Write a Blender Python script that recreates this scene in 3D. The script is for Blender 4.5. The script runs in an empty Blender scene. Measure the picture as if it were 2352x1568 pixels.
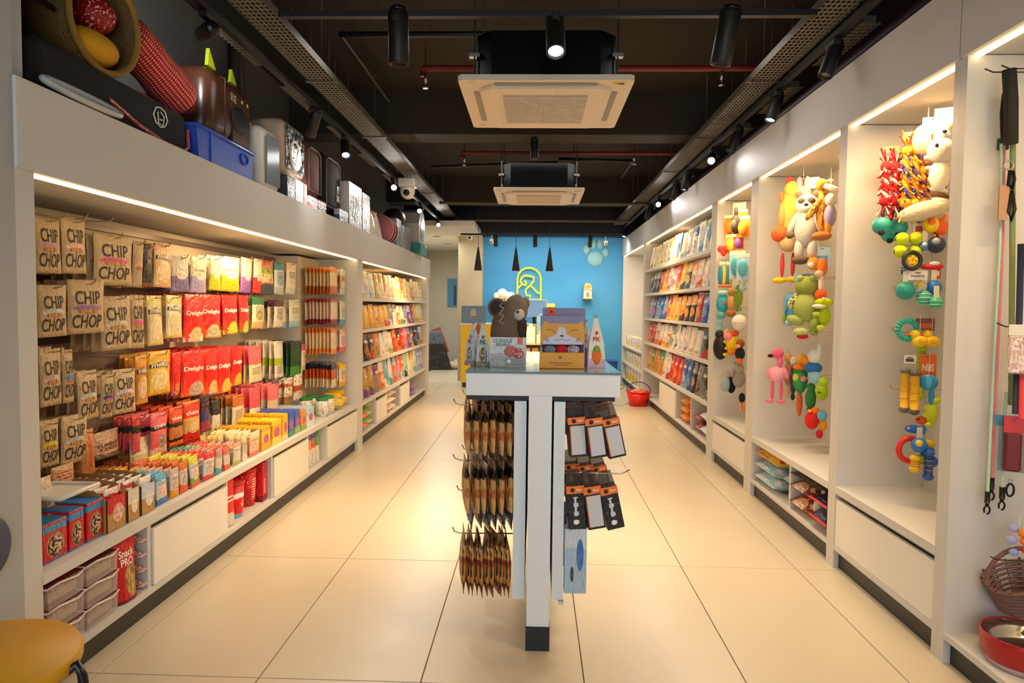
import bpy, math, random
from mathutils import Vector, Matrix
R = random.Random(7)
S = bpy.context.scene
COL = S.collection

# ------------------------------------------------------------------ camera
F_PX, EYE = 1600.0, 1.40
_d = Vector((1230-1176, 784-705, -F_PX)).normalized()
_u = Vector((math.sin(.013), math.cos(.013), 0)); _u = (_u - _d*_u.dot(_d)).normalized()
_x = _d.cross(_u)
CM = Matrix((_x, _d, _u))            # camera space -> world space
cam = bpy.data.cameras.new('camera'); camo = bpy.data.objects.new('camera', cam); COL.objects.link(camo)
cam.sensor_width = 36; cam.lens = F_PX/2352*36; cam.clip_end = 60
camo.matrix_world = Matrix.Translation((0, 0, EYE)) @ CM.to_4x4()
S.camera = camo
def at(px, py, ax, val):
    w = CM @ Vector((px-1176, 784-py, -F_PX)); o = Vector((0, 0, EYE))
    return o + w*((val-o[ax])/w[ax])

# ------------------------------------------------------------------ world, exposure
S.view_settings.view_transform = 'Standard'; S.view_settings.look = 'None'
S.view_settings.gamma = 1; S.view_settings.use_curve_mapping = False
S.view_settings.exposure = -0.28
W = bpy.data.worlds.new('world'); S.world = W; W.use_nodes = True
W.node_tree.nodes['Background'].inputs[0].default_value = (.9, .95, 1, 1)
W.node_tree.nodes['Background'].inputs[1].default_value = .02

def lamp(kind, loc, power, color, size=.1, size_y=None, target=None, angle=60, blend=.6, name='lamp', shape=None):
    l = bpy.data.lights.new(name, kind); l.energy = power; l.color = color
    if kind == 'AREA':
        l.shape = 'RECTANGLE' if size_y else 'SQUARE'; l.size = size
        if size_y: l.size_y = size_y
    elif kind == 'SPOT':
        l.spot_size = math.radians(angle); l.spot_blend = blend; l.shadow_soft_size = size
    else: l.shadow_soft_size = size
    o = bpy.data.objects.new(name, l); COL.objects.link(o); o.location = loc
    if target is not None: o.rotation_euler = (Vector(target)-Vector(loc)).to_track_quat('-Z', 'Y').to_euler()
    return o
WARM = (1, .64, .30); NEUT = (1, .96, .89); COOL = (.86, .93, 1)
# daylight through the glass shopfront behind the photographer
lamp('AREA', (0, -2.2, 1.7), 110, COOL, 3.0, 2.6, (0, 5, 1.0), name='shopfront_daylight')
# unseen fill panels added below the ceiling for general brightness, no fixtures
for yy in (1.5, 4.3, 7.4, 10.4):
    lamp('AREA', (0.0, yy, 2.95), 17 if yy > 2 else 3, NEUT, 2.6, .5, (0.0, yy, 0), name='ceiling_fill_light')

# ------------------------------------------------------------------ materials
MATS = {}
def srgb(c):
    if isinstance(c, str):
        c = c.lstrip('#'); c = tuple(int(c[i:i+2], 16)/255 for i in (0, 2, 4))
    return tuple((v/12.92 if v <= .04045 else ((v+.055)/1.055)**2.4) for v in c[:3]) + (1,)
def new_mat(name):
    m = bpy.data.materials.new(name); m.use_nodes = True
    return m, m.node_tree, m.node_tree.nodes['Principled BSDF']
def mat(col, rough=.5, metal=0, emit=None, es=0, noise=0, nscale=30, alpha=None, trans=None, bump=0, coat=0):
    key = ('m', str(col), rough, metal, str(emit), es, noise, nscale, alpha, trans, bump, coat)
    if key in MATS: return MATS[key]
    m, nt, b = new_mat('paint'); c = srgb(col)
    b.inputs['Base Color'].default_value = c; b.inputs['Roughness'].default_value = rough
    b.inputs['Metallic'].default_value = metal; b.inputs['Coat Weight'].default_value = coat
    if emit: b.inputs['Emission Color'].default_value = srgb(emit); b.inputs['Emission Strength'].default_value = es
    if alpha is not None: b.inputs['Alpha'].default_value = alpha
    if trans is not None: b.inputs['Transmission Weight'].default_value = trans
    if noise or bump:
        n = nt.nodes.new('ShaderNodeTexNoise'); n.inputs['Scale'].default_value = nscale; n.inputs['Detail'].default_value = 4
        t = nt.nodes.new('ShaderNodeTexCoord'); nt.links.new(t.outputs['Object'], n.inputs['Vector'])
    if noise:
        mx = nt.nodes.new('ShaderNodeMix'); mx.data_type = 'RGBA'
        mx.inputs[6].default_value = tuple(v*(1-noise) for v in c[:3])+(1,); mx.inputs[7].default_value = tuple(min(1, v*(1+noise)) for v in c[:3])+(1,)
        nt.links.new(n.outputs['Fac'], mx.inputs[0]); nt.links.new(mx.outputs[2], b.inputs['Base Color'])
    if bump:
        bp = nt.nodes.new('ShaderNodeBump'); bp.inputs['Strength'].default_value = bump; bp.inputs['Distance'].default_value = .004
        nt.links.new(n.outputs['Fac'], bp.inputs['Height']); nt.links.new(bp.outputs[0], b.inputs['Normal'])
    MATS[key] = m
    return m

def print_mat(bands, blob=None, blob2=None, rough=.35, mottle=None, lines=None, foil=0):
    """printed pack: horizontal colour bands over Generated z (bottom 0 .. top 1), an oval picture, rows of fine print"""
    key = ('p', str(bands), str(blob), str(blob2), rough, str(mottle), str(lines), foil)
    if key in MATS: return MATS[key]
    m, nt, b = new_mat('print'); N = nt.nodes; Lk = nt.links
    b.inputs['Roughness'].default_value = rough; b.inputs['Metallic'].default_value = foil
    tc = N.new('ShaderNodeTexCoord'); sp = N.new('ShaderNodeSeparateXYZ'); Lk.new(tc.outputs['Generated'], sp.inputs[0])
    ns = N.new('ShaderNodeTexNoise'); ns.inputs['Scale'].default_value = 5; Lk.new(tc.outputs['Generated'], ns.inputs['Vector'])
    wob = N.new('ShaderNodeMath'); wob.operation = 'MULTIPLY_ADD'; wob.inputs[1].default_value = .10; Lk.new(ns.outputs['Fac'], wob.inputs[0])
    sub = N.new('ShaderNodeMath'); sub.operation = 'SUBTRACT'; Lk.new(sp.outputs['Z'], wob.inputs[2]); Lk.new(wob.outputs[0], sub.inputs[0]); sub.inputs[1].default_value = .05
    rp = N.new('ShaderNodeValToRGB'); rp.color_ramp.interpolation = 'CONSTANT'; Lk.new(sub.outputs[0], rp.inputs[0])
    el = rp.color_ramp.elements
    for i, (p, c) in enumerate(bands):
        e = el[i] if i < 2 else el.new(p)
        e.position = p; e.color = srgb(c)
    if len(bands) == 1: el[1].position = 1; el[1].color = srgb(bands[0][1])
    out = rp.outputs[0]
    def mix(fac, a, c, colour=True):
        mx = N.new('ShaderNodeMix'); mx.data_type = 'RGBA'; Lk.new(fac, mx.inputs[0]); Lk.new(a, mx.inputs[6])
        if isinstance(c, (str, tuple)): mx.inputs[7].default_value = srgb(c)
        else: Lk.new(c, mx.inputs[7])
        return mx.outputs[2]
    if mottle:
        n2 = N.new('ShaderNodeTexNoise'); n2.inputs['Scale'].default_value = mottle[1]; Lk.new(tc.outputs['Generated'], n2.inputs['Vector'])
        g = N.new('ShaderNodeMath'); g.operation = 'GREATER_THAN'; g.inputs[1].default_value = mottle[2]; Lk.new(n2.outputs['Fac'], g.inputs[0])
        out = mix(g.outputs[0], out, mottle[0])
    for bl in (blob, blob2):
        if not bl: continue
        cx, cz, rx, rz, ca, cb = bl
        mp = N.new('ShaderNodeVectorMath'); mp.operation = 'MULTIPLY_ADD'; Lk.new(tc.outputs['Generated'], mp.inputs[0])
        mp.inputs[1].default_value = (1/rx, 0, 1/rz); mp.inputs[2].default_value = (-cx/rx, 0, -cz/rz)
        ln = N.new('ShaderNodeVectorMath'); ln.operation = 'LENGTH'; Lk.new(mp.outputs[0], ln.inputs[0])
        lt = N.new('ShaderNodeMath'); lt.operation = 'LESS_THAN'; lt.inputs[1].default_value = 1; Lk.new(ln.outputs['Value'], lt.inputs[0])
        fr = N.new('ShaderNodeMath'); fr.operation = 'LESS_THAN'; fr.inputs[1].default_value = .5; Lk.new(sp.outputs['Y'], fr.inputs[0])
        ml = N.new('ShaderNodeMath'); ml.operation = 'MULTIPLY'; Lk.new(lt.outputs[0], ml.inputs[0]); Lk.new(fr.outputs[0], ml.inputs[1])
        n3 = N.new('ShaderNodeTexVoronoi'); n3.inputs['Scale'].default_value = 9; Lk.new(tc.outputs['Generated'], n3.inputs['Vector'])
        mx = N.new('ShaderNodeMix'); mx.data_type = 'RGBA'; mx.inputs[6].default_value = srgb(ca); mx.inputs[7].default_value = srgb(cb)
        Lk.new(n3.outputs['Distance'], mx.inputs[0])
        out = mix(ml.outputs[0], out, mx.outputs[2])
    if lines:      # rows of fine print between z0 and z1
        z0, z1, x0, x1, c, per = lines
        w = N.new('ShaderNodeMath'); w.operation = 'MULTIPLY'; w.inputs[1].default_value = per; Lk.new(sp.outputs['Z'], w.inputs[0])
        fr2 = N.new('ShaderNodeMath'); fr2.operation = 'FRACT'; Lk.new(w.outputs[0], fr2.inputs[0])
        gt = N.new('ShaderNodeMath'); gt.operation = 'GREATER_THAN'; gt.inputs[1].default_value = .55; Lk.new(fr2.outputs[0], gt.inputs[0])
        def cmp(op, src, v):
            k = N.new('ShaderNodeMath'); k.operation = op; Lk.new(src, k.inputs[0]); k.inputs[1].default_value = v; return k.outputs[0]
        def mul(a, c2):
            k = N.new('ShaderNodeMath'); k.operation = 'MULTIPLY'; Lk.new(a, k.inputs[0]); Lk.new(c2, k.inputs[1]); return k.outputs[0]
        f = mul(gt.outputs[0], cmp('GREATER_THAN', sp.outputs['Z'], z0)); f = mul(f, cmp('LESS_THAN', sp.outputs['Z'], z1))
        f = mul(f, cmp('GREATER_THAN', sp.outputs['X'], x0)); f = mul(f, cmp('LESS_THAN', sp.outputs['X'], x1)); f = mul(f, cmp('LESS_THAN', sp.outputs['Y'], .5))
        out = mix(f, out, c)
    Lk.new(out, b.inputs['Base Color'])
    bn = N.new('ShaderNodeTexNoise'); bn.inputs['Scale'].default_value = 7; Lk.new(tc.outputs['Generated'], bn.inputs['Vector'])
    bp = N.new('ShaderNodeBump'); bp.inputs['Strength'].default_value = .6; bp.inputs['Distance'].default_value = .02
    Lk.new(bn.outputs['Fac'], bp.inputs['Height']); Lk.new(bp.outputs[0], b.inputs['Normal'])
    MATS[key] = m
    return m

LAM = mat('#cfceca', .6); LAM_W = mat('#e6e4de', .35); PANEL = mat('#cdbfae', .5)
KICK = mat('#2a2622', .45); BLACK = mat('#121110', .5); BLACKG = mat('#0c0c0d', .3)
STEEL = mat('#c9c6bf', .28, 1); GREYWALL = mat('#5a5b59', .85); CEIL = mat('#231f18', .9, noise=.15, nscale=3)
BEAM = mat('#1a1815', .9); TRAY = mat('#5c574c', .6, .3); RED_PIPE = mat('#7c1d1a', .5)
LED = mat('#ffe3b0', .5, emit='#ffdf9e', es=7); BULB = mat('#ffffff', .5, emit='#f4f8ff', es=25)

# ------------------------------------------------------------------ mesh helpers
class MB:
    def __init__(s): s.v = []; s.f = []; s.m = []; s.sm = []
    def add(s, vs, fs, mi=0, smooth=False):
        o = len(s.v); s.v += [tuple(v) for v in vs]
        for f in fs: s.f.append(tuple(i+o for i in f)); s.m.append(mi); s.sm.append(smooth)
        return s
    def box(s, a, b, mi=0, bev=0):
        (x0, y0, z0), (x1, y1, z1) = [tuple(min(p, q) for p, q in zip(a, b)), tuple(max(p, q) for p, q in zip(a, b))]
        if bev:
            b_ = min(bev, (x1-x0)/2.1, (y1-y0)/2.1, (z1-z0)/2.1); vs = []
            for z, ins in ((z0, b_), (z0+b_, 0), (z1-b_, 0), (z1, b_)):
                for (x, y) in ((x0+b_, y0), (x1-b_, y0), (x1, y0+b_), (x1, y1-b_), (x1-b_, y1), (x0+b_, y1), (x0, y1-b_), (x0, y0+b_)):
                    cx, cy = (x0+x1)/2, (y0+y1)/2
                    if ins: x = x + (ins if x < cx else -ins)*(1 if x in (x0, x1) else 0.0) ; y = y + (ins if y < cy else -ins)*(1 if y in (y0, y1) else 0.0)
                    vs.append((x, y, z))
            fs = [tuple(reversed(range(8))), tuple(range(24, 32))]
            for k in range(3):
                for i in range(8): j = (i+1) % 8; fs.append((k*8+i, k*8+j, k*8+8+j, k*8+8+i))
            return s.add(vs, fs, mi)
        vs = [(x0, y0, z0), (x1, y0, z0), (x1, y1, z0), (x0, y1, z0), (x0, y0, z1), (x1, y0, z1), (x1, y1, z1), (x0, y1, z1)]
        return s.add(vs, [(3, 2, 1, 0), (4, 5, 6, 7), (0, 1, 5, 4), (1, 2, 6, 5), (2, 3, 7, 6), (3, 0, 4, 7)], mi)
    def tube(s, pts, r, n=8, mi=0, closed=False, cap=True):
        pts = [Vector(p) for p in pts]; m = len(pts); vs = []; up = None
        rr = r if isinstance(r, (list, tuple)) else [r]*m
        for i, p in enumerate(pts):
            if closed: t = (pts[(i+1) % m]-pts[i-1])
            else: t = pts[min(i+1, m-1)]-pts[max(i-1, 0)]
            t = t.normalized() if t.length > 1e-9 else Vector((0, 0, 1))
            if up is None: up = Vector((0, 0, 1)) if abs(t.z) < .9 else Vector((1, 0, 0))
            a = t.cross(up); a = a.normalized() if a.length > 1e-6 else t.orthogonal().normalized(); b = a.cross(t); up = b
            for k in range(n):
                q = 2*math.pi*k/n; vs.append(p+(a*math.cos(q)+b*math.sin(q))*rr[i])
        fs = []
        for i in range(m if closed else m-1):
            for k in range(n):
                i2 = (i+1) % m; k2 = (k+1) % n; fs.append((i*n+k, i*n+k2, i2*n+k2, i2*n+k))
        if cap and not closed: fs += [tuple(range(n)), tuple(reversed(range((m-1)*n, m*n)))]
        return s.add(vs, fs, mi, True)
    def lathe(s, prof, n=16, c=(0, 0, 0), mi=0, smooth=True, axis='z', cap=True):
        vs = []
        for r, z in prof:
            for k in range(n):
                q = 2*math.pi*k/n; x, y = r*math.cos(q), r*math.sin(q)
                v = (x, y, z) if axis == 'z' else ((z, x, y) if axis == 'x' else (y, z, x))
                vs.append((v[0]+c[0], v[1]+c[1], v[2]+c[2]))
        fs = []
        for i in range(len(prof)-1):
            for k in range(n): k2 = (k+1) % n; fs.append((i*n+k, i*n+k2, (i+1)*n+k2, (i+1)*n+k))
        if cap and prof[0][0] > 1e-4: fs.append(tuple(reversed(range(n))))
        if cap and prof[-1][0] > 1e-4: fs.append(tuple(range((len(prof)-1)*n, len(prof)*n)))
        return s.add(vs, fs, mi, smooth)
    def ball(s, c, r, nu=14, nv=9, mi=0, M=None):
        rx, ry, rz = (r, r, r) if not isinstance(r, (tuple, list)) else r
        vs = []
        for j in range(nv+1):
            th = math.pi*j/nv
            for i in range(nu):
                ph = 2*math.pi*i/nu
                v = Vector((rx*math.sin(th)*math.cos(ph), ry*math.sin(th)*math.sin(ph), -rz*math.cos(th)))
                if M: v = M @ v
                vs.append(v+Vector(c))
        fs = []
        for j in range(nv):
            for i in range(nu):
                i2 = (i+1) % nu; fs.append((j*nu+i, j*nu+i2, (j+1)*nu+i2, (j+1)*nu+i))
        return s.add(vs, fs, mi, True)
    def prism(s, poly, z0, z1, mi=0, plane='xy'):
        n = len(poly)
        def P(a, b, h): return {'xy': (a, b, h), 'xz': (a, h, b), 'yz': (h, a, b)}[plane]
        vs = [P(a, b, z0) for a, b in poly]+[P(a, b, z1) for a, b in poly]
        fs = [tuple(reversed(range(n))), tuple(range(n, 2*n))]+[(i, (i+1) % n, n+(i+1) % n, n+i) for i in range(n)]
        return s.add(vs, fs, mi)
    def mesh(s, name, mats):
        me = bpy.data.meshes.new(name); me.from_pydata([tuple(v) for v in s.v], [], s.f)
        for m in (mats if isinstance(mats, (list, tuple)) else [mats]): me.materials.append(m)
        me.polygons.foreach_set('material_index', s.m); me.polygons.foreach_set('use_smooth', s.sm); me.update()
        return me
import bmesh
def rbox(a, b_, r, seg=4, name='shell', m=None, taper=0):
    bm = bmesh.new(); bmesh.ops.create_cube(bm, size=1)
    for v in bm.verts:
        t = 1-taper*(v.co.z > 0)
        v.co = Vector((((a[0]+b_[0])/2)+v.co.x*(b_[0]-a[0])*t, ((a[1]+b_[1])/2)+v.co.y*(b_[1]-a[1])*t, ((a[2]+b_[2])/2)+v.co.z*(b_[2]-a[2])))
    bmesh.ops.bevel(bm, geom=bm.edges[:], offset=r, segments=seg, profile=.5, affect='EDGES')
    for f in bm.faces: f.smooth = True
    me = bpy.data.meshes.new(name); bm.to_mesh(me); bm.free()
    if m: me.materials.append(m)
    return me
def obj(name, me, parent=None, loc=(0, 0, 0), rot=(0, 0, 0), scale=None, label=None, cat=None, group=None, kind=None):
    o = bpy.data.objects.new(name, me); COL.objects.link(o); o.location = loc; o.rotation_euler = rot
    if scale: o.scale = scale
    if parent: o.parent = parent
    for k, v in (('label', label), ('category', cat), ('group', group), ('kind', kind)):
        if v: o[k] = v
    return o
def part(name, mb, mats, parent, label=None, **k): return obj(name, mb.mesh(name, mats), parent, label=label, **k)
def root(name, label, cat, loc=(0, 0, 0), rz=0, group=None, rot=None): return obj(name, None, None, loc, rot or (0, 0, rz), None, label, cat, group)
def struct(name, mb, mats, parent=None, label=None): return obj(name, mb.mesh(name, mats), parent, kind='structure', label=label)
def B(a, b, mi=0, bev=0): return MB().box(a, b, mi, bev)
ORD = ['first', 'second', 'third', 'fourth', 'fifth', 'sixth', 'seventh', 'eighth', 'ninth', 'tenth', 'eleventh', 'twelfth', 'thirteenth', 'fourteenth', 'fifteenth', 'sixteenth', 'seventeenth', 'eighteenth', 'nineteenth', 'twentieth']
ORD += ['twenty-'+w for w in ORD[:9]]+['thirtieth']+['thirty-'+w for w in ORD[:9]]+['fortieth']

# ================================================================== STRUCTURE
XL, XR = -1.70, 1.64
YB = 13.3
TILE = mat('#cbbfa6', .32, noise=.06, nscale=2.2); GROUT = mat('#6b5c4a', .9)
fl = struct('floor', B((-3.6, -2.2, -.06), (2.4, 17, -.004)), GROUT)
tmb = {}
xs = [-2.25, -1.635, -1.02, -.41, .2, .81, 1.43, 2.05]
ys = [2.515+1.24*k for k in range(-4, 12)]
for i in range(7):
    for j in range(len(ys)-1):
        w, d = xs[i+1]-xs[i]-.004, 1.236; k = round(w, 3)
        if k not in tmb: tmb[k] = B((0, 0, -.01), (w, d, 0), 0, .0012).mesh('tile', TILE)
        obj('tile', tmb[k], fl, (xs[i]+.002, ys[j]+.002, 0))
struct('wall_left', B((-2.5, 2.2, 0), (-2.35, 11.1, 3.4)), GREYWALL)
struct('wall_right', B((2.16, 1.0, 0), (2.3, YB+.2, 3.4)), mat('#1b1614', .8))
struct('wall_back', B((-1.0, YB, 0), (2.2, YB+.15, 3.0)), mat('#459fd6', .6))
struct('ceiling', B((-3.6, -2.2, 3.4), (2.4, 14, 3.5)), CEIL)
for yb in (6.6, 10.9):
    struct('trim_1' if yb < 7 else 'trim_2', B((-2.4, yb, 3.01), (2.15, yb+.34, 3.4)), [mat('#2e2a21', .85)])
struct('trim_3', B((-2.4, 12.6, 2.72), (2.2, YB+.3, 3.4)), BLACK)
# near side wall pier in front of the first cabinet
struct('trim_4', B((-2.5, .4, 0), (-1.70, 2.235, 3.4)), mat('#a9adb0', .6))
# passage beyond the end of the treat cabinets
BEIGE = mat('#b5a58a', .7)
struct('wall_passage', B((-1.45, 13.0, 0), (-1.0, 13.45, 2.75)), mat('#b9a887', .7))
struct('wall_passage_side', B((-3.2, 11.1, 0), (-2.5, 11.25, 3.4)), BEIGE)
struct('wall_passage_end', B((-3.3, 16.6, 0), (-1.0, 16.8, 2.75)), mat('#c6bfae', .7))
struct('wall_passage_left', B((-2.75, 11.1, 0), (-2.6, 16.7, 2.75)), mat('#c6bfae', .7))
struct('wall_passage_right', B((-1.15, 13.45, 0), (-1.0, 16.7, 2.75)), mat('#c6bfae', .7))
struct('ceiling_passage', B((-3.2, 11.3, 2.70), (-1.0, 16.8, 2.78)), mat('#d8d2c4', .7))
lamp('AREA', (-1.9, 13.6, 2.6), 75, NEUT, .8, 2.5, (-1.9, 13.6, 0), name='passage_light')
lamp('AREA', (.3, 12.4, 2.62), 30, NEUT, 2.4, .2, (.3, 13.0, .8), name='back_wall_light')
#SHELVES
# ================================================================== CABINETS
def strip_light(xa, ya, yb, z, side, watts):
    o = lamp('AREA', (xa, (ya+yb)/2, z), watts, WARM, .03, yb-ya-.06, (xa-side*.16, (ya+yb)/2, z-1), name='shelf_strip_light'); return o
def cabinet(name, label, side, y0, y1, z_led, z_top, depth, stiles, shelves, decks, near=True, top=True, watts=40):
    """side -1: stands on the left of the aisle, +1: on the right. stiles: list of (ya, yb)"""
    xf = XL if side < 0 else XR; xb = xf+side*depth
    r = root(name, label, 'cabinet', (xf, y0, 0))
    def bx(nm, xa, ya, za, xb_, yb_, zb, m=LAM, lab=None, bev=0): return part(nm, B((xa-xf, ya-y0, za), (xb_-xf, yb_-y0, zb), 0, bev), m, r, lab)
    bx('back_panel', xb, y0, .1, xb+side*.02, y1, z_top-.02, PANEL if side < 0 else LAM)
    for a, b in stiles: bx('side_panel', xf, a, 0, xb-side*.001, b, z_led)
    bx('fascia', xf-side*.012, y0, z_led, xf+side*.02, y1, z_top, LAM)
    bx('soffit', xf+side*.021, y0, z_led+.004, xb-side*.001, y1, z_led+.024, LAM)
    if top: bx('top_board', xf+side*.021, y0, z_top-.03, xb-side*.001, y1, z_top-.01, LAM)
    sts = sorted(stiles)
    op = [(sts[i][1], sts[i+1][0]) for i in range(len(sts)-1)]
    for a, b in op:
        bx('plinth', xf+side*.03, a, 0, xf+side*.05, b, .1, KICK, 'black recessed plinth')
        bx('bottom_board', xf, a, .1, xb-side*.001, b, .125)
        for z in shelves: bx('shelf', xf+side*.005, a, z-.035, xb-side*.001, b, z)
        if decks: bx('worktop', xf-side*.004, a, decks-.04, xb-side*.001, b, decks)
        bx('led_strip', xf+side*.022, a+.005, z_led-.010, xf+side*.040, b-.005, z_led+.003, LED, 'glowing warm white strip light')
        strip_light(xf+side*.07, a, b, z_led-.03, -side, watts*(1.15 if side < 0 else 1.5)*(b-a))
    return r, bx
def fronts(bx, side, y0, y1, top, groove=True):
    xf = XL if side < 0 else XR
    bx('drawer', xf+side*.004, y0+.004, .128, xf+side*.022, y1-.004, top-.075, LAM_W)
    if groove:
        bx('handle_groove', xf+side*.03, y0+.004, top-.073, xf+side*.035, y1-.004, top-.042, mat('#8d8675', .4, .5), 'grey metal grip channel')

cL1, b1 = cabinet('peg_wall_cabinet', 'long white cabinet of hanging treats with warm lit soffit', -1, 2.235, 6.80, 1.835, 2.13, .62, [(2.235, 2.323), (6.62, 6.80)], [], .455, watts=20)
b1('peg_panel', -2.30, 2.33, .46, -2.285, 6.02, 1.82, PANEL)
b1('peg_panel', -2.30, 6.02, .46, -2.07, 6.05, 1.82, LAM); b1('peg_panel', -2.085, 6.05, .46, -2.07, 6.615, 1.82, mat('#d9cdb6', .5))
for z in (1.77, 1.49, 1.2, .93): b1('price_rail', -2.283, 2.33, z, -2.262, 6.01, z+.03, mat('#6d6058', .35, .3), 'grey metal hook rail')
for a, b in ((3.0, 3.03), (3.79, 3.81), (4.46, 4.48), (5.18, 5.20), (5.67, 5.69)): b1('divider', -1.715, a, .125, -2.3, b, .415)
for a, b in ((3.03, 3.79), (4.48, 5.18), (5.69, 6.62)): fronts(b1, -1, a, b, .46)
cL2, b2 = cabinet('pet_food_shelving', 'white open shelving of pet food at the end of the treat wall', -1, 6.801, 11.1, 1.835, 2.13, .5, [(6.801, 6.812), (10.85, 11.1)], [1.475, 1.158, .822, .437], 0, watts=16)
for a, b in ((7.42, 7.44), (7.97, 7.99), (8.76, 8.78), (9.43, 9.45)): b2('divider', -1.715, a, .125, -2.18, b, .40)
for a, b in ((7.44, 7.97), (8.78, 9.43)): fronts(b2, -1, a, b, .44, False)
cR5, b5 = cabinet('leash_cabinet', 'tall white cabinet with hanging leashes and a steel bowl on its base', 1, 1.0, 2.80, 2.38, 2.69, .46, [(1.0, 1.06), (2.77, 2.81)], [], 0, watts=16)
cR4, b4 = cabinet('rubber_toy_cabinet', 'tall white cabinet with rope and rubber toys above a closed drawer', 1, 2.811, 3.84, 2.38, 2.69, .46, [(2.811, 2.852), (3.795, 3.84)], [], .45, watts=18)
fronts(b4, 1, 2.852, 3.795, .455)
cR3, b3 = cabinet('plush_toy_cabinet', 'tall white cabinet with plush toys above an open cubby of folded sacks', 1, 3.841, 5.34, 2.38, 2.69, .46, [(3.841, 3.887), (5.264, 5.34)], [], .45, watts=16)
b3('divider', 1.66, 4.50, .125, 2.08, 4.53, .41)
cR2, b22 = cabinet('small_toy_cabinet', 'narrow white cabinet of blue and yellow toys above a closed drawer', 1, 5.341, 6.54, 2.38, 2.69, .46, [(5.341, 5.434), (6.435, 6.54)], [], .43, watts=16)
fronts(b22, 1, 5.434, 6.435, .435)
cR1, b11 = cabinet('cat_food_shelving', 'wide white shelving of pet food bags between two lit cabinets', 1, 6.541, 10.68, 2.38, 2.69, .42, [(6.541, 6.64), (10.6, 10.68)], [1.97, 1.62, 1.26, .905, .505], 0, watts=16)
for a in (7.4, 8.15, 9.2): b11('divider', 1.66, a, .125, 2.0, a+.02, .47)
fronts(b11, 1, 9.22, 10.6, .505, False) if False else None
fronts(b11, 1, 8.17, 9.2, .51)
cR0, b0 = cabinet('end_cabinet', 'white cabinet beside the blue wall with grooming goods at its foot', 1, 10.681, 13.28, 2.38, 2.69, .42, [(10.681, 10.75), (13.2, 13.28)], [.72, .42], 0, watts=14)
#CEILING
# ================================================================== CEILING FIXTURES
def perf_mat():
    m, nt, b = new_mat('perforated_metal'); N = nt.nodes; Lk = nt.links
    b.inputs['Base Color'].default_value = srgb('#6f6a5d'); b.inputs['Metallic'].default_value = .2; b.inputs['Roughness'].default_value = .7
    tc = N.new('ShaderNodeTexCoord'); mp = N.new('ShaderNodeMapping'); Lk.new(tc.outputs['Object'], mp.inputs[0]); mp.inputs['Scale'].default_value = (40, 22, 40)
    vo = N.new('ShaderNodeTexVoronoi'); vo.inputs['Scale'].default_value = 1; vo.inputs['Randomness'].default_value = 0; Lk.new(mp.outputs[0], vo.inputs['Vector'])
    g = N.new('ShaderNodeMath'); g.operation = 'GREATER_THAN'; g.inputs[1].default_value = .34; Lk.new(vo.outputs['Distance'], g.inputs[0]); Lk.new(g.outputs[0], b.inputs['Alpha'])
    return m
PERF = perf_mat()
def tray(name, label, x, w, y0, y1, z, h=.045):
    r = root(name, label, 'cable tray', (x, y0, z), group=None)
    L = y1-y0
    part('tray_bottom', B((-w/2, 0, 0), (w/2, L, .002)), PERF, r)
    for s in (-1, 1): part('tray_side', B((s*w/2-.001, 0, .0), (s*w/2+.001, L, h)), TRAY, r)
    for k in range(int(L/1.5)+1):
        y = .4+k*1.5
        if y > L: break
        part('hanger_rod', MB().tube([(0, y, .0), (0, y, 3.4-z)], .005, 6), TRAY, r)
        part('hanger_bracket', B((-w/2-.02, y-.015, -.006), (w/2+.02, y+.015, -.001)), TRAY, r)
    return r
tray('cable_tray', 'long perforated metal cable tray hung above the treat wall side', -1.42, .17, 1.2, 12.4, 2.86)
tray('cable_tray', 'long perforated metal cable tray hung above the toy cabinet side', 1.44, .17, 1.2, 12.4, 2.86)
r = root('cable_tray', 'perforated metal tray crossing the ceiling in front of the near cooling unit', 'cable tray', (-1.33, 3.36, 2.92))
part('tray_bottom', B((0, 0, 0), (2.68, .12, .002)), PERF, r); part('tray_side', B((0, -.001, 0), (2.68, .001, .04)), TRAY, r); part('tray_side', B((0, .119, 0), (2.68, .121, .04)), TRAY, r)
def track(label, a, b):
    r = root('lighting_track', label, 'light track', a); L = Vector(b)-Vector(a)
    if abs(L.y) > abs(L.x): part('rail', B((-.018, 0, 0), (.018, L.y, .03)), BLACK, r); n = Vector((0, 1, 0)); ln = L.y
    else: part('rail', B((0, -.018, 0), (L.x, .018, .03)), BLACK, r); n = Vector((1, 0, 0)); ln = L.x
    k = 0
    while .5+k*1.8 < ln:
        q = n*(.5+k*1.8); part('suspension_rod', MB().tube([(q.x, q.y, .03), (q.x, q.y, 3.4-a[2])], .004, 6), TRAY, r); k += 1
track('black lighting track running above the treat wall', (-1.58, 1.2, 2.78), (-1.58, 12.2, 2.78))
track('black lighting track running above the toy cabinets', (1.53, 1.2, 2.80), (1.53, 12.2, 2.80))
track('black lighting track crossing the ceiling before the near cooling unit', (-1.3, 3.52, 2.83), (1.35, 3.52, 2.83))
track('black lighting track crossing the ceiling in front of the blue wall', (-1.3, 12.0, 2.62), (1.45, 12.0, 2.62))
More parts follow.
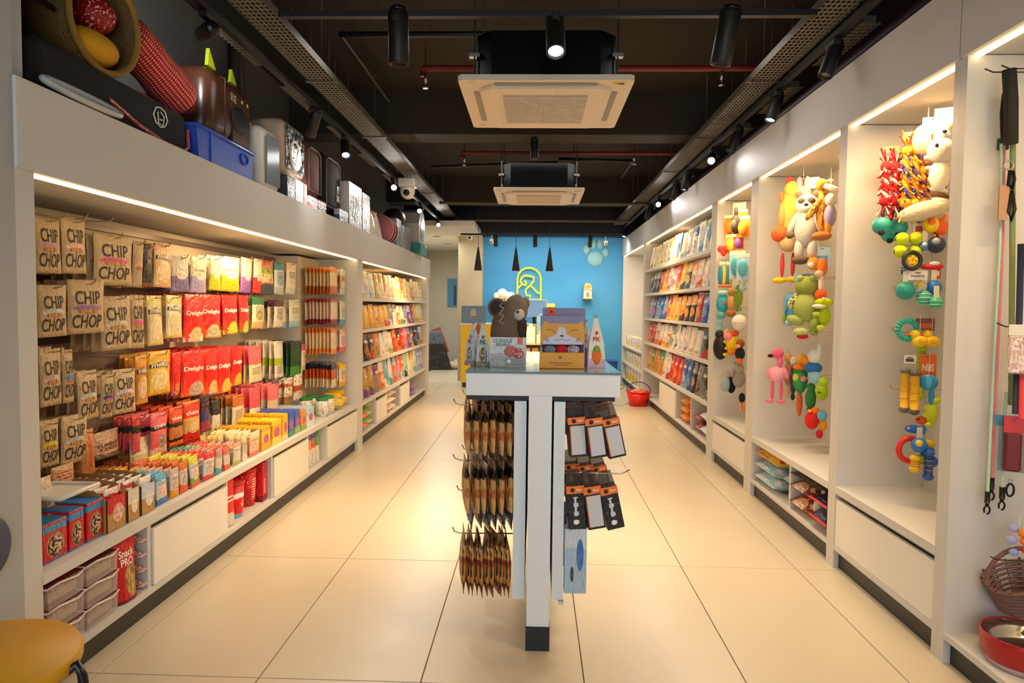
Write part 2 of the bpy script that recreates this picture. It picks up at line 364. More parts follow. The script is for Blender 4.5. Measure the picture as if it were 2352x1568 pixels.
# short perforated cover segments on the wall side of the trays
for s, lab in ((-1, 'treat wall'), (1, 'toy cabinets')):
    for k in range(8):
        y = 2.6+k*1.02
        tagn = f'{ORD[k]} short perforated driver box from the entrance above the {lab}'
        r = root('driver_box', tagn, 'driver box', (s*1.665, y, 2.84), group=f'driver boxes above the {lab}')
        part('cover', B((-.055, 0, 0), (.055, .62, .003)), PERF, r); part('housing', B((-.03, .02, .004), (.03, .60, .045)), TRAY, r)
        for yy in (.1, .5): part('hanger_rod', MB().tube([(0, yy, .045), (0, yy, .56)], .003, 6), TRAY, r)
_can = {}
def spot(label, x, y, z, aim, lit=True, power=0, bulb=True, group=None, big=1.0, color=None):
    """black track spotlight; (x,y,z) is the track, aim the point its face looks at"""
    r = root('track_spotlight', label, 'spotlight', (x, y, z), group=group)
    if 'ad' not in _can:
        _can['ad'] = B((-.02, -.06, -.03), (.02, .06, 0), 0, .004).mesh('adapter', BLACK)
        _can['arm'] = MB().tube([(0, 0, -.03), (0, 0, -.075)], .008, 8).mesh('arm', BLACK)
        _can['can'] = MB().lathe([(.0, .10), (.034, .10), (.038, .09), (.038, -.085), (.035, -.09), (.031, -.088), (.03, -.07), (0, -.07)], 20).mesh('can', BLACK)
        _can['cap'] = MB().lathe([(.0, .014), (.028, .014), (.033, 0), (0, 0)], 20).mesh('rear_cap', BLACKG)
        _can['lens'] = MB().lathe([(.0, -.072), (.029, -.072), (.029, -.075), (0, -.076)], 20).mesh('lens', BULB)
        _can['lens0'] = MB().lathe([(.0, -.072), (.029, -.072), (.029, -.075), (0, -.076)], 20).mesh('lens', mat('#8f8f8c', .2))
    c = Vector((0, 0, -.075)); d = (Vector(aim)-Vector((x, y, z))-c).normalized(); q = d.to_track_quat('-Z', 'Y').to_euler()
    obj('adapter', _can['ad'], r); obj('arm', _can['arm'], r)
    pc = c+d*.03
    can = obj('can', _can['can'], r, pc, q, (big,)*3); obj('rear_cap', _can['cap'], r, pc-d*.1*big, q, (big,)*3)
    obj('lens', _can['lens' if lit else 'lens0'], r, pc, q, (big,)*3, label='glowing white lens' if lit else None)
    if power: lamp('SPOT', Vector((x, y, z))+pc+d*.10*big, power, color or (1, .97, .91), .03, target=aim, angle=78, blend=.9, name='spot_beam')
    return r
spot('black spotlight nearest the entrance above the treat wall', -1.58, 3.35, 2.778, (-2.3, 4.25, 2.85), False, 26)
spot('black angled spotlight with a lit rim above the grey quilted backpack', -1.58, 4.95, 2.778, (-1.8, 5.15, 2.2), True, 34)
spot('spotlight glowing above the mauve backpack', -1.58, 5.75, 2.778, (-1.2, 4.6, 1.2), True, 24)
spot('starry bright spotlight beside the white wall camera', -1.58, 7.70, 2.778, (-.3, 2.4, 1.5), True, 34)
spot('spotlight above the far end of the treat cabinet top', -1.58, 9.50, 2.778, (-1.4, 5.6, 1.5), True, 26)
spot('last bright spotlight before the passage', -1.58, 11.2, 2.778, (-.3, 4.6, 1.5), True, 26)
spot('black unlit spotlight close to the entrance above the leash cabinet', 1.53, 3.75, 2.798, (.7, 3.5, .6), False, 26)
spot('black spotlight with a thin bright rim above the rubber toys', 1.53, 4.62, 2.798, (.9, 4.3, .9), True, 26)
spot('dark spotlight aimed at the plush toy cabinet', 1.53, 5.5, 2.798, (.6, 5.3, .4), False, 22)
spot('bright round spotlight above the small toy cabinet', 1.53, 6.25, 2.798, (.7, 3.2, 1.4), True, 30)
spot('dark spotlight with a white lower rim above the food bags', 1.53, 7.25, 2.798, (.9, 7.1, .3), True, 22)
spot('second dark spotlight with a white lower rim above the food bags', 1.53, 7.85, 2.798, (.8, 7.8, .3), True, 22)
spot('small bright spotlight over the middle of the food shelving', 1.53, 8.90, 2.798, (.8, 5, 1.5), True, 24)
spot('small tilted spotlight over the middle of the food shelving', 1.53, 9.6, 2.798, (.8, 9.6, .3), True, 20)
spot('last spotlight on the cabinet side before the blue wall', 1.53, 12.1, 2.798, (1.0, 11.4, 1.0), True, 18)
spot('large black cylinder spotlight hanging from the front of the crossing track', -.70, 3.52, 2.828, (-.68, 3.66, .2), False, 40, big=1.35)
spot('dazzling spotlight in front of the near cooling unit', .08, 3.52, 2.828, (.10, 3.0, 1.9), True, 40, big=1.25)
spot('large tilted black cylinder spotlight at the toy side of the crossing track', .92, 3.52, 2.828, (.62, 3.9, .6), False, 40, big=1.35)
spot('small black spotlight hanging between the two cooling units', -.03, 6.75, 3.008, (-.03, 6.7, .2), True, 40)
spot('black spotlight in front of the beige pier side of the blue wall', -.70, 12.0, 2.618, (-.7, 13.2, .9), True, 26)
spot('black spotlight in front of the middle of the blue wall', -.02, 12.0, 2.618, (-.02, 13.1, .9), True, 26)
spot('black spotlight beside the paw relief on the blue wall', .92, 12.0, 2.618, (.9, 13.1, 1.2), True, 26)
# cooling units
CREAM = mat('#ddd0bb', .4); GRILLE = mat('#b7a78f', .5)
def cassette(label, x, y0, z):
    r = root('cooling_unit', label, 'air conditioner', (x, y0, z))
    part('casing', MB().prism([(-.30, .10), (-.39, .19), (-.39, .83), (-.30, .92), (.30, .92), (.39, .83), (.39, .19), (.30, .10)], .03, .30), mat('#0d0e0e', .22, .5), r, 'glossy black octagonal casing')
    n = 24; rim = []
    part('panel', MB().prism([(-.475, .02), (-.455, 0), (.455, 0), (.475, .02), (.475, .98), (.455, 1.0), (-.455, 1.0), (-.475, .98)], 0, .03), CREAM, r)
    part('panel', MB().prism([(-.36, .14), (-.30, .08), (.30, .08), (.36, .14), (.36, .86), (.30, .92), (-.30, .92), (-.36, .86)], -.022, -.001), CREAM, r, 'raised middle panel')
    for a, b_ in (((-.28, .045), (.28, .072)), ((-.28, .928), (.28, .955))): part('air_vane', B((a[0], a[1], -.006), (b_[0], b_[1], -.001)), mat('#8e897d', .4), r)
    for s in (-1, 1): part('air_vane', B((s*.375, .2, -.006), (s*.405, .8, -.001)), mat('#8e897d', .4), r)
    g = part('grille', B((-.24, .2, -.028), (.24, .78, -.0225)), GRILLE, r)
    for k in range(22): part('grille_slat', B((-.235, .215+k*.0255, -.033), (.235, .222+k*.0255, -.0285)), CREAM, g)
    for px_, py_ in ((-.41, .06), (.41, .06), (-.41, .93), (.41, .93)): part('corner_cap', MB().lathe([(0, -.004), (.02, -.004), (.022, -.001)], 12, (px_, py_, 0)), CREAM, r)
    for sx in (-.40, .40):
        part('bracket', B((sx-.03, .16, .18), (sx+.03, .2, .2)), STEEL, r); part('bracket', B((sx-.03, .80, .18), (sx+.03, .84, .2)), STEEL, r)
        for yy in (.18, .82): part('threaded_rod', MB().tube([(sx, yy, .06), (sx, yy, 3.4-z)], .006, 6), mat('#3b362c', .6), r)
    st = part('energy_sticker', B((.365, .03, -.003), (.435, .07, -.001)), mat('#e8d21c', .4), r, 'yellow sticker'); part('sticker_text', B((.375, .04, -.004), (.425, .06, -.0032)), mat('#8f9094', .4), st)
    return r
cassette('near square ceiling cooling unit with a bright reflection on its black casing', .04, 3.80, 2.615)
cassette('far square ceiling cooling unit in front of the blue wall', .02, 7.32, 2.615)
# pipes
def pipe(name, label, pts, rad, m, cat='pipe', drops=()):
    r = root(name, label, cat, pts[0]); o = Vector(pts[0])
    part('pipe_run', MB().tube([Vector(p)-o for p in pts], rad, 10), m, r)
    for d in drops:
        q = Vector(d)-o
        part('hanger', MB().tube([q, (q.x, q.y, 3.4-o.z)], .006, 6), m, r)
        part('sprinkler_head', MB().lathe([(0, -.10), (.022, -.10), (.022, -.095), (.006, -.09), (.006, -.06), (.014, -.055), (.014, 0), (0, 0)], 10, q), STEEL, r)
pipe('sprinkler_pipe', 'red sprinkler pipe behind the near cooling unit', [(-.82, 5.0, 3.02), (-.82, 5.0, 3.08), (1.75, 5.0, 3.08)], .02, RED_PIPE, drops=[(-.80, 5.0, 3.04), (1.28, 5.0, 3.06)])
pipe('sprinkler_pipe', 'red sprinkler pipe behind the first ceiling beam', [(-.83, 7.7, 3.02), (-.83, 7.7, 3.08), (1.75, 7.7, 3.08)], .018, RED_PIPE, drops=[(-.80, 7.7, 3.04), (1.05, 7.7, 3.06)])
pipe('conduit', 'black conduit looping above the near cooling unit', [(-1.32, 6.2, 3.2), (-1.32, 4.7, 3.2), (-.4, 4.7, 3.2), (.3, 4.7, 3.2)], .02, BLACK)
pipe('conduit', 'black conduit across the ceiling above the far cooling unit', [(-1.3, 8.6, 3.1), (.25, 8.4, 3.12), (.25, 8.2, 3.12), (1.1, 8.2, 3.1), (1.1, 9.2, 3.1)], .02, BLACK)
pipe('conduit', 'grey conduit crossing behind the far cooling unit', [(-1.35, 9.7, 2.83), (1.5, 9.7, 2.83)], .022, TRAY)
pipe('conduit', 'grey conduit crossing close to the far end of the ceiling', [(-1.35, 11.4, 2.80), (1.5, 11.4, 2.80)], .022, TRAY)
pipe('conduit', 'thick black vertical pipe on the dark wall behind the backpacks', [(-2.3, 5.3, 2.14), (-2.3, 5.3, 3.4)], .05, BLACK)
pipe('conduit', 'dark red pipe along the ceiling above the toy cabinets', [(1.95, 1.2, 2.97), (1.95, 11.9, 2.95)], .04, mat('#451512', .5))
# cameras
def cctv(label, loc, s=1.0, rz=0):
    r = root('security_camera', label, 'camera', loc, rz); W_ = mat('#ddd9ce', .4)
    part('mount', B((-.05*s, -.05*s, 0), (.05*s, .05*s, .05*s), 0, .008), W_, r); part('dome', MB().ball((0, 0, -.02*s), (.045*s, .045*s, .05*s)), W_, r)
    part('camera_lens', MB().ball((0, -.035*s, -.035*s), .02*s, 10, 6), BLACKG, r)
    part('stem', MB().tube([(0, 0, .05*s), (0, 0, (2.72 if loc[1] > 12.5 else 2.86)-loc[2])], .008, 6), W_, r)
cctv('white boxy security camera on the tray behind the starry spotlight', (-1.47, 7.95, 2.74), 1.9)
cctv('white dome security camera on the beige pier', (-1.20, 12.6, 2.67), 1.2)
cctv('small dome camera at the top corner of the blue wall by the pier', (-.83, 13.0, 2.62), .8)
cctv('small dome camera above the paw relief', (1.28, 13.0, 2.60), .8)
# pendant lamps
for x, y, lab in ((-.913, 11.0, 'black cone pendant lamp in front of the beige pier'), (-.318, 11.0, 'black cone pendant lamp touching the yellow neon arch'), (.212, 11.0, 'black cone pendant lamp in the middle of the blue wall')):
    r = root('pendant_lamp', lab, 'pendant lamp', (x, y, 1.97))
    part('shade', MB().lathe([(.062, 0), (.064, .004), (.016, .33), (.012, .36), (0, .365)], 20), mat('#1c1715', .35), r)
    part('shade_rim', MB().lathe([(.0, .004), (.058, .003), (.063, -.004)], 20), mat('#6b4433', .4), r, 'copper toned rim')
    part('cord', MB().tube([(0, 0, .36), (0, 0, 1.43)], .0035, 6), BLACK, r)

# ================================================================== BACK AREA
def wallplate(name, label, cat, px0, py0, px1, py1, y, t, m, **k):
    a, b_ = at(px0, py1, 1, y), at(px1, py0, 1, y)
    return obj(name, B((a.x, y-t, a.z), (b_.x, y, b_.z), 0, .004).mesh(name, m), label=label, cat=cat, **k)
# neon arch with dog
NEON = mat('#ffd200', .4, emit='#ffc800', es=1.1)
def zp(x, y): p = at(1080+x/6.19, 520+y/6.19, 1, 13.24); return p
arch = [(672, 1040), (672, 740), (690, 670), (740, 615), (800, 590), (870, 590), (940, 620), (985, 670), (1005, 740), (1005, 1040), (845, 1040), (855, 985), (800, 975), (788, 930), (795, 890), (850, 840), (900, 775), (905, 720), (850, 705), (780, 695), (730, 730), (715, 785), (745, 820), (790, 838), (798, 800), (770, 765)]
o0 = zp(672, 1040); r = root('neon_sign', 'yellow neon arch with the outline of a dog on the blue wall', 'neon sign', o0)
part('tube', MB().tube([zp(*p)-o0 for p in arch], .015, 8), NEON, r, 'glowing yellow arch tube')
part('tube', MB().tube([zp(*p)-o0 for p in [(690, 870), (740, 815)]], .014, 8), NEON, r); part('tube', MB().tube([zp(*p)-o0 for p in [(860, 840), (960, 945), (1000, 945)]], .014, 8), NEON, r)
for p in ((672, 800), (1005, 800), (860, 1040)): q = zp(*p)-o0; part('stand_off', MB().tube([q, (q.x, 13.3-o0.y, q.z)], .008, 6), BLACK, r)
# paw relief
o0 = at(1367, 580, 1, 13.3); r = root('wall_paw', 'pale blue paw print relief near the top of the blue wall', 'wall decoration', o0); PAW = mat('#8fc6cc', .5)
for nm, px_, py_, a, b_ in (('pad', 1367, 594, .16, .15), ('toe', 1347, 572, .07, .10), ('toe', 1362, 560, .07, .10), ('toe', 1379, 560, .07, .10), ('toe', 1391, 580, .07, .09)):
    q = at(px_, py_, 1, 13.3)-o0; part(nm, MB().ball((q.x, -.0, q.z), (a, .05, b_)), PAW, r)
def niche(label, px_, py_, w, h, col, col2):
    o = at(px_, py_, 1, 13.1); r = root('wall_shelf', label+' on the blue wall', 'shelf', o)
    part('board', B((-w, -.02, -.02), (w, .2, 0), 0, .005), mat('#f0d060', .4), r); return o
o = niche('small yellow shelf holding a toy house', 1350, 684, .09, .2, 0, 0)
r = root('toy_house', 'small orange and white toy house on the blue wall shelf', 'toy', o+Vector((0, .06, 0)))
part('body', MB().prism([(-.075, 0), (.075, 0), (.075, .2), (.05, .26), (0, .285), (-.05, .26), (-.075, .2)], -.05, .05, plane='xz'), print_mat([(0, '#ead9c8'), (.45, '#e9a43a')], mottle=('#f6efe2', 6, .55)), r)
part('doorway', MB().prism([(-.03, .02), (.03, .02), (.03, .09), (0, .11), (-.03, .09)], -.056, -.0505, plane='xz'), mat('#b98a5b', .5), r)
o = niche('small yellow shelf holding a white plush cloud', 1157, 688, .2, .2, 0, 0)
r = root('plush_toy', 'white plush cloud on a shelf of the blue wall', 'plush toy', o+Vector((0, .06, 0)))
for dx, dz, q in ((-.13, .07, .07), (-.03, .11, .10), (.08, .07, .08), (.15, .10, .05)): part('puff', MB().ball((dx, 0, dz), q), mat('#fff3dc', .8), r)
# ledge with ginger sign
wallplate('wall_ledge', 'yellow lit ledge at the foot of the neon arch', 'shelf', 1222, 697, 1274, 705, 13.28, .2, mat('#f4df6a', .4))
wallplate('poster', 'blue poster with a dark blue standing figure in the passage', 'poster', 1028, 640, 1049, 704, 16.58, .02, mat('#3f86ab', .5))
wallplate('poster_figure', 'dark blue silhouette printed on the passage poster', 'print', 1042, 655, 1048, 700, 16.555, .004, mat('#0d2f66', .5))
o = Vector((-2.58, 13.8, 1.2)); obj('poster', B((0, 0, 0), (.02, .6, .8), 0, .004).mesh('poster', print_mat([(0, '#6d6a5c'), (.5, '#4f8fb0')])), loc=o, label='narrow blue and grey poster on the side of the passage', cat='poster')
for k, (px_, py_) in enumerate(((1003, 544), (1027, 561), (1046, 576))):
    q = at(px_, py_, 2, 2.69); r = root('downlight', f'{ORD[k]} recessed downlight in the pale passage ceiling', 'downlight', q, group='passage downlights')
    part('rim', MB().lathe([(.05, 0), (.075, 0), (.08, -.006), (.05, -.004)], 16), mat('#e8e2d4', .4), r); part('diffuser', MB().lathe([(0, -.002), (.05, -.002)], 16), mat('#ffffff', .5, emit='#fff0d0', es=12), r)
# black sacks and red box in passage
r = root('food_sack', 'tall black sack leaning in the passage', 'sack', (-2.12, 15.3, 0), .2)
part('bag_body', MB().prism([(-.28, 0), (.28, 0), (.12, .55), (.05, .82), (-.2, .80), (-.28, .5)], -.16, .16, plane='xz'), print_mat([(0, '#1b1a18'), (.7, '#56606a')], mottle=('#3b3f42', 8, .6)), r); part('top_seal', B((-.19, -.02, .8), (.05, .02, .86)), mat('#707a84', .4), r)
r = root('sign_board', 'red leaning board behind the black sack in the passage', 'board', (-1.93, 15.7, 0.0), 0, rot=(0, -.35, 0))
part('panel', B((-.11, 0, .35), (.11, .03, .95), 0, .004), mat('#b0402f', .5), r); part('stand', B((-.03, .005, 0), (.03, .025, .35)), mat('#ded4c4', .5), r)
r = root('floor_cushion', 'pale crumpled bag on the passage floor', 'bag', (-1.80, 15.4, 0)); part('bag_body', MB().ball((0, 0, .09), (.26, .16, .09), 16, 8), mat('#cbbba6', .8, bump=1), r); part('knot', MB().ball((.05, 0, .18), (.05, .04, .04)), mat('#d6c8b6', .8), r)
# checkout counter
YC = 12.0
r = root('checkout_counter', 'yellow checkout counter in front of the blue wall', 'counter', (-1.28, YC, 0))
part('front_panel', B((0, 0, .08), (1.75, .04, 1.08)), mat('#f2c400', .45), r, 'bright yellow front panel'); part('plinth', B((.02, .03, 0), (1.73, .5, .08)), KICK, r)
part('side_panel', B((0, .04, .08), (.03, .55, 1.08)), mat('#f2c400', .45), r); part('side_panel', B((1.72, .04, .08), (1.75, .55, 1.08)), mat('#f2c400', .45), r)
part('countertop', B((-.02, -.02, 1.08), (1.77, .58, 1.11), 0, .004), LAM_W, r)
r = root('menu_board', 'blue grey board with a pale kennel shaped emblem on the yellow counter', 'board', (-1.28, YC+.02, 1.11))
part('board', B((0, 0, 0), (.43, .03, .30), 0, .003), mat('#6f8fb0', .5), r)
part('emblem', MB().prism([(.16, .11), (.26, .11), (.26, .2), (.24, .24), (.21, .255), (.18, .24), (.16, .2)], -.006, -.001, plane='xz'), mat('#b9b7a2', .5), r, 'pale kennel shaped emblem'); part('emblem_line', B((.14, -.006, .10), (.26, -.001, .12)), mat('#e6b98a', .5), r)
# display unit seen between the boxes
r = root('display_stand', 'small pale wooden display stand before the checkout counter', 'display stand', (-.30, 9.2, 0))
WOODL = mat('#cdb088', .5, noise=.2, nscale=20)
for a in (0, .46): part('side_panel', B((a, 0, 0), (a+.02, .35, .92)), WOODL, r)
for z in (.10, .42, .66, .90): part('shelf', B((.02, 0, z), (.46, .35, z+.02)), WOODL, r)
part('back_panel', B((.02, .34, 0), (.46, .35, .92)), WOODL, r)
DB = [('#d9812e', '#f1d9a0'), ('#c65b3c', '#e9e0d0'), ('#b6803f', '#f1c37c'), ('#e3d8c0', '#5fa2cf')]
for k, (c1, c2) in enumerate(DB):
    for z, nm in ((.121, 'lowest'), (.441, 'middle'), (.681, 'upper')):
        r = root('treat_box', f'{["amber","brick red","caramel","cream"][k]} treat box on the {nm} shelf of the wooden display stand', 'box', (-.26+.11*k, 9.25, z))
        part('carton', B((0, 0, 0), (.085, .12, .17), 0, .003), print_mat([(0, c1), (.5, c2)], (.5, .35, .3, .2, c2, c1)), r); part('lid_flap', B((0, .0, .1705), (.085, .02, .18)), mat(c1), r)
for x, w_, h_, c1, lab in ((-.27, .13, .30, '#ff6a3c', 'red orange toy box on top of the wooden display stand'), (-.12, .12, .22, '#e9e3d6', 'white toy box on top of the wooden display stand'), (.02, .12, .36, '#6aa6dc', 'light blue toy box on top of the wooden display stand')):
    r = root('toy_box', lab, 'box', (x, 9.25, .9205)); part('carton', B((0, 0, 0), (w_, .14, h_), 0, .003), print_mat([(0, '#f4f0e8'), (.3, c1)], (.5, .3, .3, .2, '#ffffff', c1)), r); part('hang_tab', B((w_*.3, .065, h_+.0005), (w_*.7, .07, h_+.04)), mat(c1), r)
r = root('screen', 'monitor with a pale blue picture on the checkout counter', 'monitor', (-.02, YC+.1, 1.11))
part('stand', B((-.03, .02, 0), (.03, .05, .14)), BLACK, r); part('foot', B((-.09, -.03, 0), (.09, .1, .012)), BLACK, r); part('bezel', B((-.22, .0, .12), (.22, .025, .42), 0, .004), LAM_W, r); part('display', B((-.205, -.004, .135), (.205, -.0005, .405)), mat('#7fb4e8', .3, emit='#7fb4e8', es=.3), r)
r = root('recycling_bin', 'deep blue plastic bin at the foot of the blue wall', 'bin', (1.26, 12.7, 0)); part('bin_body', MB().prism([(-.2, 0), (.2, 0), (.23, .42), (-.23, .42)], -.15, .15, plane='xz'), mat('#12459c', .4), r); part('rim', B((-.24, -.16, .42), (.24, .16, .45), 0, .005), mat('#12459c', .4), r)
# ================================================================== PRODUCT SHAPES
_mc = {}
def cached(key, fn):
    if key not in _mc: _mc[key] = fn()
    return _mc[key]
def r3(*a): return tuple(round(x, 3) for x in a)
def pouch_s(u, v, t, stand):
    """half thickness of a filled bag; u 0..1 across, v 0..1 upward"""
    e = max(0, 1-abs(2*u-1)**3)
    if stand: f = max(0, (1-v/.93))**.55 if v < .93 else 0
    else: f = math.sin(math.pi*min(max((v-.05)/.85, 0), 1))**.6 if .05 < v < .9 else 0
    return t/2*e*f+.0012
def pouch_mesh(w, h, t, m, stand=False, name='pouch', notch=True):
    def mk():
        vs = [0, .05, .12, .3, .5, .7, .84, .91, 1]; us = [0, .12, .3, .5, .7, .88, 1]; mb = MB(); P = []
        for sgn in (-1, 1):
            for v in vs:
                for u in us:
                    k = .0 if not stand else .04*(v > .8)
                    P.append(((u-.5)*w*(1-k)*(1-.05*math.sin(math.pi*v)), sgn*(pouch_s(u, v, t, stand) if not (stand and v == 0) else t/2*max(.15, 1-abs(2*u-1)**4)), v*h))
        nu, nv = len(us), len(vs); o = nu*nv; fs = []
        for j in range(nv-1):
            for i in range(nu-1):
                a = j*nu+i; fs.append((a, a+1, a+nu+1, a+nu)); fs.append((o+a+1, o+a, o+a+nu, o+a+nu+1))
            a = j*nu; fs.append((o+a, a, a+nu, o+a+nu)); a += nu-1; fs.append((a, o+a, o+a+nu, a+nu))
        for i in range(nu-1): fs.append((i+1, i, o+i, o+i+1)); a = (nv-1)*nu+i; fs.append((a, a+1, o+a+1, o+a))
        mb.add(P, fs, 0, True)
        return mb.mesh(name, m)
    return cached(('pouch', r3(w, h, t), m.name, stand), mk)
def carton_mesh(w, d, h, m, name='carton'):
    return cached(('ct', r3(w, d, h), m.name), lambda: B((-w/2, -d/2, 0), (w/2, d/2, h), 0, min(.003, w/12)).mesh(name, m))
_txt = {}
def text_mesh(s, w, h, m, surf=None, shear=0):
    """flat lettering sized w x h, centred, facing -Y, optionally laid on a surface y=-surf(x,z)"""
    if s not in _txt:
        c = bpy.data.curves.new('t', 'FONT'); c.body = s; c.align_x = 'CENTER'; c.space_line = .85; c.resolution_u = 3; c.fill_mode = 'FRONT'; c.offset = .012 if s in ('CHIP', 'CHOP') else .022
        o = bpy.data.objects.new('t', c); COL.objects.link(o); bpy.context.view_layer.update()
        me = bpy.data.meshes.new_from_object(o.evaluated_get(bpy.context.evaluated_depsgraph_get()))
        vs = [v.co[:2] for v in me.vertices]; fs = [tuple(p.vertices) for p in me.polygons]
        bpy.data.objects.remove(o); bpy.data.curves.remove(c); bpy.data.meshes.remove(me); _txt[s] = (vs, fs)
    vs, fs = _txt[s]
    x0, x1 = min(v[0] for v in vs), max(v[0] for v in vs); y0, y1 = min(v[1] for v in vs), max(v[1] for v in vs)
    V = []
    for x, y in vs:
        X = ((x-x0)/(x1-x0)-.5)*w; Z = ((y-y0)/(y1-y0)-.5)*h; X += Z*shear
        V.append((X, -(surf(X, Z) if surf else 0)-.0012, Z))
    mb = MB(); mb.add(V, fs); return mb.mesh('lettering', m)
INK = mat('#2d2017', .6); WHITE = mat('#f7f3ea', .5)
LS = {}          # which labels were given
def uniq(l):
    k = LS.get(l, 0); LS[l] = k+1
    return l if k == 0 else l
SIDE = {-1: math.pi/2, 1: -math.pi/2}
def span(px0, px1, yt, yb, xf):
    ym = (yt+yb)/2; a, b_ = at(px0, ym, 0, xf), at(px1, ym, 0, xf); pm = (px0+px1)/2
    return a.y, b_.y, at(pm, yb, 0, xf).z, at(pm, yt, 0, xf).z
def hook(parent, base, L, side, z):
    me = cached(('hook', round(L, 2)), lambda: MB().tube([(0, 0, 0), (0, -L+.03, -.003), (0, -L+.008, .004), (0, -L, .022)], .0028, 6).mesh('peg_hook', mat('#b9ad97', .35, .8)))
    o = obj('peg_hook', me, parent); o.location = Vector(base)-Vector(parent.location); o.rotation_euler = (0, 0, SIDE[side]); return o

# ------------------------------------------------------------------ treat wall rows
CHIPC = ['#c98fb4', '#ef7a2a', '#d8407e', '#7fb5c4', '#8f6fb0', '#8f9e3a', '#e35b8d', '#8a5f9c', '#4f9bd6', '#86b3a3', '#4a2fa8', '#8ea0e0', '#e3cf1d', '#4f9a92']
def kraft(i, w, h, t=.03):
    c = CHIPC[i % len(CHIPC)]
    return print_mat([(0, '#bfa37a'), (.06, '#cbb18a'), (.93, '#bfa37a')], (.5, .475, .38, .06, c, '#f3e6ea' if i % 2 else c), (.5, .415, .28, .05, '#7a4a2a', '#d79a55'), rough=.5)
def milky(c1, c2): return print_mat([(0, c1), (.08, c2), (.80, c1)], (.5, .34, .36, .24, c2, '#fff3c9' if c2 != '#f1e3b8' else '#d9c58e'), rough=.35)
def two(bot, top, at_=.45, blob='#ffffff'): return print_mat([(0, bot), (at_, top)], (.55, at_+.03, .28, .13, '#e9823a', blob), rough=.4)
def red(b1='#f3e9d0', b2='#3a9ad0'): return print_mat([(0, b1), (.16, '#f01d16'), (.9, '#e11a14')], (.62, .16, .3, .16, b2, '#f6b23a'), rough=.3, mottle=('#ff3d16', 2.5, .56))
def stripy(c1, c2, c3='#e9e0cf'): return print_mat([(0, c1), (.22, c3), (.76, c2)], (.5, .42, .3, .16, c2, c1), rough=.35, lines=(.5, .72, .2, .8, '#5a5048', 24))
CH, MK, DL = 'CHIP', 'milky', 'Delight'
# (px0, px1, ytop, ybottom, material, words, kind phrase, queue)
ROW1 = [(84, 138, 500, 628, 'k0', 1, 'lilac lidded kraft pouch', 4), (140, 201, 503, 630, 'k1', 1, 'orange lidded kraft pouch', 5), (214, 300, 540, 656, 'k2', 1, 'pink bowl kraft pouch', 5), (302, 322, 555, 660, 'k1', 0, 'narrow kraft pouch', 4),
 (324, 346, 562, 650, print_mat([(0, '#171312'), (.6, '#2a1d17')], (.5, .4, .3, .2, '#7b6a4c', '#191511')), 0, 'black and olive pouch', 4), (349, 393, 560, 660, milky('#e6b083', '#e9bd86'), 2, 'peach milky biscuit pouch', 4)]
ROW1 += [(395, 430, 588, 668, two('#7f6f9f', '#d9d0c0'), 0, 'violet and cream pouch', 4), (434, 473, 588, 670, two('#a99ac9', '#efe0bd'), 4, 'lavender and cream pouch', 4), (477, 504, 590, 668, two('#b4b40e', '#efe0bd'), 0, 'lime and cream pouch', 4),
 (508, 546, 590, 668, two('#ffa408', '#f4e0bd'), 4, 'amber and cream pouch', 4), (549, 577, 592, 672, two('#8a5fae', '#f0dfc4'), 0, 'purple and cream pouch', 4), (580, 597, 594, 673, two('#e8372c', '#f2e2cf'), 0, 'red and cream pouch', 4),
 (600, 627, 598, 676, print_mat([(0, '#33474f'), (.3, '#e8542a'), (.34, '#e7cf9a'), (.6, '#a3bb1e'), (.72, '#c98a5a'), (.9, '#e8631f')], mottle=('#5a3a22', 7, .6)), 0, 'orange and green layered pouch', 5), (630, 650, 603, 676, stripy('#b7c3bd', '#3f8f97', '#cfe0dc'), 0, 'teal topped pouch', 4), (658, 676, 604, 676, stripy('#cfd0b8', '#e3c9a0'), 0, 'pale cream pouch', 4)]
ROW2 = [(88, 150, 653, 772, 'k3', 1, 'pale blue bowl kraft pouch', 4), (158, 232, 645, 768, 'k4', 1, 'purple bowl kraft pouch', 5), (236, 299, 680, 803, 'k5', 1, 'olive bowl kraft pouch', 4), (301, 328, 680, 802, 'k6', 1, 'pink lidded kraft pouch', 3),
 (340, 374, 678, 792, milky('#e0d078', '#e6cf98'), 2, 'plain cream milky pouch', 4), (377, 418, 678, 776, milky('#dcca74', '#f1e3b8'), 2, 'pale yellow milky pouch', 4), (422, 461, 676, 785, red('#efe9dc', '#e8d6c6'), 3, 'scarlet pouch with white foot', 6), (464, 502, 676, 775, red('#e7b04a', '#4fb2c9'), 3, 'scarlet pouch with orange foot', 6),
 (512, 545, 676, 765, red('#e9c21a', '#f0d83a'), 3, 'scarlet pouch with yellow foot', 6), (549, 573, 678, 765, red('#2f9a3f', '#e9d64a'), 3, 'scarlet pouch with green foot', 5), (577, 606, 684, 756, stripy('#d9b07a', '#2e7a3d', '#e9ddb4'), 0, 'green topped cream pouch', 5), (627, 650, 690, 753, stripy('#e0d6c2', '#5b1d33', '#ddd5c6'), 0, 'maroon topped white pouch', 6), (666, 686, 690, 752, stripy('#9cc3cf', '#d7d7bb', '#e6ddc2'), 0, 'pale blue footed pouch', 5)]
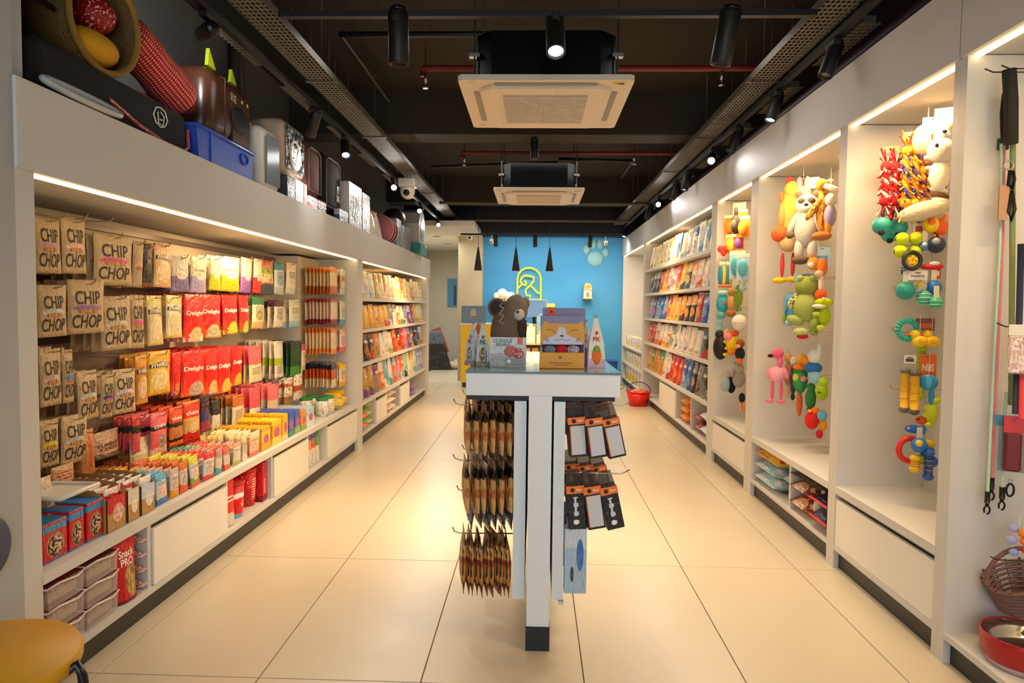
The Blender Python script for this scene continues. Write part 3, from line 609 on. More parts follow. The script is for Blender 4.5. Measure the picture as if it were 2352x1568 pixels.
ROW3 = [(90, 142, 800, 930, 'k7', 1, 'mauve bowl kraft pouch', 4), (143, 170, 800, 922, 'k8', 1, 'blue lidded kraft pouch', 3), (176, 226, 850, 962, 'k9', 1, 'grey green bowl kraft pouch', 4), (229, 256, 858, 958, 'k10', 1, 'indigo lidded kraft pouch', 3), (259, 308, 848, 950, 'k11', 1, 'sky blue lidded kraft pouch', 4),
 (310, 337, 815, 926, milky('#e9a21a', '#d98a2e'), 2, 'ochre milky pouch', 3), (340, 387, 808, 908, milky('#f2b010', '#e9c04a'), 2, 'golden milky pouch', 3), (390, 413, 808, 908, red('#1f4fa0', '#c01818'), 0, 'dark red and blue pouch', 5), (417, 465, 806, 910, red('#f07a22', '#4f9ad6'), 3, 'scarlet pouch with blue picture', 6), (470, 497, 800, 905, red('#e48ac0', '#e7d0a0'), 3, 'scarlet pouch with pink picture', 6), (500, 528, 798, 900, red('#e9913a', '#d9d04a'), 3, 'scarlet pouch with amber picture', 6),
 (531, 553, 796, 886, red('#f2b010', '#f2d010'), 3, 'narrow scarlet and yellow pouch', 5), (574, 600, 794, 878, print_mat([(0, '#dcd0a4'), (.5, '#f2606a')], lines=(.2, .4, .2, .8, '#8a6a4a', 20)), 0, 'salmon and cream pouch', 5), (630, 652, 782, 866, print_mat([(0, '#dfd8c6'), (.35, '#a3bb1e'), (.55, '#e3dcc8')], lines=(.1, .34, .2, .8, '#6a6458', 20)), 0, 'white pouch with a lime band', 6), (669, 688, 782, 864, print_mat([(0, '#3f8f2a'), (.3, '#1d4a22'), (.8, '#223a35')]), 0, 'dark green pouch', 5), (692, 700, 790, 850, stripy('#e9c58a', '#d9607a'), 0, 'pink topped slim pouch', 4)]
ROW4 = [(92, 135, 965, 1072, 'k12', 1, 'yellow lidded kraft pouch', 3), (137, 200, 955, 1066, 'k13', 1, 'teal bowl kraft pouch', 4), (186, 216, 985, 1090, print_mat([(0, '#cf8850'), (.5, '#d99a62')], (.6, .5, .16, .4, '#e2572b', '#cf6a33')), 0, 'orange striped kraft bag', 2),
 (302, 322, 955, 1040, print_mat([(0, '#e8606a'), (.55, '#2a1a1c'), (.75, '#d8343a')]), 0, 'slim pink chew pack', 3), (340, 384, 948, 1045, print_mat([(0, '#eac9b2'), (.2, '#ef6a74'), (.62, '#33262a'), (.72, '#ef6a74')], (.6, .35, .2, .18, '#2a1c1c', '#e0d0c0')), 5, 'pink chew pack with dark oval', 4), (388, 418, 932, 1022, print_mat([(0, '#ef7a1a'), (.12, '#1a1613'), (.2, '#d9802e'), (.5, '#1a1613'), (.6, '#ea4f1d')], (.5, .35, .3, .12, '#8f8a7c', '#e9812a')), 5, 'black and orange chew pack', 5), (422, 456, 920, 1015, print_mat([(0, '#d31d1a'), (.25, '#dcae62'), (.6, '#e03a1a'), (.92, '#ef7a1a')], (.55, .35, .25, .14, '#efe0c0', '#d9b07a')), 5, 'red chew pack of pale sticks', 5),
 (461, 482, 905, 990, print_mat([(0, '#a3305a'), (.3, '#2b3a7a'), (.6, '#26101e')], mottle=('#b5452b', 6, .6)), 0, 'plum coloured chew pack', 5), (486, 504, 918, 985, print_mat([(0, '#e3ded2'), (.5, '#24201c')]), 0, 'black and white chew pack', 5), (531, 558, 906, 980, print_mat([(0, '#cfd0b8'), (.65, '#b5651a')], lines=(.2, .55, .2, .8, '#5a5048', 18)), 0, 'white chew pack with orange header', 8), (574, 598, 888, 972, print_mat([(0, '#e9dcc4'), (.45, '#f2505f')], (.5, .3, .25, .1, '#e9a0a0', '#f0e2c8')), 0, 'salmon headed chew pack', 5), (615, 636, 880, 958, print_mat([(0, '#d5c7a6'), (.55, '#f07078')]), 0, 'coral headed chew pack', 5), (653, 668, 868, 938, print_mat([(0, '#a3764a'), (.4, '#e7d7c0'), (.7, '#d0603a'), (.82, '#efe6d4')], mottle=('#4a2c1c', 8, .58)), 0, 'brown and white chew pack', 6), (676, 692, 850, 918, print_mat([(0, '#e9dcc8'), (.3, '#b5482c'), (.5, '#efe6d4')], mottle=('#c0402c', 6, .6)), 0, 'white and brick red chew pack', 6)]
def lettering(par, s, w, h, z, m, surf0, sx=.9, shear=0):
    surf = (lambda X, Z: surf0(X, Z+z)) if surf0 else None
    o = obj('lettering', text_mesh(s, w*sx, h, m, surf, shear), par, (0, 0, z)); return o
def hang(rowname, row, cab, xf, xback, side=-1, place='treat wall'):
    for k, (p0, p1, yt, yb, m, words, desc, n) in enumerate(row):
        ya, yb_, z0, z1 = span(p0, p1, yt, yb, xf); w, h = abs(yb_-ya)*.97, z1-z0; t = .028
        if isinstance(m, str): m = kraft(int(m[1:]), w, h)
        me = pouch_mesh(w, h, t, m)
        lab = f'{desc} on the {ORD[k]} hook of the {rowname} row'
        yc = (ya+yb_)/2; gap = min(.05, (abs(xback-xf)-.03)/max(n-1, 1)) if n > 1 else .05
        for i in range(n):
            rz = SIDE[side]+(R.uniform(-.16, .04) if i == 0 else R.uniform(-.09, .09))
            o = obj('treat_pouch', me, None, (xf+side*gap*i, yc+R.uniform(-.004, .004), z0+R.uniform(-.006, .006)), (R.uniform(-.03, .05), R.uniform(-.03, .03), rz),
                    label=lab if i == 0 else f'{desc} {ORD[i]} in line, {ORD[k]} hook of the {rowname} row', cat='treat pouch', group=f'{desc} file on the {rowname} row')
            if i == 0:
                sf = lambda X, Z: pouch_s(min(max(X/w+.5, 0), 1), min(max(Z/h, 0), 1), t, False)
                if words == 1:
                    lettering(o, 'CHIP', w, h*.25, h*.67, INK, sf, .66); lettering(o, 'CHOP', w, h*.25, h*.23, INK, sf, .78)
                elif words == 2:
                    lettering(o, 'milky', w, h*.17, h*.68, INK, sf, .86, .1); lettering(o, 'milky', w, h*.12, h*.685, WHITE, lambda X, Z: sf(X, Z)+.0012, .72, .1)
                elif words == 3:
                    lettering(o, 'Delight', w, h*.12, h*.6, WHITE, sf, .8, .15)
                elif words == 4: lettering(o, 'Lovely', w, h*.09, h*.62, mat('#8a8272', .6), sf, .6)
                elif words == 5: lettering(o, 'chew', w, h*.10, h*.72, WHITE, sf, .7)
            
        hook(cab, (xback, yc, z1-.012), abs(xback-xf)+.05, side, 0)
for nm, row in (('top', ROW1), ('second', ROW2), ('third', ROW3), ('fourth', ROW4)): hang(nm, row, cL1, -1.985, -2.255)
# spare hooks above the top row
for p in ((150, 488), (200, 490), (258, 497)): q = at(p[0], p[1], 0, -1.93); hook(cL1, (-2.255, q.y, q.z-.02), .33, -1, 0)
# stepped panel at the far end
SP = [[(700, 757, 614, 676, print_mat([(0, '#c46a1e'), (.3, '#e9cf9a'), (.8, '#f08a1a')]), 0, 'amber edged stick pack', 8), (765, 797, 618, 676, stripy('#cfd9d6', '#efe9cf', '#f1b070'), 0, 'pale stick pack', 3)],
      [(710, 757, 686, 745, print_mat([(0, '#8f2030'), (.2, '#e3c9b0'), (.85, '#c44050')]), 0, 'crimson footed stick pack', 8), (765, 795, 690, 744, stripy('#4fa0c9', '#e3d9b8'), 0, 'blue footed stick pack', 3)],
      [(706, 757, 752, 812, print_mat([(0, '#f0901a'), (.2, '#ead0a8'), (.82, '#f07a1a')]), 0, 'orange edged stick pack', 8), (764, 783, 755, 808, stripy('#e05a6a', '#f0b0a0'), 0, 'rose pink stick pack', 3)],
      [(700, 757, 832, 888, print_mat([(0, '#e7d7b0'), (.35, '#d05a1e'), (.75, '#20284a')]), 0, 'navy topped stick pack', 8), (762, 785, 832, 885, stripy('#e9b01a', '#f2c21a', '#e8e0d4'), 0, 'golden stick pack', 3)]]
for nm, row in zip(('top', 'second', 'third', 'lowest'), SP):
    for k, (p0, p1, yt, yb, m, words, desc, n) in enumerate(row):
        xf = -1.80; yc = 6.17+.28*k; z0, z1 = at(765, yb, 1, yc).z, at(765, yt, 1, yc).z; me = pouch_mesh(.20, z1-z0, .02, m)
        for i in range(n):
            obj('stick_pack', me, None, (xf-.032*i, yc+R.uniform(-.005, .005), z0+R.uniform(-.006, .006)), (R.uniform(-.02, .02), 0, SIDE[-1]+R.uniform(-.08, .08)),
                label=f'{desc} frontmost on the stepped panel, {nm} row' if i == 0 else f'{desc} {ORD[i]} in line on the stepped panel, {nm} row', cat='treat pack', group=f'{desc}s, {nm} row of the stepped panel')
        hook(cL1, (-2.07, yc, z1-.012), .30, -1, 0)
# YUMMY CHEN kraft bag
def standbag(label, p0, p1, yt, yb, xf, m, t=.06, side=-1, name='food_bag', cat='bag', group=None, rz=0, z=None, n=1, gap=.1):
    ya, yb_, z0, z1 = span(p0, p1, yt, yb, xf); w = abs(yb_-ya)*.97
    if z is not None: z0 = z
    o = obj(name, pouch_mesh(w, z1-z0, t, m, True), None, (xf+side*t/2, (ya+yb_)/2, z0), (0, 0, SIDE[side]+rz), label=label, cat=cat, group=group)
    return o, w, z1-z0
m = print_mat([(0, '#6b4a3a'), (.18, '#c49a7a'), (.93, '#cfae8c')])
o, w, h = standbag('large kraft bag reading YUMMY CHEN below the kraft pouches', 217, 290, 990, 1100, -2.0, m, .07, z=.67)
lettering(o, 'YUMMY\nCHEN', w, h*.27, h*.42, mat('#5a2a20', .6), lambda X, Z: pouch_s(X/w+.5, Z/h, .07, True), .7)
standbag('small kraft bag with orange lettering below the teal bowl pouch', 128, 184, 1068, 1125, -1.95, print_mat([(0, '#c88a58'), (.3, '#d25a32'), (.36, '#cda07a')], lines=(.5, .8, .2, .8, '#a8392a', 9)), .05, z=.60)
standbag('dark maroon bag at the near end of the treat worktop', 92, 122, 1070, 1160, -2.0, print_mat([(0, '#5a1512'), (.5, '#3a100e')]), .06, z=.58)
# ================================================================== TREAT WORKTOP
ZT = .4555
def carton(label, w, d, h, loc, rz, m, name='box', cat='box', flap=None, group=None, text=None, tm=None, th=.2, tz=.7):
    o = obj(name, carton_mesh(w, d, h, m), None, loc, (0, 0, rz), label=label, cat=cat, group=group)
    if flap: part('top_flap', B((-w/2+.004, -d/2+.002, h+.0004), (w/2-.004, d/2-.002, h+.004)), flap, o)
    if text: t = obj('lettering', text_mesh(text, w*.8, h*th, tm or WHITE), o, (0, -d/2, h*tz))
    return o
# red and blue treat tubs
tub_m = print_mat([(0, '#2f86c9'), (.05, '#cf1512'), (.78, '#3a8fca'), (.93, '#d01a14')], (.5, .40, .36, .32, '#3a1c14', '#e9b48a'))
for k, (p0, p1, yt, yb, lab) in enumerate(((100, 160, 1197, 1312, 'red and blue treat box nearest the entrance on the treat worktop'), (163, 198, 1170, 1290, 'red and blue treat box second from the entrance on the treat worktop'), (203, 243, 1150, 1265, 'red and blue treat box beside the kraft display boxes'))):
    ya, yb_, z0, z1 = span(p0, p1, yt, yb, -1.74); w = (yb_-ya)*.95
    o = carton(lab, w, .16, z1-ZT, (-1.825, (ya+yb_)/2, ZT), SIDE[-1], tub_m, 'treat_tub', 'box', mat('#2a7fc0', .4)); part('window_shape', MB().ball((0, -.081, (z1-ZT)*.38), (w*.3, .004, (z1-ZT)*.27), 14, 8), print_mat([(0, '#2a1712')], mottle=('#e9c49a', 6, .5)), o, 'dark oval window showing the treats')
# white trays and clear bag
r = root('tray', 'white plastic tray lying on the red and blue treat boxes', 'tray', (-1.83, 2.58, .665)); part('base', B((-.09, -.10, 0), (.09, .12, .006)), LAM_W, r); part('rim', MB().tube([(-.09, -.10, .01), (.09, -.10, .01), (.09, .12, .01), (-.09, .12, .01)], .008, 6, closed=True), LAM_W, r)
o, w, h = standbag('clear bag of mixed treats standing behind the white tray', 97, 142, 1098, 1190, -1.86, print_mat([(0, '#b7a58c'), (.4, '#cbb9a0')], mottle=('#e9dfd0', 9, .55)), .09, z=ZT+.14); o.scale = (1.1, 1, 1)
r = root('tray', 'pale green tray under the clear bag at the near end of the worktop', 'tray', (-1.92, 2.47, ZT)); part('base', B((-.10, -.12, 0), (.10, .08, .14), 0, .006), mat('#bdb9a0', .4), r); part('rim', MB().tube([(-.10, -.12, .14), (.10, -.12, .14), (.10, .08, .14), (-.10, .08, .14)], .007, 6, closed=True), mat('#d2cfba', .4), r)
# kraft display boxes, open at the top, holding sachets
KB = mat('#a47c48', .8, noise=.1, nscale=30)
def displaybox(label, p0, p1, yt, yb, front, sach, sdesc, n, xf=-1.73, d=.40):
    ya, yb_, z0, z1 = span(p0, p1, yt, yb, xf); w = (yb_-ya)*.97; h = z1-ZT; r = root('display_box', label, 'display box', (xf, (ya+yb_)/2, ZT), SIDE[-1])
    part('front_wall', B((-w/2, 0, .003), (w/2, .003, h*.78)), front, r)
    for s in (-1, 1): part('side_wall', MB().prism([(0, .003), (0, h*.78), (.05, h*.98), (.14, h*1.06), (d, h*1.06), (d, .003)], s*w/2-.0015*s-.0015, s*w/2-.0015*s+.0015, plane='yz'), KB, r)
    part('rear_wall', B((-w/2+.003, d-.003, .003), (w/2-.003, d, h*1.06)), KB, r); part('base', B((-w/2, .003, 0), (w/2, d, .003)), KB, r)
    me = pouch_mesh(w-.014, h*.95, .018, sach)
    for i in range(n): obj('sachet', me, None, (xf-.025-i*(d-.05)/n, (ya+yb_)/2, ZT+.006), (R.uniform(-.06, .06), R.uniform(-.03, .03), SIDE[-1]+R.uniform(-.03, .03)), label=f'{sdesc} {ORD[i]} in file in the {label.split(" on ")[0]}', cat='sachet', group=f'{sdesc}s in the display box')
def kraftfront(c): return print_mat([(0, '#b88c50'), (.55, c), (.98, c)], (.6, .5, .28, .28, c, '#f3e9d8'), rough=.6)
displaybox('kraft display box with a red front on the treat worktop', 245, 290, 1118, 1236, kraftfront('#d01d1a'), print_mat([(0, '#c81a16'), (.85, '#efe0d6')], mottle=('#d0305a', 8, .6)), 'red sachet', 9)
displaybox('kraft display box with a white front on the treat worktop', 293, 321, 1100, 1220, kraftfront('#ded3c4'), print_mat([(0, '#efe6dc'), (.8, '#c83a3a'), (.9, '#f2ebe0')]), 'white topped sachet', 9)
displaybox('kraft display box with a pale blue front on the treat worktop', 324, 357, 1092, 1203, kraftfront('#c9d4df'), print_mat([(0, '#d9e2ea'), (.85, '#f2ece4')]), 'pale sachet', 9)
SQ = [(361, 391, 1085, 1178, [(0, '#3f7fc9'), (.2, '#cfe0ec'), (.75, '#57aedd')], '#e9a58a', 'blue and white sachet', '#f0c21a'), (394, 413, 1075, 1160, [(0, '#f0a21a'), (.3, '#e3e0d6'), (.8, '#d8b8a4')], '#d9602a', 'amber footed sachet', '#e9a01a'),
 (416, 438, 1060, 1142, [(0, '#e85a2a'), (.3, '#e9dccb'), (.75, '#d9691e')], '#8a3a1e', 'orange sachet', '#e0561e'), (440, 466, 1046, 1130, [(0, '#e3502a'), (.15, '#6fae4f'), (.35, '#dcdde0'), (.75, '#d6cf2a')], '#c98a5a', 'lime topped sachet', '#e6d81e'),
 (469, 494, 1040, 1118, [(0, '#d93a30'), (.2, '#cfe0e4'), (.6, '#e2d9cf'), (.8, '#d9232a')], '#a87a6a', 'scarlet topped sachet', '#d6402e'), (497, 514, 1030, 1104, [(0, '#4fa0a8'), (.3, '#e6ddd0'), (.7, '#c88a80')], '#e5a07a', 'teal footed sachet', '#2f7f5a'),
 (517, 534, 1026, 1092, [(0, '#e2562e'), (.25, '#e5ddd0'), (.7, '#d0604a')], '#c9806a', 'brick and white sachet', '#9fc9a0'), (537, 555, 1016, 1080, [(0, '#b8c06a'), (.2, '#ddd6c6'), (.8, '#e0a58a')], '#e2b08a', 'pistachio footed sachet', '#d9302a'),
 (558, 572, 1000, 1068, [(0, '#e6ddd2'), (.4, '#c9bfae'), (.8, '#e0cf9a')], '#7a5a3a', 'dark striped cream sachet', '#e8c84a'), (575, 598, 990, 1052, [(0, '#e8774a'), (.2, '#efc39a'), (.8, '#e3d6b4')], '#e2502a', 'coral striped sachet', '#e9d9a0')]
for k, (p0, p1, yt, yb, bands, bl, desc, back) in enumerate(SQ):
    ya, yb_, z0, z1 = span(p0, p1, yt, yb, -1.735); w = min((yb_-ya)*.93, .17); h = z1-ZT; me = pouch_mesh(w, h, .022, print_mat(bands, (.5, .42, .34, .2, bl, '#f1e7da'), lines=(.62, .72, .15, .85, '#6a6258', 40)))
    me2 = pouch_mesh(w, h, .022, print_mat([(0, bands[0][1]), (.6, bands[-1][1]), (.88, back)], mottle=('#f0e4c9', 7, .6)))
    n = 12
    for i in range(n): obj('sachet', me if i < 5 else me2, None, (-1.745-.034*i, (ya+yb_)/2+R.uniform(-.006, .006), ZT+.001), (R.uniform(-.10, .06), R.uniform(-.05, .05), SIDE[-1]+R.uniform(-.08, .08)), label=f'{desc} frontmost at the treat worktop edge' if i == 0 else f'{desc} {ORD[i]} from the front of its file on the treat worktop', cat='sachet', group=f'files of {desc}s')
TB = [(601, 622, 985, 1040, [(0, '#e9a01e'), (.4, '#e8c33a'), (.85, '#dca21a')], 'yellow treat box beside the coral sachets'), (625, 647, 968, 1024, [(0, '#e3cf4a'), (.3, '#f0a018'), (.8, '#f2c21a')], 'yellow treat box with blue print'),
 (650, 662, 955, 1008, [(0, '#e8cf9a'), (.2, '#f2b41a')], 'narrow golden treat box'), (664, 676, 950, 998, [(0, '#2a8f84'), (.2, '#3f62c0'), (.8, '#2f4fb4')], 'blue treat box with teal foot'), (678, 690, 945, 990, [(0, '#8fae6a'), (.3, '#3f5fc0')], 'blue and olive treat box'), (692, 704, 945, 985, [(0, '#7fae3a'), (.25, '#f08f1a')], 'orange treat box with green foot'), (706, 722, 938, 980, [(0, '#cfe2e8'), (.6, '#a9cfe6')], 'pale blue treat box')]
for p0, p1, yt, yb, bands, desc in TB:
    ya, yb_, z0, z1 = span(p0, p1, yt, yb, -1.735)
    for i in range(3): carton(desc+(' at the worktop edge' if i == 0 else f', {ORD[i]} back from the worktop edge'), (yb_-ya)*.93, .13, z1-ZT+.01, (-1.80-.145*i, (ya+yb_)/2, ZT), SIDE[-1], print_mat(bands, (.5, .5, .3, .2, '#e85a3a', '#7a50b0')), 'treat_box', 'box', mat(bands[-1][1]), group='row of '+desc)
for i in range(2):
    for j in range(2):
        a = at(735+i*16, 960, 0, -1.76); r = root('treat_jar', f'white jar with a green lid, {["front near","rear near","front far","rear far"][2*i+j]} one of the worktop four', 'jar', (-1.80-.14*j, 5.83+.16*i, ZT), group='green lidded jars')
        part('jar_body', MB().lathe([(0, 0), (.05, 0), (.055, .01), (.055, .12), (.045, .135), (0, .135)], 18), print_mat([(0, '#d9d4c8'), (.7, '#eceae2')], mottle=('#5a7a6a', 7, .6)), r); part('lid', MB().lathe([(0, .155), (.05, .155), (.053, .15), (.053, .1355), (0, .1355)], 18), mat('#1f8a44', .4), r)
for k, (x, y) in enumerate(((-1.82, 6.2), (-1.85, 6.42))): 
    r = root('snack_bag', ['yellow crinkled snack bag lying before the stepped panel', 'yellow and red snack bag leaning at the far post of the worktop'][k], 'bag', (x, y, ZT)); part('bag_body', MB().ball((0, 0, .06), (.10, .10, .06), 16, 8), print_mat([(0, '#e9c020')], mottle=('#d9422a' if k else '#6aa0d0', 4, .6)), r); part('top_seal', B((-.07, -.004, .115), (.07, .004, .15), 0), mat('#e9c82a', .4), r)
# leaning cream bag behind the sachets
o, w, h = standbag('cream bag leaning on the worktop behind the lime topped sachets', 306, 385, 1000, 1050, -1.98, print_mat([(0, '#d9c58e'), (.5, '#e6dcc0')], (.7, .35, .2, .15, '#d9a03a', '#e9d9a0')), .05, z=ZT+.09)
# ================================================================== CUBBIES UNDER THE TREAT WALL
CLEAR = mat('#d9c4b8', .15, trans=.55); TUBIN = print_mat([(0, '#9a8a80'), (.8, '#6a1c1c')], mottle=('#b89a8c', 6, .45))
def meat_tub(label, x, y, z, grp):
    r = root('treat_tub', label, 'tub', (x, y, z), SIDE[-1], group=grp)
    part('contents', MB().box((-.09, -.08, .004), (.09, .10, .066), 0, .015), TUBIN, r)
    part('tub_wall', MB().prism([(-.095, 0), (.095, 0), (.103, .078), (-.103, .078)], -.09, .11, plane='xz'), mat('#e0d2cc', .10, alpha=.34), r, 'clear plastic tub wall')
    part('rim', MB().tube([(-.104, -.092, .079), (-.05, -.098, .085), (.05, -.1, .073), (.104, -.092, .079), (.104, .11, .079), (-.104, .11, .079)], .0045, 6, closed=True), mat('#e2d8d2', .2), r)
    part('lid', B((-.098, -.088, .0795), (.098, .106, .083)), mat('#7a2226', .3, alpha=.9), r)
for k in range(3):
    meat_tub(f'clear plastic tub of dark treats, {["lowest","middle","topmost"][k]} of the stack by the near post', -1.81, 2.47, .1256+.0865*k, 'clear tubs by the near post')
    meat_tub(f'clear plastic tub of red treats, {["lowest","middle","topmost"][k]} of the stack by the red bag', -1.81, 2.685, .1256+.0865*k, 'clear tubs beside the red bag')
RB = print_mat([(0, '#8a1018'), (.06, '#d2121a'), (.9, '#b80f16')], (.62, .33, .26, .26, '#e8c06a', '#3a2014'))
ya = 2.87; o = obj('snack_bag', pouch_mesh(.14, .275, .06, RB, True), None, (-1.745, ya, .1255), (0, 0, SIDE[-1]-.1), label='red snack bag with a light brown dog picture in the near cubby', cat='bag')
lettering(o, 'Snack\nPRO', .13, .07, .19, WHITE, lambda X, Z: pouch_s(X/.13+.5, Z/.27, .06, True), .7)
for k in range(4):
    r = root('treat_bag', f'clear bag of brown red pieces, {ORD[k]} up in the pile by the drawer', 'bag', (-1.84, 2.965, .1255+k*.066), SIDE[-1], group='clear bags piled by the closed drawer')
    part('bag_body', MB().ball((0, 0, .032), (.032, .12, .033), 14, 8), print_mat([(0, '#8f4a42')], mottle=('#d9c9cc', 9, .55)), r); part('top_seal', B((-.028, -.135, .03), (.028, -.118, .034)), mat('#c9b0b0', .3), r)
for k in range(2):
    r = root('treat_bag', f'dark maroon bag at the back of the near cubby, {ORD[k]} of two', 'bag', (-2.12, 2.5+.3*k, .1255), SIDE[-1]); part('bag_body', MB().box((-.12, -.08, 0), (.12, .08, .25), 0, .03), print_mat([(0, '#3a1216')], mottle=('#7a2226', 5, .5)), r); part('top_seal', B((-.1, -.01, .25), (.1, .01, .27)), mat('#4a1a1c'), r)
# second cubby: red buckets and boxes
def bucket(label, x, y, h=.2, rad=.085, body=None):
    r = root('treat_bucket', label, 'bucket', (x, y, .1255), SIDE[-1])
    part('bucket_body', MB().lathe([(0, 0), (rad*.86, 0), (rad*.88, .004), (rad, h), (0, h)], 24), body or print_mat([(0, '#79bcd0'), (.12, '#e0141a'), (.6, '#f0eef0'), (.74, '#d81820')], (.6, .4, .2, .1, '#f2d9a0', '#e0503a')), r)
    part('lid', MB().lathe([(0, h+.014), (rad*1.02, h+.014), (rad*1.06, h+.006), (rad*1.04, h+.0005), (0, h+.0005)], 24), mat('#c8141a', .3), r)
    part('handle', MB().tube([(rad*math.cos(a)*1.04, -.012-rad*.9*math.sin(a)*.4, h-.02-rad*.9*math.sin(a)) for a in [math.pi*i/10 for i in range(11)]], .0025, 6), mat('#e9e4de', .3), r)
    return r
bucket('red and white treat bucket at the front of the second cubby', -1.82, 4.07)
bucket('red treat bucket deeper in the second cubby', -2.02, 4.20); bucket('red treat bucket beside the drawer side of the second cubby', -1.83, 4.31, .22, .07, print_mat([(0, '#c01a20'), (.5, '#d8141c')], lines=(.2, .8, .3, .7, '#f0c9b0', 14)))
bucket('dark red treat bucket at the back of the second cubby', -2.15, 4.0, .2)
o = obj('snack_bag', pouch_mesh(.13, .26, .05, print_mat([(0, '#d9d4cc'), (.3, '#e01a14'), (.85, '#ef2a1c')], lines=(.5, .7, .2, .8, '#ffe9e0', 12)), True), None, (-1.75, 3.885, .1255), (0, 0, SIDE[-1]-.1), label='scarlet snack bag with a white foot in the second cubby', cat='bag')
carton('narrow red treat box next to the second drawer', .07, .12, .25, (-1.80, 4.41, .1255), SIDE[-1], print_mat([(0, '#8a1a20'), (.15, '#d01018'), (.7, '#c21a20')], lines=(.2, .6, .3, .7, '#f0d0c0', 16)), flap=mat('#b01018'))
# third cubby
for k, (y, c) in enumerate(((5.27, '#e85a3a'), (5.36, '#e89a4a'), (5.45, '#e7583a'), (5.55, '#5aa85a'))):
    o = obj('treat_pouch', pouch_mesh(.085, .25, .04, print_mat([(0, '#e8dccb'), (.55, c), (.85, '#3a52b0' if k < 3 else '#2f7a4a')], mottle=('#8fc0dc', 5, .6)), True), None, (-1.76, y, .1255), (0, 0, SIDE[-1]), label=f'{["coral","amber","tomato red","green"][k]} and cream pouch in the third cubby', cat='pouch')
# ================================================================== PET FOOD SHELVES
CN = {'b': ('#8a6a3a', 'brown'), 'k': ('#201d1b', 'black'), 'y': ('#f0b81a', 'yellow'), 'w': ('#e9e4da', 'white'), 'o': ('#ea7a26', 'orange'), 'r': ('#cf2a22', 'red'), 'g': ('#4f9a3a', 'green'), 'l': ('#a9c23a', 'lime'), 'p': ('#7a3f9a', 'purple'), 'v': ('#a99ad0', 'lilac'),
      'u': ('#2f62b8', 'blue'), 's': ('#7fb4d8', 'sky blue'), 't': ('#3fa9a4', 'teal'), 'c': ('#efdcae', 'cream'), 'e': ('#8f8d88', 'grey'), 'm': ('#a8d8c8', 'mint'), 'i': ('#ea8f9e', 'pink'), 'd': ('#c9a050', 'gold'), 'n': ('#1f2c5c', 'navy'), 'f': ('#e8664a', 'coral')}
def bag_mat(a, b_, c, k):
    A, B_, C_ = CN[a][0], CN[b_][0], CN[c][0]
    return print_mat([(0, A), (.30, A if k % 3 == 0 else B_), (.62, B_)], (.5, .36, .34, .18, C_, B_), (.5, .72, .3, .06, '#f0e9dc', C_), mottle=(C_, 3.2, .60) if k % 2 == 0 else (A, 3.6, .61), lines=(.1, .22, .2, .8, '#5a5048', 26))
def shelf_row(spec, y0, y1, z, h, side, shelf, depth=.42, jitter=.02, name='food_bag', nrow=2, fold=False, t=.10):
    """spec: words of three colour letters, walking away from the entrance; front row + rows behind"""
    sp = spec.split(); n = len(sp); st = (y1-y0)/n; xf = (XL if side < 0 else XR)+side*.03; seen = {}
    for k, c in enumerate(sp):
        kk = k; hh = h*R.uniform(.9, 1.03); w = st*R.uniform(.9, .97); m = bag_mat(c[0], c[1], c[2], k % 4)
        me = pouch_mesh(w, round(hh, 2), t, m, True)
        d = f'{CN[c[1]][1]} pet food bag with {CN[c[0]][1]} foot and {CN[c[2]][1]} picture' if c[0] != c[1] else f'{CN[c[0]][1]} pet food bag with {CN[c[2]][1]} picture'
        for j in range(nrow):
            lab = f'{d}, {ORD[k]} from the near end of {shelf}' if j == 0 else f'{d}, second layer, {ORD[k]} on {shelf}'
            if len(lab.split()) > 16: lab = f'{CN[c[1]][1]} and {CN[c[2]][1]} bag, {ORD[k]} on {shelf}' if j == 0 else f'{CN[c[1]][1]} and {CN[c[2]][1]} bag, second layer, {ORD[k]} on {shelf}'
            o = obj(name, me, None, (xf+side*(t/2+.005+j*(t+.012)), y0+st*(k+.5), z+.0005), (R.uniform(-.02, .0), 0, SIDE[side]+R.uniform(-.05, .05)), label=lab, cat='pet food bag', group=f'pet food bags on {shelf}')
            if j == 0 and side < 0 or j == 0 and k < 6:
                part('header_band', B((-w*.42, -.004, hh*.955), (w*.42, .004, hh*.992)), mat(CN[c[2]][0], .4), o)
D2 = .40
shelf_row('cws wcu cws ddc cdw cdw wco ccd cdd coc wcd cce dcd ccd wcc cdc', 6.86, 10.8, 1.475, .29, -1, 'the top shelf by the passage')
shelf_row('yyo yyd yyo yyk yyo rye wep wew owo gwl wvp pwp ppi lyl ywl cwe', 6.86, 10.8, 1.158, .265, -1, 'the second shelf by the passage')
shelf_row('kge kko rko dob www wwe lwg ror okr rro vir pvp ypu kke suk owk', 6.86, 10.8, .822, .285, -1, 'the third shelf by the passage')
shelf_row('ppd pdb pdb epd owo wsg tws fsf ifs mfm kmt wcw cyc sws ssw vvw', 6.86, 10.8, .437, .33, -1, 'the fourth shelf by the passage')
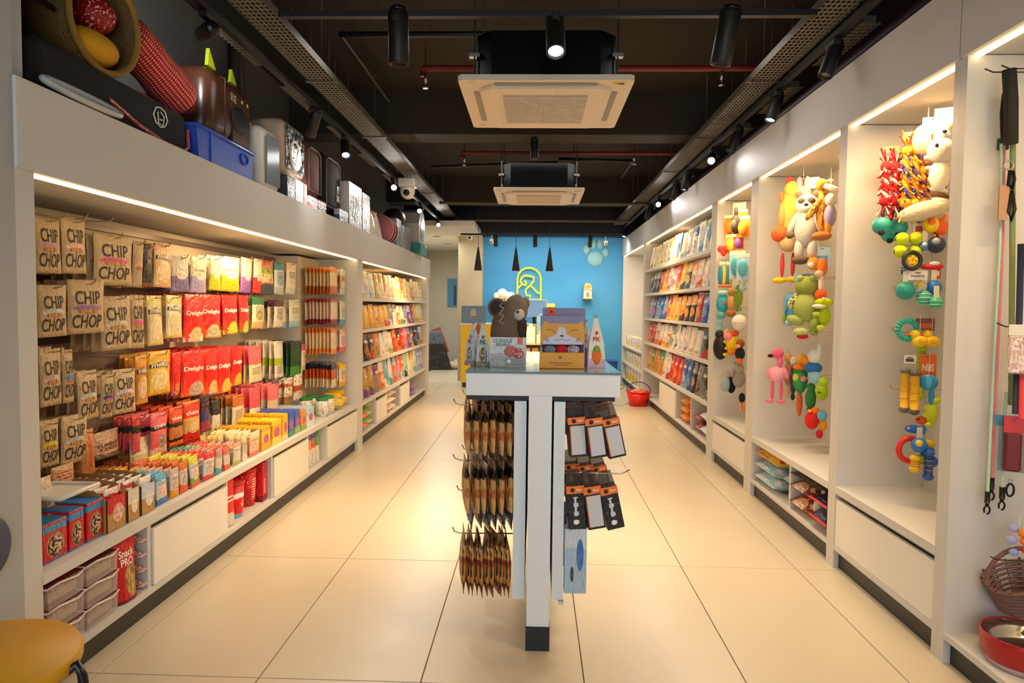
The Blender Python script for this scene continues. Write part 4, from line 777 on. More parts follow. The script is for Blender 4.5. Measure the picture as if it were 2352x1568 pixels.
def lying(label, loc, rx, ry, rz_, m, rot=0, name='food_sack', seal=None, group=None, cat='sack', tilt=0):
    r = root(name, label, cat, loc, rot, group)
    P = MB(); n = 10
    vs = []; us = [i/n for i in range(n+1)]; ws = [i/6 for i in range(7)]
    for sgn in (0, 1):
        for v in ws:
            for u in us:
                e = (1-abs(2*u-1)**4)*(1-abs(2*v-1)**2.5); e = max(e, 0)**.6
                z = rz_*(.5+(.5*e if sgn else -.5*e)) if True else 0
                vs.append(((u-.5)*2*rx, (v-.5)*2*ry, z))
    nu, nv = n+1, 7; o = nu*nv; fs = []
    for j in range(nv-1):
        for i in range(nu-1):
            a = j*nu+i; fs.append((a+1, a, a+nu, a+nu+1)); fs.append((o+a, o+a+1, o+a+nu+1, o+a+nu))
    P.add(vs, fs, 0, True); part('bag_body', P, m, r)
    part('end_seal', B((-rx-.02, -ry*.9, rz_*.5-.002), (-rx+.004, ry*.9, rz_*.5+.002)), seal or m, r)
    return r
# cubbies below
GB = print_mat([(0, '#6f9a3a'), (.4, '#a3c25a')], mottle=('#d9e3a0', 5, .55)); RBm = print_mat([(0, '#d01f16'), (.5, '#f0442a')], mottle=('#f6c0a0', 6, .6))
for k in range(3): lying(f'green sack in the cubby at the cabinet joint, {["lowest","middle","topmost"][k]} of three', (-1.90, 7.26, .13+.088*k), .12, .17, .085, GB, SIDE[-1])
for k in range(2): lying(f'red sack in the cubby at the cabinet joint, {["lower","upper"][k]} of two', (-1.86, 6.96, .13+.10*k), .12, .16, .095, RBm, SIDE[-1])
for k in range(3): lying(f'{["pink","cream","amber"][k]} sack in the middle cubby by the passage, {["lowest","middle","topmost"][k]} one', (-1.88, 8.35, .13+.08*k), .26, .16, .078, print_mat([(0, ['#e89a90', '#e8dcc4', '#d9b04a'][k])], mottle=('#f3e6dc', 5, .5)), SIDE[-1])
for k in range(2): lying(f'purple sack in the last cubby by the passage, {["lower","upper"][k]} one', (-1.88, 9.85, .13+.09*k), .26, .16, .088, print_mat([(0, '#7f3f9a')], mottle=('#c79ad6', 5, .55)), SIDE[-1])

# cat food shelving on the toy side; colours walk away from the entrance
shelf_row('wss wsc sws wuc wwu swc wus cwu wcu wwo cwl wcd ccw dwc', 6.68, 10.5, 1.971, .34, 1, 'the top shelf beside the toys', t=.12)
shelf_row('kwe wwo owr woe kyt kyl yri wir iwp yow yok kek kek ekk', 6.68, 10.5, 1.621, .31, 1, 'the second shelf beside the toys', t=.12)
shelf_row('ssw uus rry kyr kyo kyr yyv yyo yro uso uus suo uuo svo', 6.68, 10.5, 1.261, .31, 1, 'the third shelf beside the toys', t=.12)
shelf_row('krg rkg www cww wcv wws wwu cet owt ywo rwo owt rok ori', 6.68, 10.5, .906, .30, 1, 'the fourth shelf beside the toys', t=.12)
shelf_row('eek eke eek keo uus suw rro rry frr rwt wwi ogo lgo oor lgl ooy', 6.68, 10.5, .506, .34, 1, 'the fifth shelf beside the toys', t=.12)
YB_ = print_mat([(0, '#e88a1e'), (.5, '#f0a91e')], mottle=('#d9452a', 5, .57)); BB = print_mat([(0, '#7a2a2a'), (.5, '#a03a34')], mottle=('#e8c0a0', 6, .58)); SB = print_mat([(0, '#cfe0ee')], mottle=('#1a2236', 3, .56))
for k in range(3): lying(f'yellow and orange sack in the cubby under the fifth shelf, {["lowest","middle","topmost"][k]}', (1.82, 7.85, .13+.088*k), .20, .15, .086, YB_, SIDE[1])
for k in range(2): lying(f'brick red sack in the cubby under the fifth shelf, {["lower","upper"][k]}', (1.82, 7.20, .13+.10*k), .15, .15, .098, BB, SIDE[1])
for k in range(2): lying(f'pale blue and black sack by the near post of the food shelving, {["lower","upper"][k]}', (1.80, 6.85, .13+.14*k), .15, .14, .138, SB, SIDE[1])
r = root('ball', 'pale ball shaped toy sack between the brick red and blue sacks', 'sack', (1.95, 7.03, .13)); part('bag_body', MB().ball((0, 0, .11), .10), print_mat([(0, '#b8b0b8')], mottle=('#6a5a50', 5, .55)), r)
# end cabinet goods
for k in range(7): 
    c = ['#e9e2d2', '#dfe6e0', '#e9d66a', '#e6e0d6', '#cfe0e4', '#ead9b8', '#f0d23a'][k]
    for z, h, nm in ((.4205, .20, 'lower'), (.7205, .18, 'upper')):
        carton(f'{["cream","pale green","straw","ivory","pale blue","beige","yellow"][k]} grooming box on the {nm} shelf of the end cabinet', .17, .12, h, (1.74, 10.92+.31*k, z), SIDE[1], print_mat([(0, c), (.4, '#efeae0')], (.5, .5, .3, .2, '#7a9a5a' if k % 2 else '#4a5a6a', c)), 'grooming_box', 'box', mat(c))
for k in range(6): carton(f'white and yellow litter box on the floor board of the end cabinet, {ORD[k]} one', .16, .14, .24, (1.74, 10.92+.36*k, .1255), SIDE[1], print_mat([(0, '#e9c81e' if k > 1 else '#e5e0d4'), (.5, '#e9e4d8')], (.5, .4, .3, .2, '#c8d03a', '#f0f0e0')), 'litter_box', 'box', mat('#e6e0d2'))
for k in range(3):
    q = at(1466, 690+k*42, 0, 1.9); r = root('comb', f'{["orange","brown","dark"][k]} grooming tool hanging in the end cabinet', 'grooming tool', (1.98, 11.0, q.z), SIDE[1]); part('handle', B((-.02, -.02, -.1), (.02, 0, .02), 0, .006), mat(['#e08a3a', '#8a5a3a', '#3a3230'][k]), r); part('backing_card', B((-.05, .001, -.14), (.05, .004, .08)), mat('#e6dcc4'), r)
# red basket sticking out on the floor
o = at(1486, 928, 2, 0.0); r = root('pet_basket', 'red plastic basket with a blue rim standing on the floor before the food shelving', 'basket', (1.50, 10.05, 0))
part('basket_body', MB().lathe([(0, .0), (.13, .0), (.17, .20), (.165, .20), (.125, .006), (0, .006)], 20), mat('#e2231a', .35), r); part('rim', MB().tube([(.172*math.cos(a), .172*math.sin(a), .2) for a in [2*math.pi*i/20 for i in range(20)]], .009, 6, closed=True), mat('#e2231a', .3), r)
part('blanket', MB().ball((0, 0, .18), (.14, .14, .06), 14, 8), print_mat([(0, '#e8482a')], mottle=('#f2c9a0', 5, .6)), r); part('handle', MB().tube([(.17*math.cos(a), 0, .2+.14*math.sin(a)) for a in [math.pi*i/12 for i in range(13)]], .008, 6), mat('#3a55a8', .35), r)
# folded sacks in the plush cabinet cubby
YS = print_mat([(0, '#5a8fb8'), (.5, '#e8b81a'), (.9, '#d9a21a')], mottle=('#c9452a', 4, .62)); LS_ = print_mat([(0, '#8fb9d6'), (.5, '#a8cfd6')], mottle=('#e9e0e2', 4, .58)); BR = print_mat([(0, '#9a4f26'), (.5, '#8a4420')], (.5, .6, .3, .3, '#e9dcc0', '#c9702a'), mottle=('#d9c09a', 4, .63)); NV = print_mat([(0, '#2a2550'), (.8, '#1d2348')], mottle=('#4a3f80', 3, .6)); DK = print_mat([(0, '#3a332e'), (.5, '#463c36')], mottle=('#7a5a48', 5, .62))
Z0 = .1256
def cub(lab, y, z, ry, rz_, m, seal, x=1.82): return lying(lab+' in the plush cabinet cubby', (x, y, z), ry, .17, rz_, m, SIDE[1], seal=mat(seal, .4))
cub('light blue sack with a red seal, lower of two,', 5.02, Z0, .22, .09, LS_, '#e2352a'); cub('light blue sack with a red seal, upper of two,', 5.02, Z0+.091, .22, .08, LS_, '#e2352a'); cub('yellow sack on top of the light blue sacks', 4.98, Z0+.172, .26, .085, YS, '#e8564a'); 
cub('teal green sack behind the yellow sack', 4.62, Z0+.09, .10, .10, LS_, '#2f8f84', 1.85)
cub('brown biscuit sack, lower of two,', 4.36, Z0, .14, .105, BR, '#e9dcc8'); cub('brown biscuit sack, upper of two,', 4.36, Z0+.106, .14, .10, BR, '#e9dcc8'); cub('dark grey sack lying on the biscuit sacks', 4.28, Z0+.207, .22, .05, DK, '#2a2420')
o1 = cub('navy sack with red edges, lower of two,', 4.03, Z0, .13, .13, NV, '#d92a24'); o2 = cub('navy sack with red edges, upper of two,', 4.03, Z0+.131, .13, .075, NV, '#d92a24')
for o_, hz in ((o1, .065), (o2, .037)):
    part('red_edge', MB().tube([(-.125, -.172, hz), (0, -.176, hz+.004), (.125, -.172, hz)], .008, 6), mat('#d92a24', .4), o_, 'red piped edge'); obj('lettering', text_mesh('PET', .12, .045, WHITE), o_, (0, -.178, hz-.03)) if False else None
r = root('food_sack', 'small pale sack squeezed between the brown and navy sacks', 'sack', (1.74, 4.185, Z0), SIDE[1]); part('bag_body', MB().ball((0, 0, .09), (.032, .06, .09), 12, 8), mat('#c9ccc4', .6), r); part('top_seal', B((-.025, -.004, .172), (.025, .004, .2)), mat('#c9ccc4', .6), r)
# ================================================================== ISLAND DISPLAY
IW = mat('#e6ebee', .4)
r = root('display_island', 'white T shaped display island with a glass top and peg boards on both sides', 'display stand', (.025, 2.78, 0))
part('upright', B((-.0465, 0, .1), (.0465, 1.2, 1.043)), IW, r); part('foot', B((-.049, -.004, 0), (.049, 1.2, .1)), mat('#121a22', .35), r, 'near black foot block')
part('top_box', B((-.301, 0, 1.043), (.317, 1.25, 1.134), 0, .002), IW, r)
part('glass_top', B((-.303, -.004, 1.1345), (.319, 1.254, 1.142)), mat('#6f8d86', .08), r, 'glass sheet')
part('glass_edge', B((-.3035, -.0052, 1.1342), (.3195, -.0042, 1.1415)), mat('#122420', .1), r, 'dark green front edge of the glass')
for s in (-1, 1):
    x0, x1 = (-.105, -.056) if s < 0 else (.056, .101)
    part('peg_board', B((x0, .02, .205), (x1, 1.18, 1.02)), mat('#dbe4ec', .35), r)
    part('gap_strip', B((min(s*.05, s*.30), .03, 1.022), (max(s*.05, s*.30), 1.17, 1.042)), BLACK, r, 'black strip in the gap under the top')  # black strip where the gap between peg boards and top is
part('bottom_lip', B((.082, .0, .192), (.104, .03, .204)), STEEL, r)
# brown chew bags on long hooks, seen edge on
BG = print_mat([(0, '#5a3420'), (.10, '#e6b878'), (.36, '#c98048'), (.5, '#d9a868'), (.68, '#241a14'), (.86, '#b98a52')], (.5, .3, .34, .18, '#e8b46a', '#6a2f18'), mottle=('#2a1c14', 5, .64))
BS = print_mat([(0, '#4a4f56'), (.2, '#8090a0'), (.6, '#66747f'), (.8, '#b9bec2')], (.5, .5, .3, .1, '#c9d6e0', '#4a6076'), lines=(.3, .4, .2, .8, '#dfe6ec', 20))
BK = print_mat([(0, '#7a4a24'), (.2, '#c98f4a'), (.5, '#b5502a'), (.6, '#e0b06a'), (.8, '#8a5a30')], (.5, .72, .3, .12, '#d9d0c0', '#3a3a3a'), mottle=('#30201a', 6, .6))
IX = .025-.107
def bagrow(label, y, ztop, h, n, m, w=.15, x0=-.012, dx=.034, grp='', jit=.01, hk=True, tilt=.0):
    for i in range(n):
        obj('chew_bag', pouch_mesh(w, h, .034, m), None, (IX+x0-dx*i-.012, y+R.uniform(-jit, jit), ztop-h+R.uniform(-.006, .006)), (R.uniform(-.04, .04)+tilt*(i == n-1), 0, SIDE[-1]+math.pi+R.uniform(.10, .34)),
            label=f'{label}, {"outermost" if i == n-1 else ORD[i]+" out from the board"}', cat='treat bag', group=grp or label)
    if hk: o = hook(r, (IX+.005, y, ztop-.012), .26, -1, 0); o.rotation_euler = (0, 0, -math.pi/2)
bagrow('brown chew bag on the top front hook of the island', 2.88, 1.005, .235, 6, BG)
bagrow('brown chew bag on the middle front hook of the island', 2.88, .772, .25, 6, BG)
bagrow('brown chew bag on the bottom front hook of the island', 2.88, .462, .25, 11, BK, dx=.019, x0=-.008)
bagrow('slate chew bag behind the middle front hook of the island', 3.02, .72, .25, 6, BS, hk=False)
bagrow('slate chew bag on the low rear hook of the island', 3.03, .60, .16, 6, BS, w=.16)
for yy, nm in ((3.24, 'second'), (3.50, 'third'), (3.76, 'last')):
    bagrow(f'russet bag on the {nm} island column, top hook', yy, 1.0, .26, 6, BG, dx=.04); bagrow(f'slate bag on the {nm} island column, middle hook', yy, .74, .26, 6, BS, dx=.04)
# black boxed accessories
BXm = print_mat([(0, '#20262c'), (.82, '#e8792a'), (.985, '#20262c')], lines=(.12, .74, .34, .62, '#cfd6dc', 5)); BXw = print_mat([(0, '#20262c'), (.82, '#e8792a'), (.985, '#20262c')], (.55, .42, .38, .36, '#cdd3da', '#b4bcc6'))
def boxrow(nm, y, zt, mats_, grp, hh=.165, dxs=(.055, .135, .215)):
    for i, (dx, m) in enumerate(zip(dxs, mats_)):
        w = .072; rr = root('accessory_box', f'black orange accessory box, {["innermost","middle","outermost"][i]} on the {nm}', 'box', (.127+dx, y+R.uniform(-.01, .01), zt-hh), 0, grp, rot=(0, -.08-.07*i, .12))
        part('carton', B((-w/2, -.03, 0), (w/2, .03, hh), 0, .002), m, rr)
        part('orange_band', B((-w/2-.0006, -.031, hh*.82), (w/2+.0006, -.0302, hh*.99)), mat('#e8792a', .4), rr, 'orange band with a round emblem')
        part('emblem', MB().lathe([(0, 0), (.009, 0), (.009, .0008), (0, .0008)], 12, (-.012, -.0312, hh*.905), axis='y'), mat('#20242a'), rr)
        obj('lettering', text_mesh('Short', .024, .009, WHITE), rr, (.016, -.0315, hh*.905))
        if m is BXw:
            part('info_panel', B((-w*.36, -.0308, hh*.06), (w*.42, -.0302, hh*.78)), mat('#c9d0d8', .4), rr, 'pale info panel'); part('orange_stripe', B((-w*.42, -.031, hh*.06), (-w*.36, -.0302, hh*.78)), mat('#e8792a'), rr)
        else:
            part('white_stripe', B((-w*.1, -.0308, hh*.3), (w*.02, -.0302, hh*.74)), mat('#cfd6dc', .4), rr); part('emblem', MB().lathe([(.006, 0), (.011, 0), (.011, .0008), (.006, .0008)], 12, (-.005, -.031, hh*.16), axis='y'), WHITE, rr)
        part('hang_tab', MB().prism([(-w/2, hh), (w/2, hh), (w*.38, hh+.06), (-w*.38, hh+.06)], -.001, .001, plane='xz'), mat('#4a3a30', .3, alpha=.6), rr, 'clear hanging flap')
    q = part('peg_hook', MB().tube([(.10, y-2.78, zt+.045), (.34, y-2.78, zt+.045), (.372, y-2.78, zt+.062)], .0028, 6), STEEL, r)
boxrow('upper front hook of the island', 2.86, .955, (BXw, BXw, BXw), 'boxes on the upper front hook'); boxrow('lower front hook of the island', 2.86, .672, (BXm, BXw, BXm), 'boxes on the lower front hook', .18)
for k, (yy, zt, nm) in enumerate(((3.10, .985, 'upper second hook of the island'), (3.34, .99, 'upper third hook of the island'), (3.12, .70, 'lower second hook of the island'), (3.58, .99, 'upper last hook of the island'))):
    boxrow(nm, yy, zt, (BXm, BXm, BXw), f'boxes on the {nm}', .15, (.05, .12, .19))
for k, (z, h, m, lab) in enumerate(((.30, .27, print_mat([(0, '#a9c3da'), (.7, '#c9d6e2')], (.7, .6, .16, .25, '#2f62a8', '#4f86c0'), (.35, .3, .08, .12, '#4a5a6a', '#2a3a4a')), 'pale blue hanging box at the bottom corner of the island'), (.26, .27, print_mat([(0, '#8fb0d0'), (.6, '#2f5a96')], (.5, .5, .3, .2, '#e0e6ee', '#c9d2dc')), 'dark blue hanging box behind the pale blue one'))):
    rr = root('accessory_box', lab, 'box', (.127+.075, 2.86+.17*k, .22 if k == 0 else .27)); part('carton', B((-.07, -.03, 0), (.022 if k == 0 else .035, .03, h), 0, .002), m, rr); part('header_card', B((-.06, -.001, h), (.014, .001, h+.05)), mat('#d9b894' if k == 0 else '#2f5a96', .5), rr)
part('peg_hook', MB().tube([(.10, .1, .535), (.24, .1, .535)], .0028, 6), STEEL, r)
# goods on the glass
ZG = 1.1425
BRN, BRD, FUR = mat('#6d5a4b', .95, noise=.35, nscale=90, bump=1), mat('#3d322b', .95, noise=.3, nscale=90, bump=1), mat('#7c6a58', .95, noise=.45, nscale=120, bump=1)
def at2(px, py, y): return at(px, py, 1, y)
rr = root('plush_box', 'grey carton lettered CUDDLE BEARS holding a brown plush bear', 'box', (-.115, 2.96, ZG))
w = .153; h1 = .128
part('front_panel', B((-w/2, 0, 0), (w/2, .004, h1), 0), print_mat([(0, '#a9b1b6'), (.35, '#c2cbd0'), (.38, '#b3a9b0'), (.46, '#cdd9dc'), (.8, '#d3dfe6')]), rr)
for s in (-1, 1): part('side_panel', B((s*w/2-.002*(s > 0), .004, 0), (s*w/2+.002*(s < 0), .12, .125)), mat('#8f979c', .5), rr)
part('rear_panel', B((-w/2, .118, 0), (w/2, .12, .20)), BLACK, rr)
obj('lettering', text_mesh('CUDDLE\nBEARS', .08, .030, mat('#6e7880', .6)), rr, (-.022, -.0005, .105))
part('orange_label', B((.040, -.002, .098), (.062, -.0005, h1)), mat('#e0672a', .5), rr)
part('bear_picture', MB().ball((.012, -.0006, .068), (.028, .0012, .024), 14, 8), mat('#c05a58', .5), rr); part('bear_picture', MB().ball((.044, -.0012, .06), (.026, .0012, .022), 14, 8), print_mat([(0, '#c8505a')], mottle=('#f0d9d6', 6, .55)), rr)
part('round_emblem', MB().lathe([(0, 0), (.009, 0), (.009, .001), (0, .001)], 14, (.004, -.0015, .024), axis='y'), WHITE, rr); part('grey_panel', B((-.01, -.001, .006), (.07, -.0002, .04)), mat('#8d9195', .5), rr)
tb = root('plush_bear', 'brown plush bear with a pale muzzle sitting in the CUDDLE BEARS carton', 'plush toy', (-.115, 3.02, ZG+.01))
part('torso', MB().ball((-.005, 0, .13), (.075, .05, .125), 20, 14), BRN, tb)
part('head', MB().ball((.030, .0, .235), (.052, .05, .065), 20, 14), FUR, tb); part('ear', MB().ball((-.052, .005, .243), (.034, .02, .036), 16, 10), BRD, tb, 'dark round ear'); part('ear_rim', MB().tube([(-.052+.034*math.cos(a), .0, .243+.036*math.sin(a)) for a in [2*math.pi*i/18 for i in range(18)]], .007, 6, closed=True), BRN, tb)
part('muzzle', MB().ball((.045, -.040, .215), (.024, .018, .026), 14, 10, 0), mat('#c3bdb0', .9), tb, 'pale grey muzzle'); part('nose', MB().ball((.040, -.058, .226), (.006, .004, .005), 8, 6), BLACK, tb); part('ear', MB().ball((.068, .01, .262), (.022, .016, .028), 14, 8), FUR, tb)
part('arm', MB().ball((.058, -.03, .16), (.022, .02, .045), 12, 8), BRD, tb); part('fur_tuft', MB().tube([(-.03+.01*math.sin(i*2.1), -.048+abs(i-6)*.0035, .13+.011*i) for i in range(13)], .0045, 6), mat('#9c8a76', .95), tb)
part('head_flower', MB().ball((.044, -.01, .298), (.012, .01, .008), 8, 6), mat('#c9a0b8', .8), tb)
rr = root('gift_box', 'orange topped carton behind the plush bear', 'box', (-.13, 3.2, ZG)); part('carton', B((-.07, 0, 0), (.08, .06, .27), 0, .003), print_mat([(0, '#cfc6a8'), (.86, '#e2511e')]), rr); part('lid_flap', B((-.07, .0, .2705), (.08, .06, .276)), mat('#e2511e'), rr)
# cat faced sock box
cb = root('sock_box', 'orange cat faced carton with socks in its mouth and a lilac back', 'box', (.115, 2.93, ZG)); w = .186
LIL, ORG = mat('#7f7fa6', .5), mat('#d79a33', .5)
part('back_card', B((-w/2+.008, .058, 0), (w/2+.006, .062, .255)), LIL, cb, 'lilac back card'); part('orange_label', B((-.064, .054, .222), (-.030, .0575, .256)), mat('#e04a22', .5), cb)
part('emblem', MB().prism([(-.054, .236), (-.047, .232), (-.040, .236), (-.042, .246), (-.047, .242), (-.052, .246)], .052, .0538, plane='xz'), mat('#5a1a10'), cb)
part('upper_face', MB().prism([(-w/2, .104), (w/2, .104), (w/2, .17), (.083, .197), (.079, .200), (.062, .190), (-.058, .190), (-.072, .200), (-.080, .197), (-w/2, .17)], 0, .004, plane='xz'), ORG, cb, 'orange cat face')
part('lilac_panel', B((-w/2, .0045, .10), (w/2, .007, .222)), LIL, cb); part('white_mask', MB().prism([(-.078, .103), (.080, .103), (.084, .110), (.060, .128), (.030, .136), (.016, .146), (.010, .174), (-.018, .174), (-.024, .146), (-.04, .136), (-.066, .128), (-.084, .110)], -.0015, -.0002, plane='xz'), mat('#c9cbe0', .5), cb, 'white cat mask')
part('nose', MB().ball((-.003, -.0022, .138), (.008, .0012, .0035), 10, 6), BLACK, cb)
def ln(pts, rad=.0008): part('drawn_line', MB().tube([(x, -.0022, z) for x, z in pts], rad, 5), mat('#4a4036'), cb)
ln([(-.036, .124), (-.026, .118), (-.014, .120), (-.003, .127), (.010, .120), (.022, .118), (.033, .124)])
ln([(-.068, .164), (-.045, .163), (-.03, .151)]); ln([(.064, .164), (.042, .163), (.028, .151)])
for s in (-1, 1):
    for k in range(3): ln([(s*.056, .114+.005*k), (s*.072, .118+.006*k)])
part('mouth_opening', B((-.080, .030, .068), (.080, .05, .104)), mat('#5a1020', .7), cb, 'dark red mouth opening')
part('sock', MB().ball((-.052, .014, .080), (.026, .012, .018), 14, 8), mat('#6a7a8a', .9), cb, 'grey rolled sock'); part('sock', MB().ball((-.003, .014, .082), (.026, .012, .020), 14, 8), mat('#b8102a', .9), cb, 'red rolled sock'); part('sock', MB().ball((.046, .014, .080), (.028, .012, .020), 14, 8), print_mat([(0, '#8a8fa8')], mottle=('#d9dfe6', 6, .55)), cb, 'lilac grey rolled sock')
part('lower_front', B((-w/2-.002, -.003, 0), (w/2, .056, .068), 0, .002), mat('#dc9a0e', .45), cb, 'deep yellow lower front'); part('side_panel', B((-w/2, .008, .068), (-w/2+.003, .056, .22)), ORG, cb); part('side_panel', B((w/2-.003, .008, .068), (w/2, .056, .22)), ORG, cb)
part('fine_print', B((-.055, -.0042, .022), (.045, -.0033, .027)), mat('#a86a10'), cb); part('fine_print', B((-.035, -.0042, .014), (.03, -.0033, .018)), mat('#a86a10'), cb); part('emblem', MB().prism([(-.014, .042), (-.004, .042), (-.002, .05), (-.009, .054), (-.016, .05)], -.0042, -.0032, plane='xz'), mat('#8a5a10'), cb)
# tapered pouches lettered PK
def cone_pouch(label, x, y, w, h, m, ink, pic, rz=0, lab2='PK'):
    rr = root('treat_pouch', label, 'treat pouch', (x, y, ZG), rz)
    vs = [(-w/2, -.03, 0), (w/2, -.03, 0), (w/2, .03, 0), (-w/2, .03, 0), (-w*.42, -.026, h*.45), (w*.42, -.026, h*.45), (w*.42, .026, h*.45), (-w*.42, .026, h*.45), (-w*.09, -.003, h*.97), (w*.09, -.003, h*.97), (w*.09, .003, h*.97), (-w*.09, .003, h*.97)]
    fs = [(3, 2, 1, 0)]+[(a+i, a+(i+1) % 4, a+4+(i+1) % 4, a+4+i) for a in (0, 4) for i in range(4)]+[(8, 9, 10, 11)]
    part('pouch_body', MB().add(vs, fs), m, rr); part('top_seal', B((-w*.1, -.002, h*.965), (w*.1, .002, h*1.03)), mat('#8f959a', .4), rr)
    t = obj('lettering', text_mesh(lab2, w*.42, .020, mat(ink, .5)), rr, (0, -.026, h*.56), (-.23, 0, 0)); part('picture', MB().ball((0, -.0285, h*.24), (w*.26, .003, h*.20), 12, 8), pic, rr); part('emblem', MB().ball((0, -.0205, h*.68), (w*.07, .002, .008), 8, 5), mat(ink, .5), rr)
GPK = print_mat([(0, '#9a8f84'), (.12, '#cfd3d2')], mottle=('#b9bcb9', 3, .6))
cone_pouch('white tapered PK pouch with a brown picture beside the plush carton', -.228, 3.02, .062, .185, GPK, '#4a4f55', print_mat([(0, '#8a6a58')], mottle=('#e9dfd6', 5, .55)), .15)
cone_pouch('white tapered pouch turned sideways at the outer corner of the glass', -.272, 3.05, .05, .185, GPK, '#6a7076', print_mat([(0, '#7f766e')], mottle=('#cfe3ee', 5, .55)), -.5, 'PK')
cone_pouch('orange and grey tapered pouch behind the two PK pouches', -.262, 3.22, .09, .18, print_mat([(0, '#c9c2b4'), (.4, '#d9702a')], mottle=('#5a4a3a', 5, .6)), '#f0e6da', BRN, 0)
cone_pouch('white tapered pouch with red PK letters and a carrot picture', .262, 3.02, .078, .22, print_mat([(0, '#cdb0e0'), (.18, '#dfe4dd')], mottle=('#b9cf8a', 3, .64)), '#b5202f', print_mat([(0, '#ea7a1e'), (.7, '#6faa3a')]), .1)
cone_pouch('purple footed tapered pouch tucked behind the cat faced carton', .222, 3.06, .06, .2, print_mat([(0, '#4a2f80'), (.3, '#cfd3d2')]), '#b5202f', mat('#5a3a9a'), -.2)
# yellow stool corner
st = root('stool', 'yellow round stool with black steel legs close to the camera', 'stool', (-1.475, 1.75, 0))
part('seat', MB().lathe([(0, .40), (.22, .40), (.245, .405), (.25, .42), (.25, .44), (.243, .452), (0, .455)], 40), mat('#c79206', .5), st, 'mustard yellow seat')
for a in (.12, 1.7, 3.3, 4.8):
    c, s_ = math.cos(a), math.sin(a); part('leg', MB().tube([(.225*c, .225*s_, .405), (.262*c, .262*s_, .43), (.275*c, .275*s_, .40), (.31*c, .31*s_, 0)], .013, 10), BLACKG, st)
part('ring', MB().tube([(.26*math.cos(a), .26*math.sin(a), .16) for a in [2*math.pi*i/28 for i in range(28)]], .008, 6, closed=True), BLACKG, st)
wd = root('wall_disc', 'dark blue round sign on the near side wall', 'sign', (-1.698, 2.065, .63)); part('disc', MB().lathe([(0, 0), (.10, 0), (.10, .012), (0, .014)], 32, axis='x'), mat('#16305e', .5), wd); part('rim', MB().tube([(.006, .1*math.cos(a), .1*math.sin(a)) for a in [2*math.pi*i/28 for i in range(28)]], .004, 6, closed=True), mat('#0f2244', .5), wd)
# ================================================================== GOODS ON TOP OF THE TREAT CABINET
ZC = 2.13
WK = mat('#8f6f2c', .8, noise=.25, nscale=25, bump=.6)
def weave_mat():
    m, nt, b = new_mat('wicker'); N = nt.nodes; Lk = nt.links; b.inputs['Roughness'].default_value = .75
    tc = N.new('ShaderNodeTexCoord'); w = N.new('ShaderNodeTexBrick'); w.inputs['Scale'].default_value = 34; w.inputs['Color1'].default_value = srgb('#a9873c'); w.inputs['Color2'].default_value = srgb('#8a6a28'); w.inputs['Mortar'].default_value = srgb('#2a1c08'); w.inputs['Mortar Size'].default_value = .06
    Lk.new(tc.outputs['UV'], w.inputs['Vector']); Lk.new(w.outputs['Color'], b.inputs['Base Color'])
    bp = N.new('ShaderNodeBump'); bp.inputs['Strength'].default_value = .7; bp.inputs['Distance'].default_value = .003; Lk.new(w.outputs['Fac'], bp.inputs['Height']); bp.invert = True; Lk.new(bp.outputs[0], b.inputs['Normal'])
    return m
def dots_mat(c1, c2, sc):
    m, nt, b = new_mat('dots'); N = nt.nodes; Lk = nt.links; b.inputs['Roughness'].default_value = .8
    tc = N.new('ShaderNodeTexCoord'); vo = N.new('ShaderNodeTexVoronoi'); vo.voronoi_dimensions = '2D'; vo.inputs['Scale'].default_value = sc; vo.inputs['Randomness'].default_value = 0; Lk.new(tc.outputs['UV'], vo.inputs['Vector'])
    g = N.new('ShaderNodeMath'); g.operation = 'LESS_THAN'; g.inputs[1].default_value = .27; Lk.new(vo.outputs['Distance'], g.inputs[0]); mx = N.new('ShaderNodeMix'); mx.data_type = 'RGBA'; mx.inputs[6].default_value = srgb(c1); mx.inputs[7].default_value = srgb(c2); Lk.new(g.outputs[0], mx.inputs[0]); Lk.new(mx.outputs[2], b.inputs['Base Color'])
    return m
def uv_lathe(me, n, nring, su, sv):
    uv = me.uv_layers.new(name='uv'); 
    for p in me.polygons:
        js = [v//n for v in p.vertices]; is_ = [v % n for v in p.vertices]
        wrap = max(is_)-min(is_) > n/2
        for li, i, j in zip(p.loop_indices, is_, js): uv.data[li].uv = (((i+n) if (wrap and i == 0) else i)/n*su, j/nring*sv)
WV = weave_mat()
c0 = Vector((-1.91, 2.90, 2.56))
bk = root('wicker_basket', 'hooded wicker pet basket with a yellow cushion, lying on the cabinet top', 'pet basket', c0, rot=(0, math.radians(92), math.radians(-6)))
prof = [(0, -.20), (.09, -.195), (.15, -.165), (.19, -.11), (.215, -.04), (.22, .04), (.205, .11), (.195, .11), (.208, .04), (.203, -.04), (.178, -.105), (.14, -.155), (0, -.18)]
mb = MB().lathe(prof, 40); me = mb.mesh('shell', WV); uv_lathe(me, 40, len(prof), 1.3, 1.3); obj('shell', me, bk)
part('rim', MB().tube([(.20*math.cos(a), .20*math.sin(a), .115) for a in [2*math.pi*i/40 for i in range(40)]], .014, 8, closed=True), WK, bk, 'thick wicker rim')
part('cushion', MB().ball((.10, 0, .03), (.075, .15, .10), 20, 12), mat('#d9a012', .8, noise=.15, nscale=8), bk, 'yellow cushion'); part('lining', MB().ball((-.06, .07, .0), (.08, .09, .09), 16, 10), print_mat([(0, '#a01418')], mottle=('#e8c0b4', 14, .6)), bk, 'red dotted lining')
part('handle', MB().tube([(-.06, -.215, -.10), (-.02, -.235, -.02), (.04, -.22, .08)], .010, 8), mat('#3a2c20', .6), bk)
